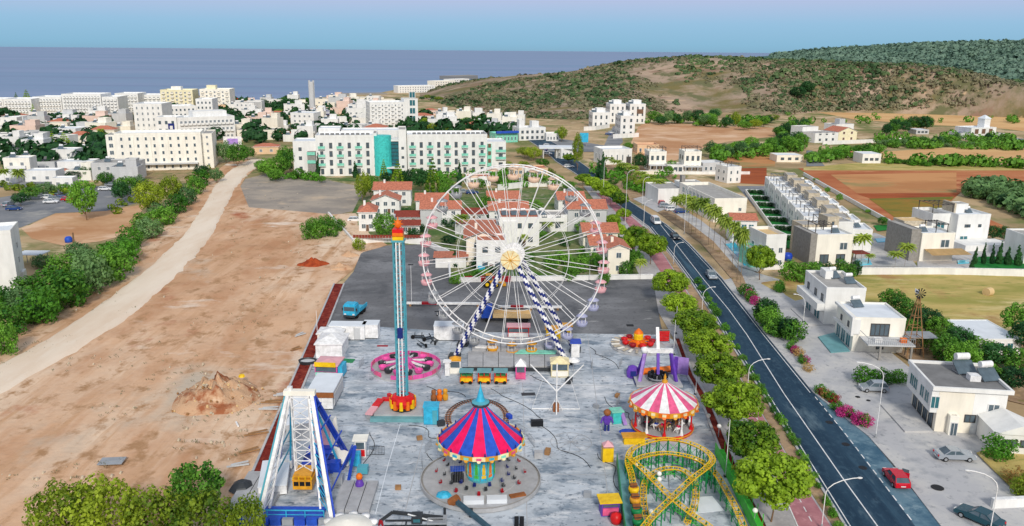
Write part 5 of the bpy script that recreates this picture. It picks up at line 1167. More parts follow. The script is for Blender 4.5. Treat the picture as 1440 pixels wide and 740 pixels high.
# street pool terrace
pt = sheet('pool_terrace', [(1016, 340), (1034, 338), (1072, 376), (1066, 384), (1040, 376)], .22, 'paving')
k = MB(); k.prism([G(*p).xy for p in [(1020, 345), (1033, 343), (1052, 362), (1040, 365)]], .2, .36); link('swimming_pool', k.mesh('swimming_pool', 'pool'), kind='structure')
k = MB(); k.prism([G(*p).xy for p in [(1042, 367), (1060, 365), (1066, 373), (1046, 375)]], .2, .36); link('children_pool', k.mesh('children_pool', 'sky_paint'), kind='structure')
g = G(1107, 366); solo('water_tank', 'round blue water tank beside the white block with tan roof terrace', 'tank', MB().lathe([(0, 0), (1.1, 0), (1.15, 1.2), (.9, 1.7), (.3, 1.9), (0, 1.9)], 16), 'blue_paint', g, smooth=True)

# ---------------- row of modern villas
P0, P1 = G(1140, 352), G(1073, 272); dirv = (P1 - P0); row_len = dirv.length; dn = dirv.normalized(); rt = Vector((dn.y, -dn.x, 0))
nth = ['nearest', 'second', 'third', 'fourth', 'fifth', 'sixth', 'farthest']
for i in range(7):
    p = P0 + dirv * (i / 7.0); q = p + rt * 9.5
    b = Bld('modern_villa', 'white modern villa with stone roof tower and dark pergola, ' + nth[i] + ' of the stepped row', 'villa', (p.x, p.y, 0), (q.x, q.y, 0), 'modern villas in the stepped row')
    D = row_len / 7 * .86
    b.body(0, 9.5, 0, D, 0, 5.6, 'white_plaster', par=.7, rm='roof_white')
    b.win('l', [.25, .6], [.6, 3.2], 1.6, 1.5, 'teal')
    b.body(6.0, 9.2, D * .2, D * .85, 5.66, 8.0, 'stone_wall', rm='roof_grey', par=.2)
    b.pergola(1.6, 5.6, D * .2, D * .8, 5.66, 7.6, 'roof_dark', 4); b.body(9.6, 14.5, D * .1, D * .9, 0, 5.2, 'white_plaster', rm='roof_white')
    b.box('garden_wall', -6.2, -5.95, 0, D * 1.12, 0, 1.3, 'white_plaster'); b.box('hedge_wall', -5.9, -.05, D * 1.0, D * 1.12, 0, 1.4, 'white_plaster')
    mb = MB(); mb.box(-5.7, -.3, .4, D * .95, .1, .25); b.part('lawn', mb, 'lawn')
    b.tank(11.5, D * .5, 5.3, .5, 1)
    for j, xx in enumerate((-1.4, -3.4, -4.9)): 
        w_ = p + rt * xx + dn * (D * .93)
        plant('dark_bush', 'hedge', 'dark clipped hedge in the front gardens of the stepped villa row', 'hedge', 0, 0, group='villa garden hedges', h=1.7, w=2.4, at=(w_.x, w_.y, 0), z=.2)
wall('long white walk wall behind the stepped villa row', [(1130, 247), (1190, 281), (1262, 322)], 1.2)
# cream villas with pools
b = Bld('modern_villa', 'cream modern villa with stone tower, left of the pair with pools', 'villa', (1145, 372), (1196, 371)); h = Ht(1145, 372, 333)
b.body(0, b.w, 0, 8, 0, h, 'ivory_plaster', par=.5, rm='roof_white'); b.win('f', [.75], [3.4], 2.0, 1.8, 'white'); b.win('f', [.25, .7], [.2], 2.2, 2.2, 'dark')
b.body(-1.6, -.05, -.3, 9, 0, h + .6, 'dark_stone', par=.2); b.body(.2, b.w * .5, 8.2, 14, 0, h + .9, 'stone_wall', par=.2)
b.body(b.w - 2.5, b.w + .4, 8.2, 13, 0, h + 2.8, 'stone_wall', par=.2); b.win('f', [.5], [h + .6], .6, 1.2, 'dark'); b.body(b.w + .5, b.w + 4.4, 8.6, 15, 0, h + 1.2, 'white_plaster')
b.pergola(1, b.w * .55, 3, 7, h + .06, h + 2.2); b.tank(b.w * .7, 4, h + .06)
b.box('terrace_shade', b.w + .4, b.w + 4, -1, 2.5, 2.5, 2.65, 'tile_dark'); [b.box('shade_post', b.w + x, b.w + x + .15, -.9, -.75, 0, 2.5, 'frame_dark') for x in (.5, 3.8)]
for lb, pts in (('swimming_pool', [(1202, 366), (1222, 365), (1226, 373), (1204, 375)]), ('garden_pool', [(1230, 337), (1248, 336), (1252, 341), (1234, 342)]), ('terrace_pool', [(1346, 368), (1362, 367), (1363, 371), (1347, 372)])):
    k = MB(); k.prism([G(*p).xy for p in pts], 0, .3); link(lb, k.mesh(lb, 'pool'), kind='structure')
sheet('villa_terrace', [(1196, 376), (1226, 376), (1290, 376), (1262, 340), (1230, 328), (1205, 340)], .14, 'paving')
sheet('villa_court', [(1290, 376), (1440, 382), (1500, 384), (1500, 340), (1340, 336), (1290, 350)], .10, 'paving')
sheet('lawn', [(1364, 378), (1440, 379), (1500, 380), (1490, 362), (1376, 362)], .2, 'lawn'); sheet('small_lawn', [(1228, 318), (1248, 317), (1256, 324), (1234, 326)], .2, 'lawn')
b = Bld('modern_villa', 'cream modern villa with tan terrace awnings, right of the pair with pools', 'villa', (1292, 368), (1338, 367)); h = Ht(1292, 368, 331)
b.body(0, b.w, 0, 8, 0, h, 'ivory_plaster', par=.5, rm='roof_white'); b.win('f', [.72], [3.3], 2.4, 2.0, 'white')
b.body(-2.4, -.05, .5, 11, 0, h + 1.2, 'dark_stone', par=.2); b.body(.3, b.w * .75, 8.2, 13, 0, h + 1.4, 'stone_wall', par=.3, rm='canvas_sand')
for i in range(2):
    mb = MB(); x0 = b.w * (.1 + .58 * i); x1 = x0 + b.w * .56
    mb.add([(x0, -.1, 3.1), (x1, -.1, 3.1), (x1 + .6, -3.4, 2.3), (x0 + .2, -3.4, 2.3)], [(0, 1, 2, 3), (3, 2, 1, 0)]); b.part('awning', mb, 'canvas_sand')
b.tank(b.w * .3, 4, h + .06); b.pergola(b.w * .6, b.w - .4, 2.5, 7, h + .06, h + 2.0)
b = Bld('modern_villa', 'large white villa with roof terrace and glass rail at right of the fields', 'villa', (1342, 345), (1387, 344)); h = Ht(1342, 345, 305)
b.body(0, b.w, 0, 9, 0, h, 'white_plaster', par=.6, rm='roof_white'); b.win('f', [.28, .36, .7], [h * .62], .9, .8, 'dark'); b.win('f', [.25], .2, 2.4, 2.3, 'teal')
b.body(-5, -.05, 3, 12, 0, h - .6, 'white_plaster', par=.9); b.win('f', [.5], [3], 2.4, 2.6, 'teal'); b.pergola(-4.6, 1, 4, 10, h, h + 2.4); b.body(2, 6, 5, 8.5, h, h + 2.2, 'white_plaster', par=.2)
b.box('stone_fin', 1.4, 1.9, 4, 9, h, h + 2.8, 'stone_wall'); b.tank(b.w - 3, 5, h + .06)
b.body(-2, b.w + 2, -7, -.2, 0, 1.6, 'white_plaster', roof=None)
wall('long low white garden wall below the cream villas', [(1202, 387), (1320, 387), (1500, 391)], 1.7)
wall('white wall right of the cypress lawn', [(1440, 372), (1490, 352)], 4)
# farmhouses
b = Bld('farmhouse', 'pale yellow farmhouse with red verge and white cube wings below the hill', 'house', (1178, 200), (1204, 199)); h = Ht(1178, 200, 186)
b.body(0, b.w, 0, 12, 0, h, 'yellow_plaster', 'gable', 'tile', rh=2.4, ridge='y'); b.win('f', us(2), [1, 4.2], 1.6, 1.5, 'brown'); b.body(-16, -.1, 0, 14, 0, h - .6, 'white_plaster'); b.win('f', us(3), [1, 4.2], 1.4, 1.3, 'dark'); b.body(-13, -2, 14.2, 24, 0, h + 1.5, 'white_plaster'); b.body(b.w + 1, b.w + 14, 18, 28, 0, h + 2, 'white_plaster'); b.body(b.w + 5, b.w + 9, 20, 24, h + 2.1, h + 4.8, 'grey_plaster')
b.box('garden_wall', -18, 40, -9, -8.6, 0, 2, 'white_plaster')
b = Bld('farmhouse', 'white farmhouse with a small roof turret far right below the hill', 'house', (1364, 196), (1399, 195)); h = Ht(1364, 196, 181)
b.body(0, b.w, 0, 12, 0, h, 'white_plaster', rm='roof_white'); b.win('f', us(3), [h * .45], 3.2, 3.2, 'brown'); b.body(b.w * .72, b.w * .95, 4, 9, h, h + 5, 'white_plaster', 'hip', 'roof_white', rh=2); b.body(-7, -.1, 1, 9, 0, h * .55, 'grey_plaster', rm='navy_paint'); b.body(b.w + .1, b.w + 8, 1, 9, 0, h * .4, 'grey_plaster')
for lb, xl, xr, yb, yt, m in (('low beige shed with flat roof left of the lane in the fields', 1092, 1128, 228, 219, 'cream_plaster'), ('white metal shed right of the red shelter in the fields', 1212, 1238, 230, 217, 'white_plaster'), ('grey flat shed between the two farmhouses', 1288, 1306, 189, 183, 'grey_plaster'), ('low red-roofed shelter right of the field lane', 1190, 1208, 222, 215, 'tile')):
    b = Bld('shed', lb, 'shed', (xl, yb), (xr, yb)); h = Ht(xl, yb, yt); 
    if m == 'tile': b.body(0, b.w, 0, 8, 0, h * .7, 'cream_plaster', 'hip', 'tile', rh=1.4)
    else: b.body(0, b.w, 0, 9, 0, h, m, rm='roof_white', par=.2)
    b.win('f', us(3), [h * .3], 1.6, 1.2, 'dark')
sheet('field_lane', [(1134, 234), (1160, 234), (1142, 212), (1134, 212)], .09, 'town_asphalt')

# ---------------- white houses by the street
def depth_to(A, C): return (G(*C).xy - G(*A).xy).length
b = Bld('shop_house', 'white two-storey shop house with arched upper windows, upper of the street pair', 'house', (1157, 458), (1212, 459)); h = Ht(1157, 458, 408)
d = 12
b.body(0, b.w, 0, d, 0, h, 'white_plaster', rm='roof_grey', par=.5); b.win('l', [.3, .7], [.2], 3.2, 2.5, 'teal'); b.win('l', [.2, .55, .85], [h * .55], 1.2, 1.8, 'dark'); b.box('balcony_wall', -1.4, -.05, 0, d, h * .42, h * .62, 'white_plaster')
b.tank(b.w * .55, d * .7, h + .06, .4, 1.2); b.tank(b.w * .8, d * .4, h + .06, .2, 1.1); b.box('roof_hut', b.w * .3, b.w * .5, d * .6, d * .85, h + .07, h + 1.6, 'white_plaster')
b = Bld('shop_house', 'white two-storey shop house with flat pale roof and rear balcony, lower of the street pair', 'house', (1197, 495), (1268, 497)); h = Ht(1197, 495, 449)
d = depth_to((1197, 495), (1173, 470)); 
b.body(0, b.w, 0, d, 0, h, 'ivory_plaster', rm='roof_white', par=.35)
b.box('upper_fascia', -.6, b.w + .5, -.6, d + .4, h - .05, h + .4, 'white_plaster') if False else None
b.box('white_frame', -.5, -.05, -.3, d, h * .5, h * .5 + .35, 'white_plaster'); b.box('white_frame', -.5, -.05, -.3, d, h, h + .38, 'white_plaster'); b.box('white_frame', -.5, .9, -.3, -.02, h * .5 + .36, h, 'white_plaster')
b.win('l', [.22, .5, .78], [.15], d * .24, 2.6, 'teal'); b.win('l', [.3, .7], [h * .62], .8, 1.0, 'dark'); b.win('f', [.42, .6], [h * .5], 1.6, 2.2, 'dark'); b.win('f', [.55], [.6], 1.2, 1, 'dark')
b.box('balcony_slab', b.w * .12, b.w + .2, -4.2, -.03, h * .46, h * .5, 'grey_plaster')
rl = MB()
for i in range(24): x = b.w * .12 + (b.w * .88 + .1) * i / 23; rl.bar((x, -4.1, h * .5), (x, -4.1, h * .5 + 1), .05)
rl.bar((b.w * .12, -4.1, h * .5 + 1), (b.w + .1, -4.1, h * .5 + 1), .07); rl.bar((b.w * .12, -4.1, h * .5 + 1), (b.w * .12, -.1, h * .5 + 1), .07); rl.bar((b.w + .1, -4.1, h * .5 + 1), (b.w + .1, -.1, h * .5 + 1), .07); b.part('railing', rl, 'steel')
for x in (b.w * .35, b.w * .95): b.box('balcony_column', x, x + .3, -4.1, -3.8, 0, h * .46, 'dark_stone')
b.box('balcony_clutter', b.w * .8, b.w * .92, -3, -2.3, h * .5, h * .5 + .7, 'orange_paint'); b.box('balcony_clutter', b.w * .3, b.w * .45, -3, -2, h * .5, h * .5 + .6, 'white_paint')
b.tank(b.w * .3, d * .8, h + .06, .3, 1.1)
lay = MB(); lay.prism([G(*p).xy for p in [(1150, 476), (1173, 470), (1195, 496), (1168, 498)]], .16, .34); link('shop_terrace', lay.mesh('shop_terrace', 'deck_teal'), kind='structure')
lay = MB(); lay.prism([G(*p).xy for p in [(1112, 436), (1140, 432), (1172, 459), (1136, 459)]], .16, .34); link('upper_shop_terrace', lay.mesh('upper_shop_terrace', 'paving'), kind='structure')
b = Bld('shop_house', 'cream two-storey corner building with teal glazing and roof water tanks', 'house', (1313, 608), (1408, 614)); h = Ht(1313, 608, 548)
d = depth_to((1313, 608), (1277, 568))
b.body(0, b.w * .52, 0, d, 0, h, 'cream_plaster', roof=None); b.body(b.w * .52 + .02, b.w, 0.02, d, 0, h, 'white_plaster', roof=None)
b.last = (0, b.w, 0, d, 0, h)
p_ = MB(); r_ = b.part('roof', MB().box(-.9, b.w + .4, -.3, d + .3, h, h + .12), 'roof_dark')
for a in ((-1, b.w + .5, -.4, -.1), (-1, b.w + .5, d + .1, d + .4)): p_.box(a[0], a[1], a[2], a[3], h - .05, h + .5)
p_.box(-1, -.7, -.1, d + .1, h - .05, h + .5); p_.box(b.w + .2, b.w + .5, -.1, d + .1, h - .05, h + .5); part(r_, 'parapet', p_, 'white_plaster')
b.box('upper_floor', -.9, -.02, 0, d, h * .46, h - .06, 'white_plaster')
bx = (-.9, b.w, 0, d, 0, h)
b.win('l', [.2, .36, .64, .84], [h * .58], d * .17, h * .3, 'teal', bx); b.win('f', [.055], [h * .55], 1.1, h * .3, 'teal', bx)
b.win('l', [.16, .38, .6, .82], [.1], d * .17, h * .38, 'dark'); b.win('f', [.82], [h * .55], 1.5, 1.1, 'white'); b.win('f', [.5], [h * .28], 1.4, 1.1, 'dark')
b.body(b.w * .17, b.w * .3, -.9, -.05, 0, 2.7, 'ivory_plaster', par=.15); b.door('f', .55, .9, 2.0, 'white')
b.tank(b.w * .62, d * .75, h + .14, .2, 1.5); b.tank(b.w * .88, d * .5, h + .14, .3, 1.4); b.box('roof_unit', b.w * .58, b.w * .74, d * .35, d * .5, h + .12, h + .9, 'white_paint')
b.body(b.w * .62, b.w * 1.25, -5.5, -.1, 0, 2.9, 'white_plaster', roof=None)
mb = MB(); y0, y1 = -5.5, -.1; x0, x1, xm = b.w * .62, b.w * 1.25, b.w * .94
mb.add([(x0 - .2, y0 - .2, 2.9), (xm, y0 - .2, 4.1), (x1 + .2, y0 - .2, 2.9), (x0 - .2, y1, 2.9), (xm, y1, 4.1), (x1 + .2, y1, 2.9)], [(0, 1, 4, 3), (1, 2, 5, 4), (0, 2, 1), (3, 4, 5)]); b.part('porch_roof', mb, 'white_plaster')
b.last = (x0, x1, y0, y1, 0, 2.9); b.win('f', [.3, .7], [1.2], 1.8, 1.0, 'dark')
mb = MB(); mb.add([(b.w + 1, -1, 3.4), (b.w + 7, -6, .2), (b.w + 7, -5, .2), (b.w + 1, 0, 3.4), (b.w + 1, -1, 2.9), (b.w + 7, -6, -.2), (b.w + 7, -5, -.2), (b.w + 1, 0, 2.9)], [(0, 1, 2, 3), (0, 4, 5, 1), (3, 2, 6, 7)]); b.part('stair', mb, 'white_plaster')
lay = MB(); lay.prism([G(*p).xy for p in [(1238, 572), (1277, 570), (1312, 610), (1272, 610)]], .16, .36); link('corner_terrace', lay.mesh('corner_terrace', 'paving'), kind='structure')
b = Bld('house', 'small white single-storey house with plain flat roof among the trees at right', 'house', (1370, 500), (1434, 500)); h = Ht(1370, 500, 478)
b.body(0, b.w, 0, 10, 0, h, 'white_plaster', rm='roof_white', par=.15); b.win('f', [.35, .55, .75], [1], 1.1, 1.2, 'teal'); b.win('l', [.6], [1.2], 1, .8, 'dark')
b = Bld('house', 'white building corner cut by the right edge below the orchard', 'house', (1438, 372), (1470, 372)); b.body(0, b.w, 0, 8, 0, 6.5, 'white_plaster')
wall('low white wall beside the dark teal parked car', [(1394, 716), (1440, 714), (1520, 712)], 1.2, .4)
# wind pump beside the lower shop house
g = G(1281, 500); o = thing('wind_pump', 'rusty lattice wind pump tower with small rotor beside the shop house', 'windmill', g); hh = Ht(1281, 500, 412)
mb = MB(); n = 6
for sx, sy in ((-1, -1), (1, -1), (1, 1), (-1, 1)): mb.bar((sx * 1.4, sy * 1.4, 0), (sx * .12, sy * .12, hh - .6), .12)
for i in range(1, n):
    t = i / n; w_ = 1.4 + (.12 - 1.4) * t; z_ = (hh - .6) * t
    for a, b2 in (((-1, -1), (1, -1)), ((1, -1), (1, 1)), ((1, 1), (-1, 1)), ((-1, 1), (-1, -1))): mb.bar((a[0] * w_, a[1] * w_, z_), (b2[0] * w_, b2[1] * w_, z_), .07)
part(o, 'tower', mb, 'wood')
mb = MB()
for i in range(10): a = i * .628; mb.add([(0, -.35, hh), (math.cos(a) * .9, -.3, hh + math.sin(a) * .9), (math.cos(a + .35) * .9, -.42, hh + math.sin(a + .35) * .9)], [(0, 1, 2), (2, 1, 0)])
part(o, 'rotor', mb, 'dark_metal'); part(o, 'tail_vane', MB().box(-.04, .04, .3, 1.5, hh - .3, hh + .3), 'white_paint')
g = G(1272, 500); o = thing('pergola_frame', 'grey steel frame with plastic sheeting next to the wind pump', 'frame', g)
mb = MB(); [mb.bar((x, y, 0), (x, y, 3), .12) for x in (0, 2.5, 5) for y in (0, 3)]; part(o, 'post', mb, 'dark_metal'); part(o, 'sheet_roof', MB().box(-.2, 5.2, -.2, 3.2, 3, 3.12), 'steel')
# hay bale
g = G(1389, 416); o = solo('hay_bale', 'round straw hay bale lying on the dry yellow field', 'hay bale', MB().cyl((-.75, 0, .85), (.75, 0, .85), .85, n=18).cyl((-.77, 0, .85), (-.75, 0, .85), .5, n=12), 'canvas_sand', g, .5)
# ================================================================ the fairground rides
FZ = .165   # top of the concrete yard
def V(x, y, z): return Vector((x, y, z))
def ring_pts(r, n, z=0, a0=0): return [V(r * math.cos(a0 + 6.28318 * k / n), r * math.sin(a0 + 6.28318 * k / n), z) for k in range(n + 1)]
def striped(a, b, r, seg, n=8, turn=1):
    """lattice leg clad in spiralling blue and white sheets"""
    mb = MB(); a = V(*a); b = V(*b); d = (b - a).normalized(); u = d.orthogonal().normalized(); w = d.cross(u)
    for j in range(seg + 1):
        c = a.lerp(b, j / seg)
        for k in range(n): t = 6.28318 * k / n; mb.v.append(tuple(c + (u * math.cos(t) + w * math.sin(t)) * r))
    for j in range(seg):
        for k in range(n):
            mb.f.append((j * n + k, j * n + (k + 1) % n, (j + 1) * n + (k + 1) % n, (j + 1) * n + k)); mb.m.append(((j * 2 + k * 2) // 4) % 2 if n == 8 else (j + k) % 2)
    return mb
# ---------------------------------------------------------------- big wheel
f0, f1 = G(641, 507), G(800, 507)
cx = (f0.x + f1.x) / 2 - .1; cy = f0.y + 2.6; hz = CAMH + ray(723, 360).z * cy / ray(723, 360).y; RW = 14.3
o = thing('ferris_wheel', 'big white ferris wheel with blue and white striped legs', 'ferris wheel', (cx, cy, FZ), R(-7))
hz -= FZ
for sy, nm in ((-1.1, 'front'), (1.1, 'rear')):
    mb = MB(); pts = [V(RW * math.cos(6.28318 * k / 56), sy, hz + RW * math.sin(6.28318 * k / 56)) for k in range(57)]; mb.tube(pts, .105, 6); part(o, 'rim', mb, 'white_paint')
    mb = MB(); pts = [V(RW * .62 * math.cos(6.28318 * k / 42), sy * .8, hz + RW * .62 * math.sin(6.28318 * k / 42)) for k in range(43)]; mb.tube(pts, .035, 4); part(o, 'inner_ring', mb, 'white_paint')
    for k in range(28):
        a = 6.28318 * (k + .5) / 28; mb = MB(); mb.cyl((1.2 * math.cos(a), sy * 1.5, hz + 1.2 * math.sin(a)), (RW * math.cos(a), sy, hz + RW * math.sin(a)), .055, n=5); part(o, 'spoke', mb, 'white_paint')
mb = MB()
for k in range(56):
    a = 6.28318 * k / 56; mb.cyl((RW * math.cos(a), -1.1, hz + RW * math.sin(a)), (RW * math.cos(a), 1.1, hz + RW * math.sin(a)), .05, n=4)
part(o, 'rim_bracing', mb, 'white_paint')
mb = MB(); mb.cyl((0, -2.6, hz), (0, 2.6, hz), .75, n=16); axle = part(o, 'axle', mb, 'white_paint')
mb = MB(); mb.cyl((0, -2.9, hz), (0, -2.62, hz), 1.55, n=10); hubd = part(o, 'hub_disc', mb, 'cream_paint')
mb = MB()
for k in range(10): a = .628 * k; mb.bar((0, -2.95, hz), (1.5 * math.cos(a), -2.95, hz + 1.5 * math.sin(a)), .06)
part(hubd, 'light_star', mb, 'gold_paint')
for sy in (-1.75, 1.75): mb = MB(); mb.cyl((0, sy - .1, hz), (0, sy + .1, hz), 1.75, n=20); part(o, 'hub_flange', mb, 'white_paint')
lx0, lx1 = f0.x - cx, f1.x - cx
for fx, fy, sy in ((lx0, -2.6, -2.3), (lx1, -2.6, -2.3), (lx0 + .3, 3.0, 2.3), (lx1 + 1.0, 3.0, 2.3)):
    part(o, 'leg', striped((fx, fy, 0), ((.7 if fx > 0 else -.7), sy, hz - .3), .42, 44), ['white_paint', 'navy_paint'])
    part(o, 'foot', MB().box(fx - .9, fx + .9, fy - .9, fy + .9, 0, .45), 'dark_metal')
# gondolas: one mesh set per colour, hung from the rim
def gondola_set(cc):
    tub = MB(); tub.lathe([(.35, -2.25), (.8, -2.1), (.95, -1.5), (.9, -1.45), (.86, -1.5), (.75, -2.0), (0, -2.05)], 12)
    can = MB(); can.lathe([(0, -.12), (.5, -.2), (.95, -.48), (.92, -.52), (0, -.4)], 12)
    fr = MB()
    for k in range(4): a = .785 + 1.5708 * k; fr.bar((.8 * math.cos(a), .8 * math.sin(a), -1.5), (.8 * math.cos(a), .8 * math.sin(a), -.45), .06)
    fr.cyl((0, -1.1, 0), (0, 1.1, 0), .06, n=5); fr.cyl((0, 0, 0), (0, 0, -.3), .06, n=5); fr.cyl((0, 0, -2.0), (0, 0, -1.2), .05, n=5)
    return tub.mesh('tub', cc, True), can.mesh('canopy', cc if cc != 'white_paint' else 'rose_paint', True), fr.mesh('frame', 'white_paint')
mat('periwinkle', srgb(172, 176, 206), .5, .06); mat('peach_paint', srgb(238, 206, 180), .5, .06); mat('softpink_paint', srgb(230, 174, 180), .5, .08)
GS = {c: gondola_set(c) for c in ('gold_paint', 'softpink_paint', 'peach_paint', 'steel', 'periwinkle')}
for k in range(28):
    a = 6.28318 * k / 28 - 1.5708; deg = math.degrees(a) % 360
    if abs((deg - 270 + 180) % 360 - 180) < 16: c = 'gold_paint'
    elif 60 < deg < 120: c = 'peach_paint'
    elif 120 <= deg < 150 or 30 < deg <= 60 or 205 < deg < 252: c = 'steel'
    elif 288 < deg < 335: c = 'periwinkle'
    else: c = 'softpink_paint'
    t_, c_, f_ = GS[c]; p = (RW * math.cos(a), 0, hz + RW * math.sin(a))
    gd = link('gondola', f_, o, p); link('tub', t_, gd); link('canopy', c_, gd)
# deck in front of and under the wheel: steel plates, each its own
o = thing('wheel_deck', 'grey steel plate deck laid under and before the big wheel', 'deck', (0, 0, FZ))
for rw, (ya, yb_) in enumerate(((481, 499), (500, 521))):
    for i in range(6):
        xs = [(664 - rw * 6) + (786 - 664 + rw * 8) * k / 6 for k in (i, i + .96)]
        q = [G(xs[0], yb_).xy, G(xs[1], yb_).xy, G(xs[1] - rw * 0, ya).xy, G(xs[0], ya).xy]; mb = MB(); mb.prism(q, .0, .55 if rw else .75); part(o, 'deck_plate', mb, 'deck_grey')
mb = MB(); a, b_ = G(650, 523), G(790, 523); mb.cbox(((a.x + b_.x) / 2, a.y, .35), ((b_ - a).length, .25, .5)); part(o, 'deck_edge', mb, 'dark_metal')
g = G(785, 503); mb = MB(); mb.add([(-7, -.6, .95), (-.5, -.6, .95), (-.2, .7, .98), (-6, 1.0, .98), (-7, -.6, .8), (-.5, -.6, .8), (-.2, .7, .83), (-6, 1, .83)], [(0, 1, 2, 3), (0, 4, 5, 1), (1, 5, 6, 2), (2, 6, 7, 3), (3, 7, 4, 0)]); solo('tarpaulin', 'pale green tarpaulin spread on the wheel deck at right', 'tarpaulin', mb, 'mint_paint', (g.x, g.y, 0))
g = G(668, 496); solo('tarpaulin', 'narrow white tarpaulin on the wheel deck at left', 'tarpaulin', MB().box(0, 3.6, -.3, .35, .75, 1.0), 'white_paint', (g.x, g.y, FZ), -.08)
# ---------------------------------------------------------------- drop tower
g = G(567, 582); o = thing('drop_tower', 'teal lattice drop tower with red and yellow crown', 'drop tower', (g.x, g.y, FZ)); H0 = Ht(565, 582, 341)
hw = .62; n = 22
for sx, sy in ((-1, -1), (1, -1), (1, 1), (-1, 1)): part(o, 'mast_leg', MB().bar((sx * hw, sy * hw, 0), (sx * hw, sy * hw, H0), .16), 'tower_teal')
for i in range(n):
    z0, z1 = 1 + (H0 - 1) * i / n, 1 + (H0 - 1) * (i + 1) / n
    mb = MB()
    for (a, b_) in (((-hw, -hw), (hw, -hw)), ((hw, -hw), (hw, hw)), ((hw, hw), (-hw, hw)), ((-hw, hw), (-hw, -hw))):
        mb.bar((*a, z1), (*b_, z1), .09); (mb.bar((*a, z0), (*b_, z1), .07) if i % 2 else mb.bar((*b_, z0), (*a, z1), .07))
    part(o, 'lattice_bay', mb, 'tower_teal')
part(o, 'guide_rail', MB().box(-.3, -.15, -hw - .22, -hw - .02, .5, H0), 'white_paint'); part(o, 'guide_rail', MB().box(.15, .3, -hw - .22, -hw - .02, .5, H0), 'white_paint')
part(o, 'catch_brake', MB().box(-.35, .35, -hw - .3, -hw + .1, H0 * .46, H0 * .52), 'navy_paint')
cr = part(o, 'crown', MB().box(-.85, .85, -.85, .85, H0, H0 + .25), 'tower_teal')
for z, c in ((.25, 'yellow_paint'), (.75, 'orange_paint'), (1.2, 'red_paint')): part(cr, 'crown_block', MB().box(-.68, .68, -.68, .68, H0 + z, H0 + z + .45), c)
mb = MB(); mb.lathe([(0, 0), (.2, .1), (.42, .4), (.42, .8), (.2, 1.1), (.08, 1.2), (.08, 1.5), (0, 1.55)], 12, (0, 0, H0 + 1.65))
for k in range(8): a = .785 * k; mb.cyl((.3 * math.cos(a), 0, H0 + 2.25 + .3 * math.sin(a)), (.72 * math.cos(a), 0, H0 + 2.25 + .72 * math.sin(a)), .12, .02, 5)
part(cr, 'sun_finial', mb, 'orange_paint', True)
mb = MB(); mb.lathe([(.9, 1.1), (1.4, 1.1), (1.75, 1.8), (1.55, 2.5), (1.0, 2.8), (.9, 2.7)], 8, a0=.39); car = part(o, 'gondola_ring', mb, 'red_paint')
for k in range(12):
    a = 6.28 * k / 12; mb = MB(); mb.cbox((1.6 * math.cos(a), 1.6 * math.sin(a), 1.3), (.4, .45, .6), rz=a); mb.cbox((1.75 * math.cos(a), 1.75 * math.sin(a), 1.8), (.14, .38, .85), rz=a); part(car, 'seat', mb, 'yellow_paint' if k % 2 else 'orange_paint')
part(o, 'base_plinth', MB().lathe([(0, 0), (1.7, 0), (1.7, .8), (1.0, 1.0), (0, 1.0)], 8), 'dark_metal')
part(o, 'trailer_deck', MB().box(-3.6, 4.0, -2.2, 2.0, .35, .75), 'deck_grey'); part(o, 'front_step', MB().box(-4.0, 3.6, -3.0, -2.2, 0, .5), 'deck_teal')
for i in range(4): part(o, 'red_ramp', MB().cbox((-4.15 + i * .25, -1.9 + i * 1.15, .85 + i * .06), (1.0, 1.05, .22), rz=-.2, rx=.06), 'softpink_paint' if i < 2 else 'red_paint')
part(o, 'red_bar', MB().box(-3.2, -1.2, 2.0, 2.7, .4, 1.1), 'red_paint')
g = G(607, 596); o = thing('operator_booth', 'cyan operator cabin beside the drop tower', 'booth', (g.x, g.y, FZ))
part(o, 'cabin', MB().box(-.95, .95, -.8, .8, .1, 2.5), 'sky_paint'); part(o, 'roof', MB().box(-1.05, 1.05, -.9, .9, 2.5, 2.65), 'sky_paint'); part(o, 'window', MB().box(-1.0, -.94, -.5, .5, 1.2, 2.1), 'glass'); part(o, 'door', MB().box(.2, .8, -.84, -.78, .15, 2.1), 'tower_teal')
# ---------------------------------------------------------------- pink spinning ride
g = G(571, 520); o = thing('spinning_ride', 'round pink-fenced spinning ride with radial arms', 'ride', (g.x, g.y, FZ)); r = 49 * PX(g)
part(o, 'deck', MB().lathe([(0, .35), (r * .94, .35), (r, .3), (r, 0)], 40), 'deck_grey')
for k in range(20):
    if k in (13,): continue
    a0_, a1_ = 6.28318 * (k + .03) / 20, 6.28318 * (k + .97) / 20; mb = MB()
    q = [V(r * 1.0 * math.cos(a), r * 1.0 * math.sin(a), z) for a in (a0_, a1_) for z in (.25, .95)]; q2 = [p * 1 - V(p.x, p.y, 0).normalized() * .12 for p in q]
    mb.add(q + q2, [(0, 2, 3, 1), (4, 5, 7, 6), (1, 3, 7, 5), (0, 1, 5, 4), (2, 6, 7, 3)]); part(o, 'fence_panel', mb, 'pink_paint' if k % 3 else 'rose_paint')
part(o, 'hub', MB().lathe([(1.4, .4), (1.3, 1.2), (.5, 1.9), (0, 2.1)], 16), 'pink_paint', True)
for k in range(14):
    a = 6.28318 * k / 14; e = V(r * .62 * math.cos(a), r * .62 * math.sin(a), .95); mb = MB(); mb.bar((1 * math.cos(a), 1 * math.sin(a), 1.3), e, .24); arm = part(o, 'arm', mb, 'white_paint' if k % 2 else 'pink_paint')
    mb = MB(); mb.lathe([(.2, -.45), (.55, -.4), (.7, .1), (.62, .12), (.45, -.2), (0, -.25)], 8, (e.x * 1.1, e.y * 1.1, 1.0)); part(arm, 'car', mb, 'dark_metal' if k % 2 else 'pink_paint')
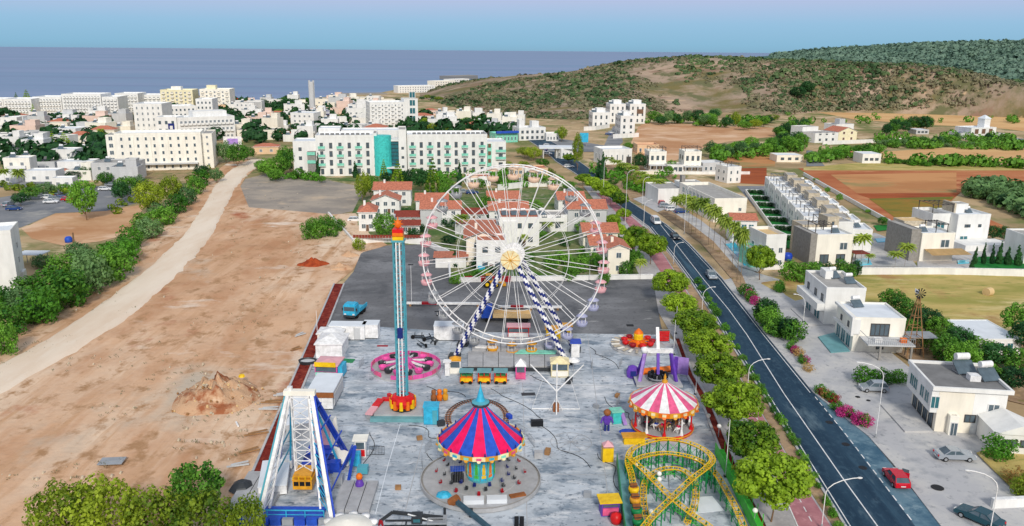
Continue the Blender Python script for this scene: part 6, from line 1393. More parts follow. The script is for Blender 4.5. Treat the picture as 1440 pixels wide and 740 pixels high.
# ---------------------------------------------------------------- wave swinger
g = G(676, 678); o = thing('wave_swinger', 'chair swing carousel with pink and blue striped tent roof', 'carousel', (g.x, g.y, FZ)); pr = 83 * PX(g)
part(o, 'platform', MB().lathe([(0, .5), (pr * .62, .5), (pr * .625, .47), (pr * .97, .47), (pr, .42), (pr, .0)], 56, mf=lambda j, k: 0 if j < 3 else 1), ['deck_grey', 'dark_stone'])
part(o, 'platform_rim', MB().lathe([(pr + .02, .1), (pr + .14, .1), (pr + .14, .52), (pr + .02, .52)], 56), 'deck_grey')
zr = Ht(676, 678, 618) ; za = Ht(676, 678, 573); rr = 59 * PX((g.x, g.y, zr))
part(o, 'column', MB().lathe([(1.55, .5), (1.55, zr - .4), (2.0, zr + .3)], 12), 'tower_teal')
for k in range(12):
    a = 6.28318 * (k + .5) / 12; rad = 1.55 * math.cos(math.pi / 12) + .05
    mb = MB(); mb.cbox((rad * math.cos(a), rad * math.sin(a), 1.95), (.1, .66, 2.3), rz=a); pn = part(o, 'painted_panel', mb, 'sky_paint' if k % 2 else 'teal_paint')
    mb = MB(); rad += .06; mb.cbox((rad * math.cos(a), rad * math.sin(a), 2.0), (.05, .36, .9), rz=a); mb.cbox((rad * math.cos(a), rad * math.sin(a), 2.65), (.05, .24, .4), rz=a); mb.cbox((rad * math.cos(a), rad * math.sin(a), 1.3), (.05, .5, .35), rz=a); part(pn, 'picture', mb, ('yellow_paint', 'orange_paint', 'lime_paint')[k % 3])
prof = [(rr, zr), (rr * .80, zr + (za - zr) * .20), (rr * .58, zr + (za - zr) * .44), (rr * .34, zr + (za - zr) * .73), (rr * .14, za)]
for k in range(18):
    mb = MB(); a0_ = 6.28318 * k / 18; a1_ = 6.28318 * (k + 1) / 18; vs = []
    for (q, z) in prof:
        for i in range(3): a = a0_ + (a1_ - a0_) * i / 2; sag = -.06 if i == 1 else 0; vs.append((q * math.cos(a), q * math.sin(a), z + sag * (q / rr)))
    fs = []
    for j in range(len(prof) - 1):
        for i in range(2): fs.append((j * 3 + i, j * 3 + i + 1, (j + 1) * 3 + i + 1, (j + 1) * 3 + i))
    mb.add(vs, fs); part(o, 'canopy_stripe', mb, 'magenta_paint' if k % 2 else 'royal_paint')
part(o, 'canopy_soffit', MB().lathe([(rr * .98, zr - .12), (2.0, zr + .25)], 44), 'gold_paint')
for k in range(22):
    a = 6.28318 * (k + .5) / 22; mb = MB(); mb.cbox((rr * 1.01 * math.cos(a), rr * 1.01 * math.sin(a), zr - .12), (.12, 1.05 * rr * .28, .5), rz=a); mb.cyl((rr * 1.01 * math.cos(a), rr * 1.01 * math.sin(a), zr - .45), (rr * 1.05 * math.cos(a), rr * 1.05 * math.sin(a), zr - .3), .22, n=8)
    vl = part(o, 'valance', mb, 'gold_paint' if k % 2 else 'cream_paint')
    mb = MB(); mb.cbox((rr * 1.03 * math.cos(a), rr * 1.03 * math.sin(a), zr - .12), (.12, .55, .26), rz=a); part(vl, 'medallion', mb, ('mint_paint', 'rose_paint', 'sky_paint')[k % 3])
    mb = MB(); mb.cyl((rr * .99 * math.cos(a + .14), rr * .99 * math.sin(a + .14), zr + .12), (rr * .99 * math.cos(a + .14), rr * .99 * math.sin(a + .14), zr + .5), .13, .04, 6); part(vl, 'lamp_finial', mb, 'navy_paint')
part(o, 'crown', MB().lathe([(.62, za - .1), (.95, za + .2), (1.0, za + .55), (.55, za + .7)], 14), 'tower_teal')
part(o, 'crown_band', MB().lathe([(1.0, za + .22), (1.06, za + .4), (1.0, za + .5)], 14), 'dark_metal')
part(o, 'spire', MB().lathe([(.55, za + .7), (.4, za + 1.1), (.3, za + 1.5), (.1, za + 2.2), (0, za + 2.9)], 12), 'sky_paint', True)
seat = MB(); seat.box(-.24, .24, -.2, .2, 0, .07); seat.box(-.24, .24, .16, .22, .07, .5); seat.box(-.26, -.22, -.2, .2, .2, .26); seat.box(.22, .26, -.2, .2, .2, .26); SEAT = {c: seat.mesh('swing_seat', c) for c in ('crimson_paint', 'dark_metal', 'navy_paint')}
for k in range(36):
    ri = rr * (.93 if k % 3 == 0 else (.76 if k % 3 == 1 else .6)); a = 6.28318 * k / 36; st = link('swing_seat', SEAT[('crimson_paint', 'dark_metal', 'navy_paint')[(k * 7) % 3]], o, (ri * math.cos(a) * 1.15, ri * math.sin(a) * 1.15, 1.15), (0, 0, a + 1.57), (.72,) * 3)
    mb = MB(); [mb.cyl((sx * .22, 0, .25), (sx * .2, .1 * ri, (zr - 1.4) * 1.35), .014, n=3) for sx in (-1, 1)]; part(st, 'chain', mb, 'steel')
for x, y, w_, d_, m_, nm in ((-.55, -5.4, 2.2, 1.0, 'roof_white', 'left'), (1.95, -5.2, 2.2, 1.0, 'roof_white', 'right')):
    solo('white_box', 'low white panel box on the front of the swing platform, ' + nm + ' one', 'box', MB().box(-w_ / 2, w_ / 2, -d_ / 2, d_ / 2, 0, .5), m_, (g.x + x, g.y + y, FZ + .48), .05)
solo('tarpaulin', 'crumpled blue tarpaulin on the front left of the swing platform', 'tarpaulin', MB().lathe([(.9, 0), (.7, .3), (.25, .45), (0, .42)], 7, squash=.8), 'sky_paint', (g.x - 3.9, g.y - 4.1, FZ + .48))
ob = thing('control_desk', 'small dark blue control desk beside the swing column', 'desk', (g.x - 2.6, g.y - .9, FZ + .48), .1); part(ob, 'cabinet', MB().box(-.7, .7, -.45, .45, 0, 1.0), 'black_paint'); part(ob, 'roof', MB().box(-.8, .8, -.6, .5, 1.5, 1.62), 'royal_paint'); part(ob, 'post', MB().bar((-.65, 0, 1), (-.65, 0, 1.5), .08).bar((.65, 0, 1), (.65, 0, 1.5), .08), 'steel')
solo('entry_mat', 'brown entry board at the right front of the swing platform', 'board', MB().box(-.9, .9, -.35, .35, 0, .15), 'brown_paint', (g.x + 4.2, g.y - 4.0, FZ + .48), .35)
# railway loop behind the swinger
gc = G(671, 588); o = thing('miniature_railway', 'oval toy railway track behind the striped swing roof', 'track', (gc.x, gc.y, FZ)); rx, ry = 41 * PX(gc), 5.4
for s_ in (-.22, .22): mb = MB(); mb.tube([V((rx + s_) * math.cos(6.28318 * k / 48), (ry + s_) * math.sin(6.28318 * k / 48), .16) for k in range(49)], .05, 4); part(o, 'rail', mb, 'dark_metal')
for k in range(64): a = 6.28318 * k / 64; link('sleeper', bpy.data.meshes.get('sleeper') or MB().box(-.42, .42, -.07, .07, 0, .11).mesh('sleeper', 'brown_paint'), o, (rx * math.cos(a), ry * math.sin(a), 0), (0, 0, a))
# train cars waiting in front of the wheel deck
tr_lab = ['teal-roofed kiddie train car, left of three before the wheel deck', 'teal-roofed kiddie train car, middle of three before the wheel deck', 'teal-roofed kiddie train car, right of three before the wheel deck']
for i, px_ in enumerate((656, 681, 704)):
    g = G(px_, 540); o = thing('train_car', tr_lab[i], 'train car', (g.x, g.y, FZ), 0, 'kiddie train cars')
    part(o, 'body', MB().box(-.95, .95, -.6, .6, .3, 1.15).box(-.8, .8, -.66, -.6, .45, 1.0, 1), ['orange_paint', 'yellow_paint']); part(o, 'roof', MB().box(-1.05, 1.05, -.75, .75, 1.9, 2.05), 'deck_teal'); mb = MB(); [mb.bar((x, y, 1.15), (x, y, 1.9), .09) for x in (-.85, 0, .85) for y in (-.55, .55)]; part(o, 'post', mb, 'green_paint' if i == 0 else 'red_paint')
    for x in (-.6, .6): part(o, 'wheel', MB().cyl((x, -.68, .3), (x, .68, .3), .28, n=10), 'rubber')
    part(o, 'seat', MB().box(-.7, .7, -.1, .5, .6, 1.35), 'green_paint'); part(o, 'coupling', MB().bar((.95, 0, .45), (1.3, 0, .45), .12), 'dark_metal')
# ---------------------------------------------------------------- pink and white carousel
g = G(931, 603); o = thing('merry_go_round', 'merry-go-round with pink and white striped tent roof and gold rim', 'carousel', (g.x, g.y, FZ)); zr = Ht(931, 603, 564); za = Ht(931, 603, 538); rr = 46.5 * PX((g.x, g.y, zr)); br = 43 * PX(g)
part(o, 'base', MB().lathe([(0, .55), (br * .97, .55), (br, .5), (br, .12), (br * .97, 0)], 36, mf=lambda j, k: 0 if j < 1 else 1), ['deck_grey', 'red_paint'])
part(o, 'base_trim', MB().lathe([(br + .01, .3), (br + .07, .3), (br + .07, .45), (br + .01, .45)], 36), 'gold_paint')
for k in range(20):
    mb = MB(); a0_ = 6.28318 * k / 20; a1_ = 6.28318 * (k + 1) / 20; pf = [(rr, zr), (rr * .6, zr + (za - zr) * .42), (rr * .3, zr + (za - zr) * .74), (.08, za)]
    mb.add([(q * math.cos(a), q * math.sin(a), z) for q, z in pf for a in (a0_, a1_)], [(0, 1, 3, 2), (2, 3, 5, 4), (4, 5, 7, 6)]); part(o, 'canopy_stripe', mb, 'rose_paint' if k % 2 else 'white_paint')
for k in range(20):
    a = 6.28318 * (k + .5) / 20; mb = MB(); mb.cbox((rr * 1.0 * math.cos(a), rr * 1.0 * math.sin(a), zr - .3), (.14, rr * .32, .62), rz=a); mb.cyl((rr * math.cos(a), rr * math.sin(a), zr - .65), (rr * 1.05 * math.cos(a), rr * 1.05 * math.sin(a), zr - .5), .25, n=8); vl = part(o, 'rim_panel', mb, 'gold_paint' if k % 2 else 'orange_paint')
    mb = MB(); mb.cbox((rr * 1.03 * math.cos(a), rr * 1.03 * math.sin(a), zr - .25), (.12, .5, .32), rz=a); part(vl, 'mirror', mb, 'cream_paint')
part(o, 'soffit', MB().lathe([(rr * .97, zr - .5), (.8, zr - .2)], 30), 'red_paint'); part(o, 'finial', MB().lathe([(.35, za - .2), (.4, za + .1), (.12, za + .35), (.2, za + .6), (0, za + 1.1)], 10), 'gold_paint', True)
part(o, 'centre_drum', MB().lathe([(1.25, .55), (1.25, zr - .3)], 12), 'cream_paint')
for k in range(10):
    a = 6.28318 * k / 10 + .2; mb = MB(); mb.cyl((br * .93 * math.cos(a), br * .93 * math.sin(a), .5), (br * .93 * math.cos(a), br * .93 * math.sin(a), zr - .4), .11, n=8); mb.cyl((br * .93 * math.cos(a), br * .93 * math.sin(a), .5), (br * .93 * math.cos(a), br * .93 * math.sin(a), 1.3), .28, .1, 8); part(o, 'column', mb, 'red_paint' if k % 2 else 'white_paint')
hs = MB(); hs.cyl((-.5, 0, 0), (.45, 0, .05), .2, .24, 8); hs.cyl((.4, 0, .1), (.7, 0, .6), .17, .1, 7); hs.cyl((.66, 0, .58), (.98, 0, .42), .12, .07, 7); hs.cyl((-.5, 0, .05), (-.85, 0, -.3), .09, .02, 5)
for x in (-.4, .35): [hs.cyl((x, y, -.1), (x + .15, y, -.6), .06, .04, 5) for y in (-.12, .12)]
hs.cyl((0, 0, -.9), (0, 0, 2.0), .03, n=5)
HORSE = {c: hs.mesh('horse', c) for c in ('white_paint', 'brown_paint', 'black_paint')}
for k in range(18):
    ri = br * (.78 if k % 2 else .56); a = 6.28318 * k / 18; hh_ = link('horse', HORSE[('white_paint', 'brown_paint', 'black_paint')[k % 3]], o, (ri * math.cos(a), ri * math.sin(a), 1.5 + .25 * math.sin(k * 2)), (0, 0, a + 1.57)); mb = MB().box(-.22, .22, -.22, .22, .2, .32); part(hh_, 'saddle', mb, 'magenta_paint' if k % 2 else 'blue_paint')
# ---------------------------------------------------------------- pendulum ride at the bottom left
Yp = 82.0
def atY(px_, py_, Y): d = ray(px_, py_); t = Y / d.y; return V(d.x * t, Y, CAMH + d.z * t)
tl, trp = atY(406, 552, Yp), atY(437, 552, Yp); pc = V((tl.x + trp.x) / 2, Yp, FZ)
o = thing('pendulum_ride', 'white and blue A-frame swing ride with a yellow cage', 'ride', pc); zt = tl.z - FZ
for fx, fy, tx in ((G(361, 748).x - pc.x, -7.6, tl.x - pc.x), (G(468, 748).x - pc.x, -7.6, trp.x - pc.x), (G(395, 640).x - pc.x, 7.8, tl.x - pc.x), (G(490, 645).x - pc.x, 7.6, trp.x - pc.x)):
    mb = MB(); mb.bar((fx, fy, 0), (tx, 0, zt), .38); lg = part(o, 'leg', mb, 'white_paint' if fy < 0 else 'blue_paint')
    dx = .38 if fx > 0 else -.38; mb = MB(); mb.bar((fx + dx, fy, 0), (tx + dx * .8, 0, zt - .1), .2); part(lg, 'leg_stripe', mb, 'blue_paint' if fx > 0 else 'tower_teal')
part(o, 'axle_beam', MB().box(tl.x - pc.x - .5, trp.x - pc.x + .5, -.35, .35, zt - .25, zt + .3), 'ivory_plaster'); part(o, 'lamp_cap', MB().box(tl.x - pc.x - .1, tl.x - pc.x + .4, -.3, .2, zt + .3, zt + .7), 'white_paint')
hw = .95
for sx in (-1, 1):
    for sy in (-.3, .3): part(o, 'arm_rail', MB().bar((sx * hw, sy, 2.6), (sx * hw, sy, zt - .2), .13), 'white_paint')
for i in range(7):
    z0, z1 = 2.6 + (zt - 3) * i / 7, 2.6 + (zt - 3) * (i + 1) / 7; mb = MB(); mb.bar((-hw, -.3, z1), (hw, -.3, z1), .1); mb.bar((-hw, -.3, z0), (hw, -.3, z1), .07); mb.bar((hw, -.3, z0), (-hw, -.3, z1), .07); mb.bar((-hw, -.3, z1), (-hw, .3, z1), .07); mb.bar((hw, -.3, z1), (hw, .3, z1), .07); part(o, 'arm_lattice', mb, 'white_paint')
cg = part(o, 'cage', MB().box(-1.05, 1.05, -1.3, 1.3, .9, 2.0).box(-1.0, 1.0, -1.2, 1.2, 2.3, 2.55).box(-1.1, 1.1, -1.35, 1.35, 2.0, 2.08), 'gold_paint')
mb = MB(); [mb.bar((x, y, 2.0), (x, y, 2.4), .1) for x in (-1, -.35, .35, 1) for y in (-1.25, 1.25)]; part(cg, 'cage_bar', mb, 'yellow_paint'); [part(cg, 'window', MB().box(x - .26, x + .26, -1.34, -1.3, 1.35, 1.85), 'black_paint') for x in (-.65, 0, .65)]
for s in (-1, 1):
    mb = MB(); p0, p1 = V(s * 2.7, -4.6, .5), V(s * 1.05, -.3, zt - .6); part(o, 'inner_leg', MB().bar(p0, p1, .2), 'white_paint'); part(o, 'inner_leg', MB().bar((s * 2.9, 4.6, .5), (s * 1.1, .3, zt - .6), .2), 'sky_paint')
    fx = (G(361, 748) if s < 0 else G(468, 748)).x - pc.x
    for t in (.1, .2, .3, .4, .5, .6, .7, .8, .9):
        a = V(fx + ((tl.x if s < 0 else trp.x) - pc.x - fx) * t, -7.6 * (1 - t), zt * t); part(o, 'rung', MB().bar(a, p0.lerp(p1, t), .08).bar(a, p0.lerp(p1, min(1, t + .1)), .06), 'white_paint' if s < 0 else 'sky_paint')
for i in range(9): part(o, 'walkway_grate', MB().box(-5.6 + i * 1.25, -4.5 + i * 1.25, -7.4, -6.95, .3, 1.0), ('royal_paint', 'steel', 'blue_paint')[i % 3])
for i in range(6): part(o, 'blue_platform', MB().box(-1.6, 1.9, 2.2 + i * 1.1, 3.25 + i * 1.1, .5 + i * .1, .72 + i * .1), 'blue_paint' if i != 3 else 'navy_paint')
part(o, 'loading_deck', MB().box(-3.6, 3.2, -6.8, -4.2, .2, .6), 'royal_paint'); part(o, 'deck_rail', MB().bar((-4.2, -6.8, 1.7), (3.6, -6.8, 1.7), .1).bar((-4.2, -6.8, 1.2), (3.6, -6.8, 1.2), .06), 'sky_paint')
for i in range(5): x = -4.2 + 1.95 * i; part(o, 'rail_post', MB().bar((x, -6.8, .7), (x, -6.8, 1.7), .08), 'sky_paint')
for i, (x0, x1) in enumerate(((-7.4, -5.9), (-5.8, -4.2), (-4.1, -2.6))): part(o, 'side_deck', MB().box(x0, x1, -6.5, 3.4, .1, .5), 'deck_grey')
for i, (x0, x1) in enumerate(((3.9, 5.2), (5.3, 6.6), (6.7, 7.9))): part(o, 'right_deck', MB().box(x0, x1, -4.6, 1.5, .1, .5), 'deck_grey')
for s, fx, tx in ((-1, G(361, 748).x - pc.x, tl.x - pc.x), (1, G(468, 748).x - pc.x, trp.x - pc.x)):
    for t in (.22, .45, .68, .86):
        part(o, 'side_brace', MB().bar((fx + (tx - fx) * t, -7.6 * (1 - t), zt * t), (fx + (tx - fx) * t + s * .3, 7.6 * (1 - t), zt * t), .13), 'blue_paint' if s > 0 else 'tower_teal')
for i, (x, y, z) in enumerate(((2.6, 3.5, 2.2), (3.4, 1.0, 1.6), (4.6, 5.2, 2.6), (2.4, -1.6, 1.4), (-3.2, 4.6, 2.0), (5.8, 3.4, 1.3))): part(o, 'machine_box', MB().box(x - .6, x + .6, y - .5, y + .5, .5, .5 + z * .6), ('blue_paint', 'steel', 'sky_paint', 'navy_paint', 'white_paint', 'tower_teal')[i])
part(o, 'rear_panel', MB().box(-.9, .95, 8.6, 8.8, 1.0, 3.8), 'softpink_paint'); part(o, 'blue_brace', MB().bar((3.0, 4.8, 0), (5.2, 2.5, 4.2), .3).bar((5.2, 2.5, 4.2), (4.4, 1.5, 0), .26), 'blue_paint')
# tall white folded panels and booths right of it
for px_, yb_, yt_, w_, l in ((461, 640, 604, .9, 'left'), (471, 636, 588, .7, 'right')):
    g = G(px_, yb_); h = Ht(px_, yb_, yt_); mb = MB(); mb.add([(-w_, 0, 0), (w_, 0, 0), (w_ * .35, .1, h), (-.05, .1, h * .92), (-w_, .35, 0), (w_, .35, 0), (w_ * .35, .3, h), (-.05, .3, h * .92)], [(0, 1, 2, 3), (5, 4, 7, 6), (0, 3, 7, 4), (1, 5, 6, 2), (3, 2, 6, 7)]); solo('folded_panel', 'tall tapering white folded panel right of the pendulum ride, ' + l + ' one', 'panel', mb, 'ivory_plaster', (g.x, g.y, FZ), -.3)
def booth(name, label, cat, px_, yb_, w, d, h, wall, roof, rz=0, front=None, peak=0, over=.25, base=0):
    g = G(px_, yb_); o = thing(name, label, cat, (g.x, g.y, FZ), rz)
    part(o, 'cabin', MB().box(-w / 2, w / 2, 0, d, base, h), wall)
    mb = MB(); x, y0, y1 = w / 2 + over, -over, d + over
    if peak:
        c = (0, d / 2, h + peak); mb.add([(-x, y0, h), (x, y0, h), (x, y1, h), (-x, y1, h), c, (-x, y0, h - .18), (x, y0, h - .18), (x, y1, h - .18), (-x, y1, h - .18)], [(0, 1, 4), (1, 2, 4), (2, 3, 4), (3, 0, 4), (0, 5, 6, 1), (1, 6, 7, 2), (2, 7, 8, 3), (3, 8, 5, 0), (5, 8, 7, 6)])
    else: mb.box(-x, x, y0, y1, h, h + .15)
    part(o, 'roof', mb, roof)
    if front: part(o, 'counter', MB().box(-w / 2 + .1, w / 2 - .1, -.18, -.01, .2, 1.0), front); part(o, 'opening', MB().box(-w / 2 + .15, w / 2 - .15, -.05, -.01, 1.1, h - .25), 'glass')
    return o
booth('ticket_booth', 'white booth with red lattice front right of the pendulum ride', 'booth', 507, 645, 1.3, 1.2, 2.2, 'white_paint', 'ivory_plaster', .05, 'red_paint')
g = G(520, 642); o = thing('crowd_barrier', 'dark green metal fence panel beside the red-fronted booth', 'barrier', (g.x, g.y, FZ)); mb = MB(); [mb.bar((x * .18, 0, .1), (x * .18, 0, 1.2), .03) for x in range(11)]; mb.bar((0, 0, .1), (1.8, 0, .1), .05); mb.bar((0, 0, 1.2), (1.8, 0, 1.2), .05); part(o, 'bars', mb, 'dark_metal')
g = G(480, 655); o = thing('control_stand', 'slanting white control panel beside the red-fronted booth', 'panel', (g.x, g.y, FZ), -.6); part(o, 'board', MB().cbox((0, 0, 1.1), (3.0, .2, 1.6), rx=-.5), 'ivory_plaster'); part(o, 'stand', MB().bar((-1, .2, 0), (-1, 0, 1), .12).bar((1, .2, 0), (1, 0, 1), .12), 'blue_paint')
g = G(506, 690); o = thing('toy_figure', 'small orange and purple ride figure at the edge of the pendulum deck', 'figure', (g.x, g.y, FZ)); part(o, 'body', MB().lathe([(0, .0), (.45, .1), (.5, .7), (.3, 1.2), (0, 1.3)], 10), 'purple_paint', True); part(o, 'head', MB().lathe([(0, 1.2), (.35, 1.35), (.38, 1.7), (.2, 1.95), (0, 2.0)], 10), 'orange_paint', True); part(o, 'base', MB().box(-.5, .5, -.4, .4, -.0, .15), 'green_paint')
g = G(496, 776); o = thing('scalloped_canopy', 'white scalloped round canopy cut by the bottom edge', 'canopy', (g.x - .2, g.y - .6, FZ))
mb = MB(); prof = []; mb.lathe([(2.6, 2.7), (2.2, 3.1), (1.2, 3.5), (0, 3.8)], 20)
part(o, 'dome', mb, 'ivory_plaster', True); [part(o, 'scallop', MB().lathe([(0, .3), (.45, .2), (.5, 0), (.3, -.25), (0, -.3)], 8, (2.55 * math.cos(6.283 * k / 12), 2.55 * math.sin(6.283 * k / 12), 2.75)), 'white_paint', True) for k in range(12)]; part(o, 'pole', MB().cyl((0, 0, 0), (0, 0, 2.8), .12), 'steel'); 
# ---------------------------------------------------------------- roller coaster
o = thing('roller_coaster', 'small roller coaster with yellow track on green supports', 'roller coaster', (0, 0, 0))
def smooth_path(pts, sub=6):
    P = [G(x, y, z) for x, y, z in pts]; out = []
    for i in range(len(P) - 1):
        p0 = P[max(0, i - 1)]; p1 = P[i]; p2 = P[i + 1]; p3 = P[min(len(P) - 1, i + 2)]
        for s in range(sub):
            t = s / sub; out.append(.5 * ((2 * p1) + (p2 - p0) * t + (2 * p0 - 5 * p1 + 4 * p2 - p3) * t * t + (3 * p1 - p0 - 3 * p2 + p3) * t ** 3))
    return out + [P[-1]]
tracks = [[(899, 775, 1.3), (897, 740, 1.3), (893, 700, 1.4), (888, 668, 1.6), (883, 648, 2.0), (889, 632, 2.6), (908, 622, 3.1), (935, 617, 3.2), (965, 621, 3.2), (990, 632, 3.2), (1002, 645, 3.2), (994, 657, 3.1), (972, 674, 2.9), (945, 700, 2.7), (918, 726, 2.5), (895, 755, 2.3), (875, 785, 2.2)],
          [(886, 652, 1.9), (900, 643, 2.2), (922, 638, 2.2), (942, 637, 2.2), (970, 642, 2.2), (992, 652, 2.1), (1008, 668, 2.0), (1024, 694, 1.9), (1040, 725, 1.8), (1055, 765, 1.7)],
          [(884, 642, 2.4), (902, 658, 2.2), (924, 680, 2.0), (947, 702, 1.7), (972, 722, 1.4), (1000, 742, 1.2), (1030, 775, 1.2)],
          [(912, 742, .9), (905, 705, 1.0), (908, 676, 1.1), (930, 660, 1.2), (958, 660, 1.2), (976, 676, 1.1), (978, 704, 1.0), (966, 735, .9)]]
for ti, tp in enumerate(tracks):
    P = smooth_path(tp); Ls, Rs = [], []
    for i, p in enumerate(P):
        d = (P[min(i + 1, len(P) - 1)] - P[max(0, i - 1)]); d.z = 0; d.normalize(); nr = V(-d.y, d.x, 0); Ls.append(p + nr * .33); Rs.append(p - nr * .33)
    part(o, 'rail', MB().tube(Ls, .05, 5), 'yellow_paint'); part(o, 'rail', MB().tube(Rs, .05, 5), 'yellow_paint'); part(o, 'spine', MB().tube([p - V(0, 0, .28) for p in P], .055, 5), 'gold_paint')
    mb = MB()
    for i in range(0, len(P)): mb.bar(Ls[i], Rs[i], .045); mb.bar(Ls[i], P[i] - V(0, 0, .28), .035); mb.bar(Rs[i], P[i] - V(0, 0, .28), .035)
    part(o, 'track_tie', mb, 'yellow_paint')['kind'] = 'stuff'
    prev = None
    for i in range(1, len(P) - 1, 3):
        if prev is not None:
            a, b2 = Rs[prev], Rs[i]; fl = lambda q, t: V(q.x, q.y, FZ + (q.z - FZ) * t)
            mb = MB(); mb.bar(fl(a, .45), fl(b2, .45), .06); mb.bar(fl(a, .45), fl(b2, .95), .045); mb.bar(fl(a, .9), fl(b2, .45), .045); part(o, 'cross_brace', mb, 'green_paint' if i % 2 else 'lime_paint')
        prev = i
        mb = MB(); a, b2 = Ls[i], Rs[i]; mb.bar((a.x, a.y, FZ), a, .1); mb.bar((b2.x, b2.y, FZ), b2, .1); mb.bar(a.lerp(V(a.x, a.y, FZ), .5), b2.lerp(V(b2.x, b2.y, FZ), .5), .07); mb.bar(a.lerp(V(a.x, a.y, FZ), .15), b2.lerp(V(b2.x, b2.y, FZ), .5), .05); part(o, 'support', mb, 'green_paint')
# green walkways beside it
for nm, Lp, m_ in (('left', [(874, 655), (878, 690), (884, 740), (890, 775)], 'green_paint'), ('right', [(1012, 640), (1028, 672), (1050, 715), (1072, 760)], 'lime_paint')):
    g0 = G(*Lp[0]); w_ = thing('walkway', ('teal green boarding walkway along the left of the coaster' if nm == 'left' else 'bright green walkway along the right of the coaster'), 'walkway', (g0.x, g0.y, FZ)); pts = [G(*p) - g0 for p in Lp]
    part(w_, 'deck', path_line(MB(), pts, 1.1 if nm == 'left' else .9, .5, .62), 'deck_teal' if nm == 'left' else 'lime_paint'); part(w_, 'side_board', path_line(MB(), [p + V(-.6, 0, 0) for p in pts], .08, .1, 1.5), m_)
    for i in range(len(pts) - 1):
        for t in (0, .33, .66): p = pts[i].lerp(pts[i + 1], t) + V(.55, 0, 0); part(w_, 'rail_post', MB().bar((p.x, p.y, 0), (p.x, p.y, 1.6), .07), m_)
tc = [((897, 737, 1.5), 'green_paint'), ((895, 722, 1.5), 'green_paint'), ((893, 707, 1.5), 'gold_paint'), ((891, 692, 1.5), 'yellow_paint')]
for i, (p, c) in enumerate(tc):
    q = G(*p); o2 = thing('coaster_car', ('green front car of the coaster train', 'green second car of the coaster train', 'gold third car of the coaster train', 'yellow last car of the coaster train')[i], 'coaster car', q, .12, 'coaster train')
    part(o2, 'body', MB().lathe([(0, 0), (.55, .05), (.62, .45), (.5, .7), (.42, .5), (0, .4)], 10), c, True); part(o2, 'seat', MB().box(-.38, .38, .05, .3, .35, .95), 'brown_paint'); part(o2, 'lap_bar', MB().bar((-.45, -.15, .8), (.45, -.15, .8), .07), 'dark_metal'); part(o2, 'wheel', MB().cyl((-.5, 0, .0), (.5, 0, .0), .13, n=8), 'rubber')
for k, (px_, py_) in enumerate(((911, 597), (884, 655), (895, 668), (926, 680), (926, 688), (977, 661), (915, 735), (1060, 733), (995, 596), (1010, 611))):
    g = G(px_, py_ + 6); mb = MB(); mb.lathe([(0, -.3), (.22, -.2), (.3, 0), (.22, .2), (0, .3)], 10, (0, 0, 1.6)); ob = thing('globe_lamp', 'white globe lamp on a short post around the coaster and carousel', 'lamp', (g.x, g.y, FZ), 0, 'white globe lamps'); part(ob, 'globe', mb, 'glow_white', True); part(ob, 'post', MB().cyl((0, 0, 0), (0, 0, 1.4), .05, n=6), 'steel')
# spider of cables on the ground inside the coaster and beside it
for lb, px_, py_, r_ in (('spread of grey cable spokes inside the coaster loop', 940, 665, 4.2), ('dark folded cable frame lying on the concrete left of the coaster', 803, 624, 2.6)):
    g = G(px_, py_); mb = MB()
    for k in range(11): a = 6.283 * k / 11; mb.bar((0, 0, .12), (r_ * math.cos(a), r_ * .9 * math.sin(a), .06), .08 if r_ > 3 else .035)
    if r_ < 3: mb.tube(ring_pts(r_, 20, .06), .025, 4)
    else: mb.tube(ring_pts(r_, 20, .06), .03, 4)
    solo('cable_frame', lb, 'frame', mb, 'steel' if r_ > 3 else 'deck_grey', (g.x, g.y, FZ))
for px_, py_, w_, d_, l in ((925, 662, 4, 2.5, 'left of the cable spokes'), (962, 668, 3.4, 2.2, 'right of the cable spokes'), (988, 712, 3.6, 3, 'near the front of the coaster loop')):
    g = G(px_, py_); solo('ground_sheet', 'pale ground sheet inside the coaster ' + l, 'sheet', MB().box(-w_ / 2, w_ / 2, -d_ / 2, d_ / 2, 0, .03), 'roof_white', (g.x, g.y, FZ), .2)
# ---------------------------------------------------------------- purple flying ride
gl, gr = G(897, 536), G(949, 537); pm = (gl + gr) / 2; o = thing('flying_ride', 'purple A-frame flying ride with white crossbeam', 'ride', (pm.x, pm.y, FZ)); w_ = (gr - gl).length / 2; zt = Ht(907, 536, 495)
for s in (-1, 1):
    part(o, 'leg', MB().bar((s * w_, -1.4, 0), (s * (w_ - .9), 0, zt), .42), 'lilac_paint' if s < 0 else 'purple_paint'); part(o, 'leg', MB().bar((s * w_, 1.6, 0), (s * (w_ - .9), 0, zt), .36), 'purple_paint'); part(o, 'foot', MB().box(s * w_ - .7, s * w_ + .7, -1.9, 2.0, 0, .35), 'navy_paint')
part(o, 'crossbeam', MB().box(-w_ + .6, w_ - .6, -.3, .3, zt - .2, zt + .4), 'white_paint'); part(o, 'motor', MB().lathe([(0, -.5), (.5, -.4), (.55, .3), (0, .5)], 10, (-w_ + .8, 0, zt + .2)), 'white_paint', True)
part(o, 'arm', MB().bar((.0, 0, zt), (0, 1.6, zt + 3.2), .45), 'white_paint'); part(o, 'arm', MB().bar((0, 0, zt), (0, -1.0, 1.4), .42), 'purple_paint')
for k in range(12): a = 6.283 * k / 12; part(o, 'seat', MB().cbox((1.3 * math.cos(a), -1.0 + 1.1 * math.sin(a), 1.2), (.42, .42, .9), rz=a), 'black_paint')
part(o, 'seat_ring', MB().tube(ring_pts(1.3, 16, 1.0), .12, 6), 'steel', location=None) if False else part(o, 'seat_ring', MB().lathe([(1.0, .9), (1.5, .9), (1.5, 1.05), (1.0, 1.05)], 16, (0, -1.0, 0)), 'steel')
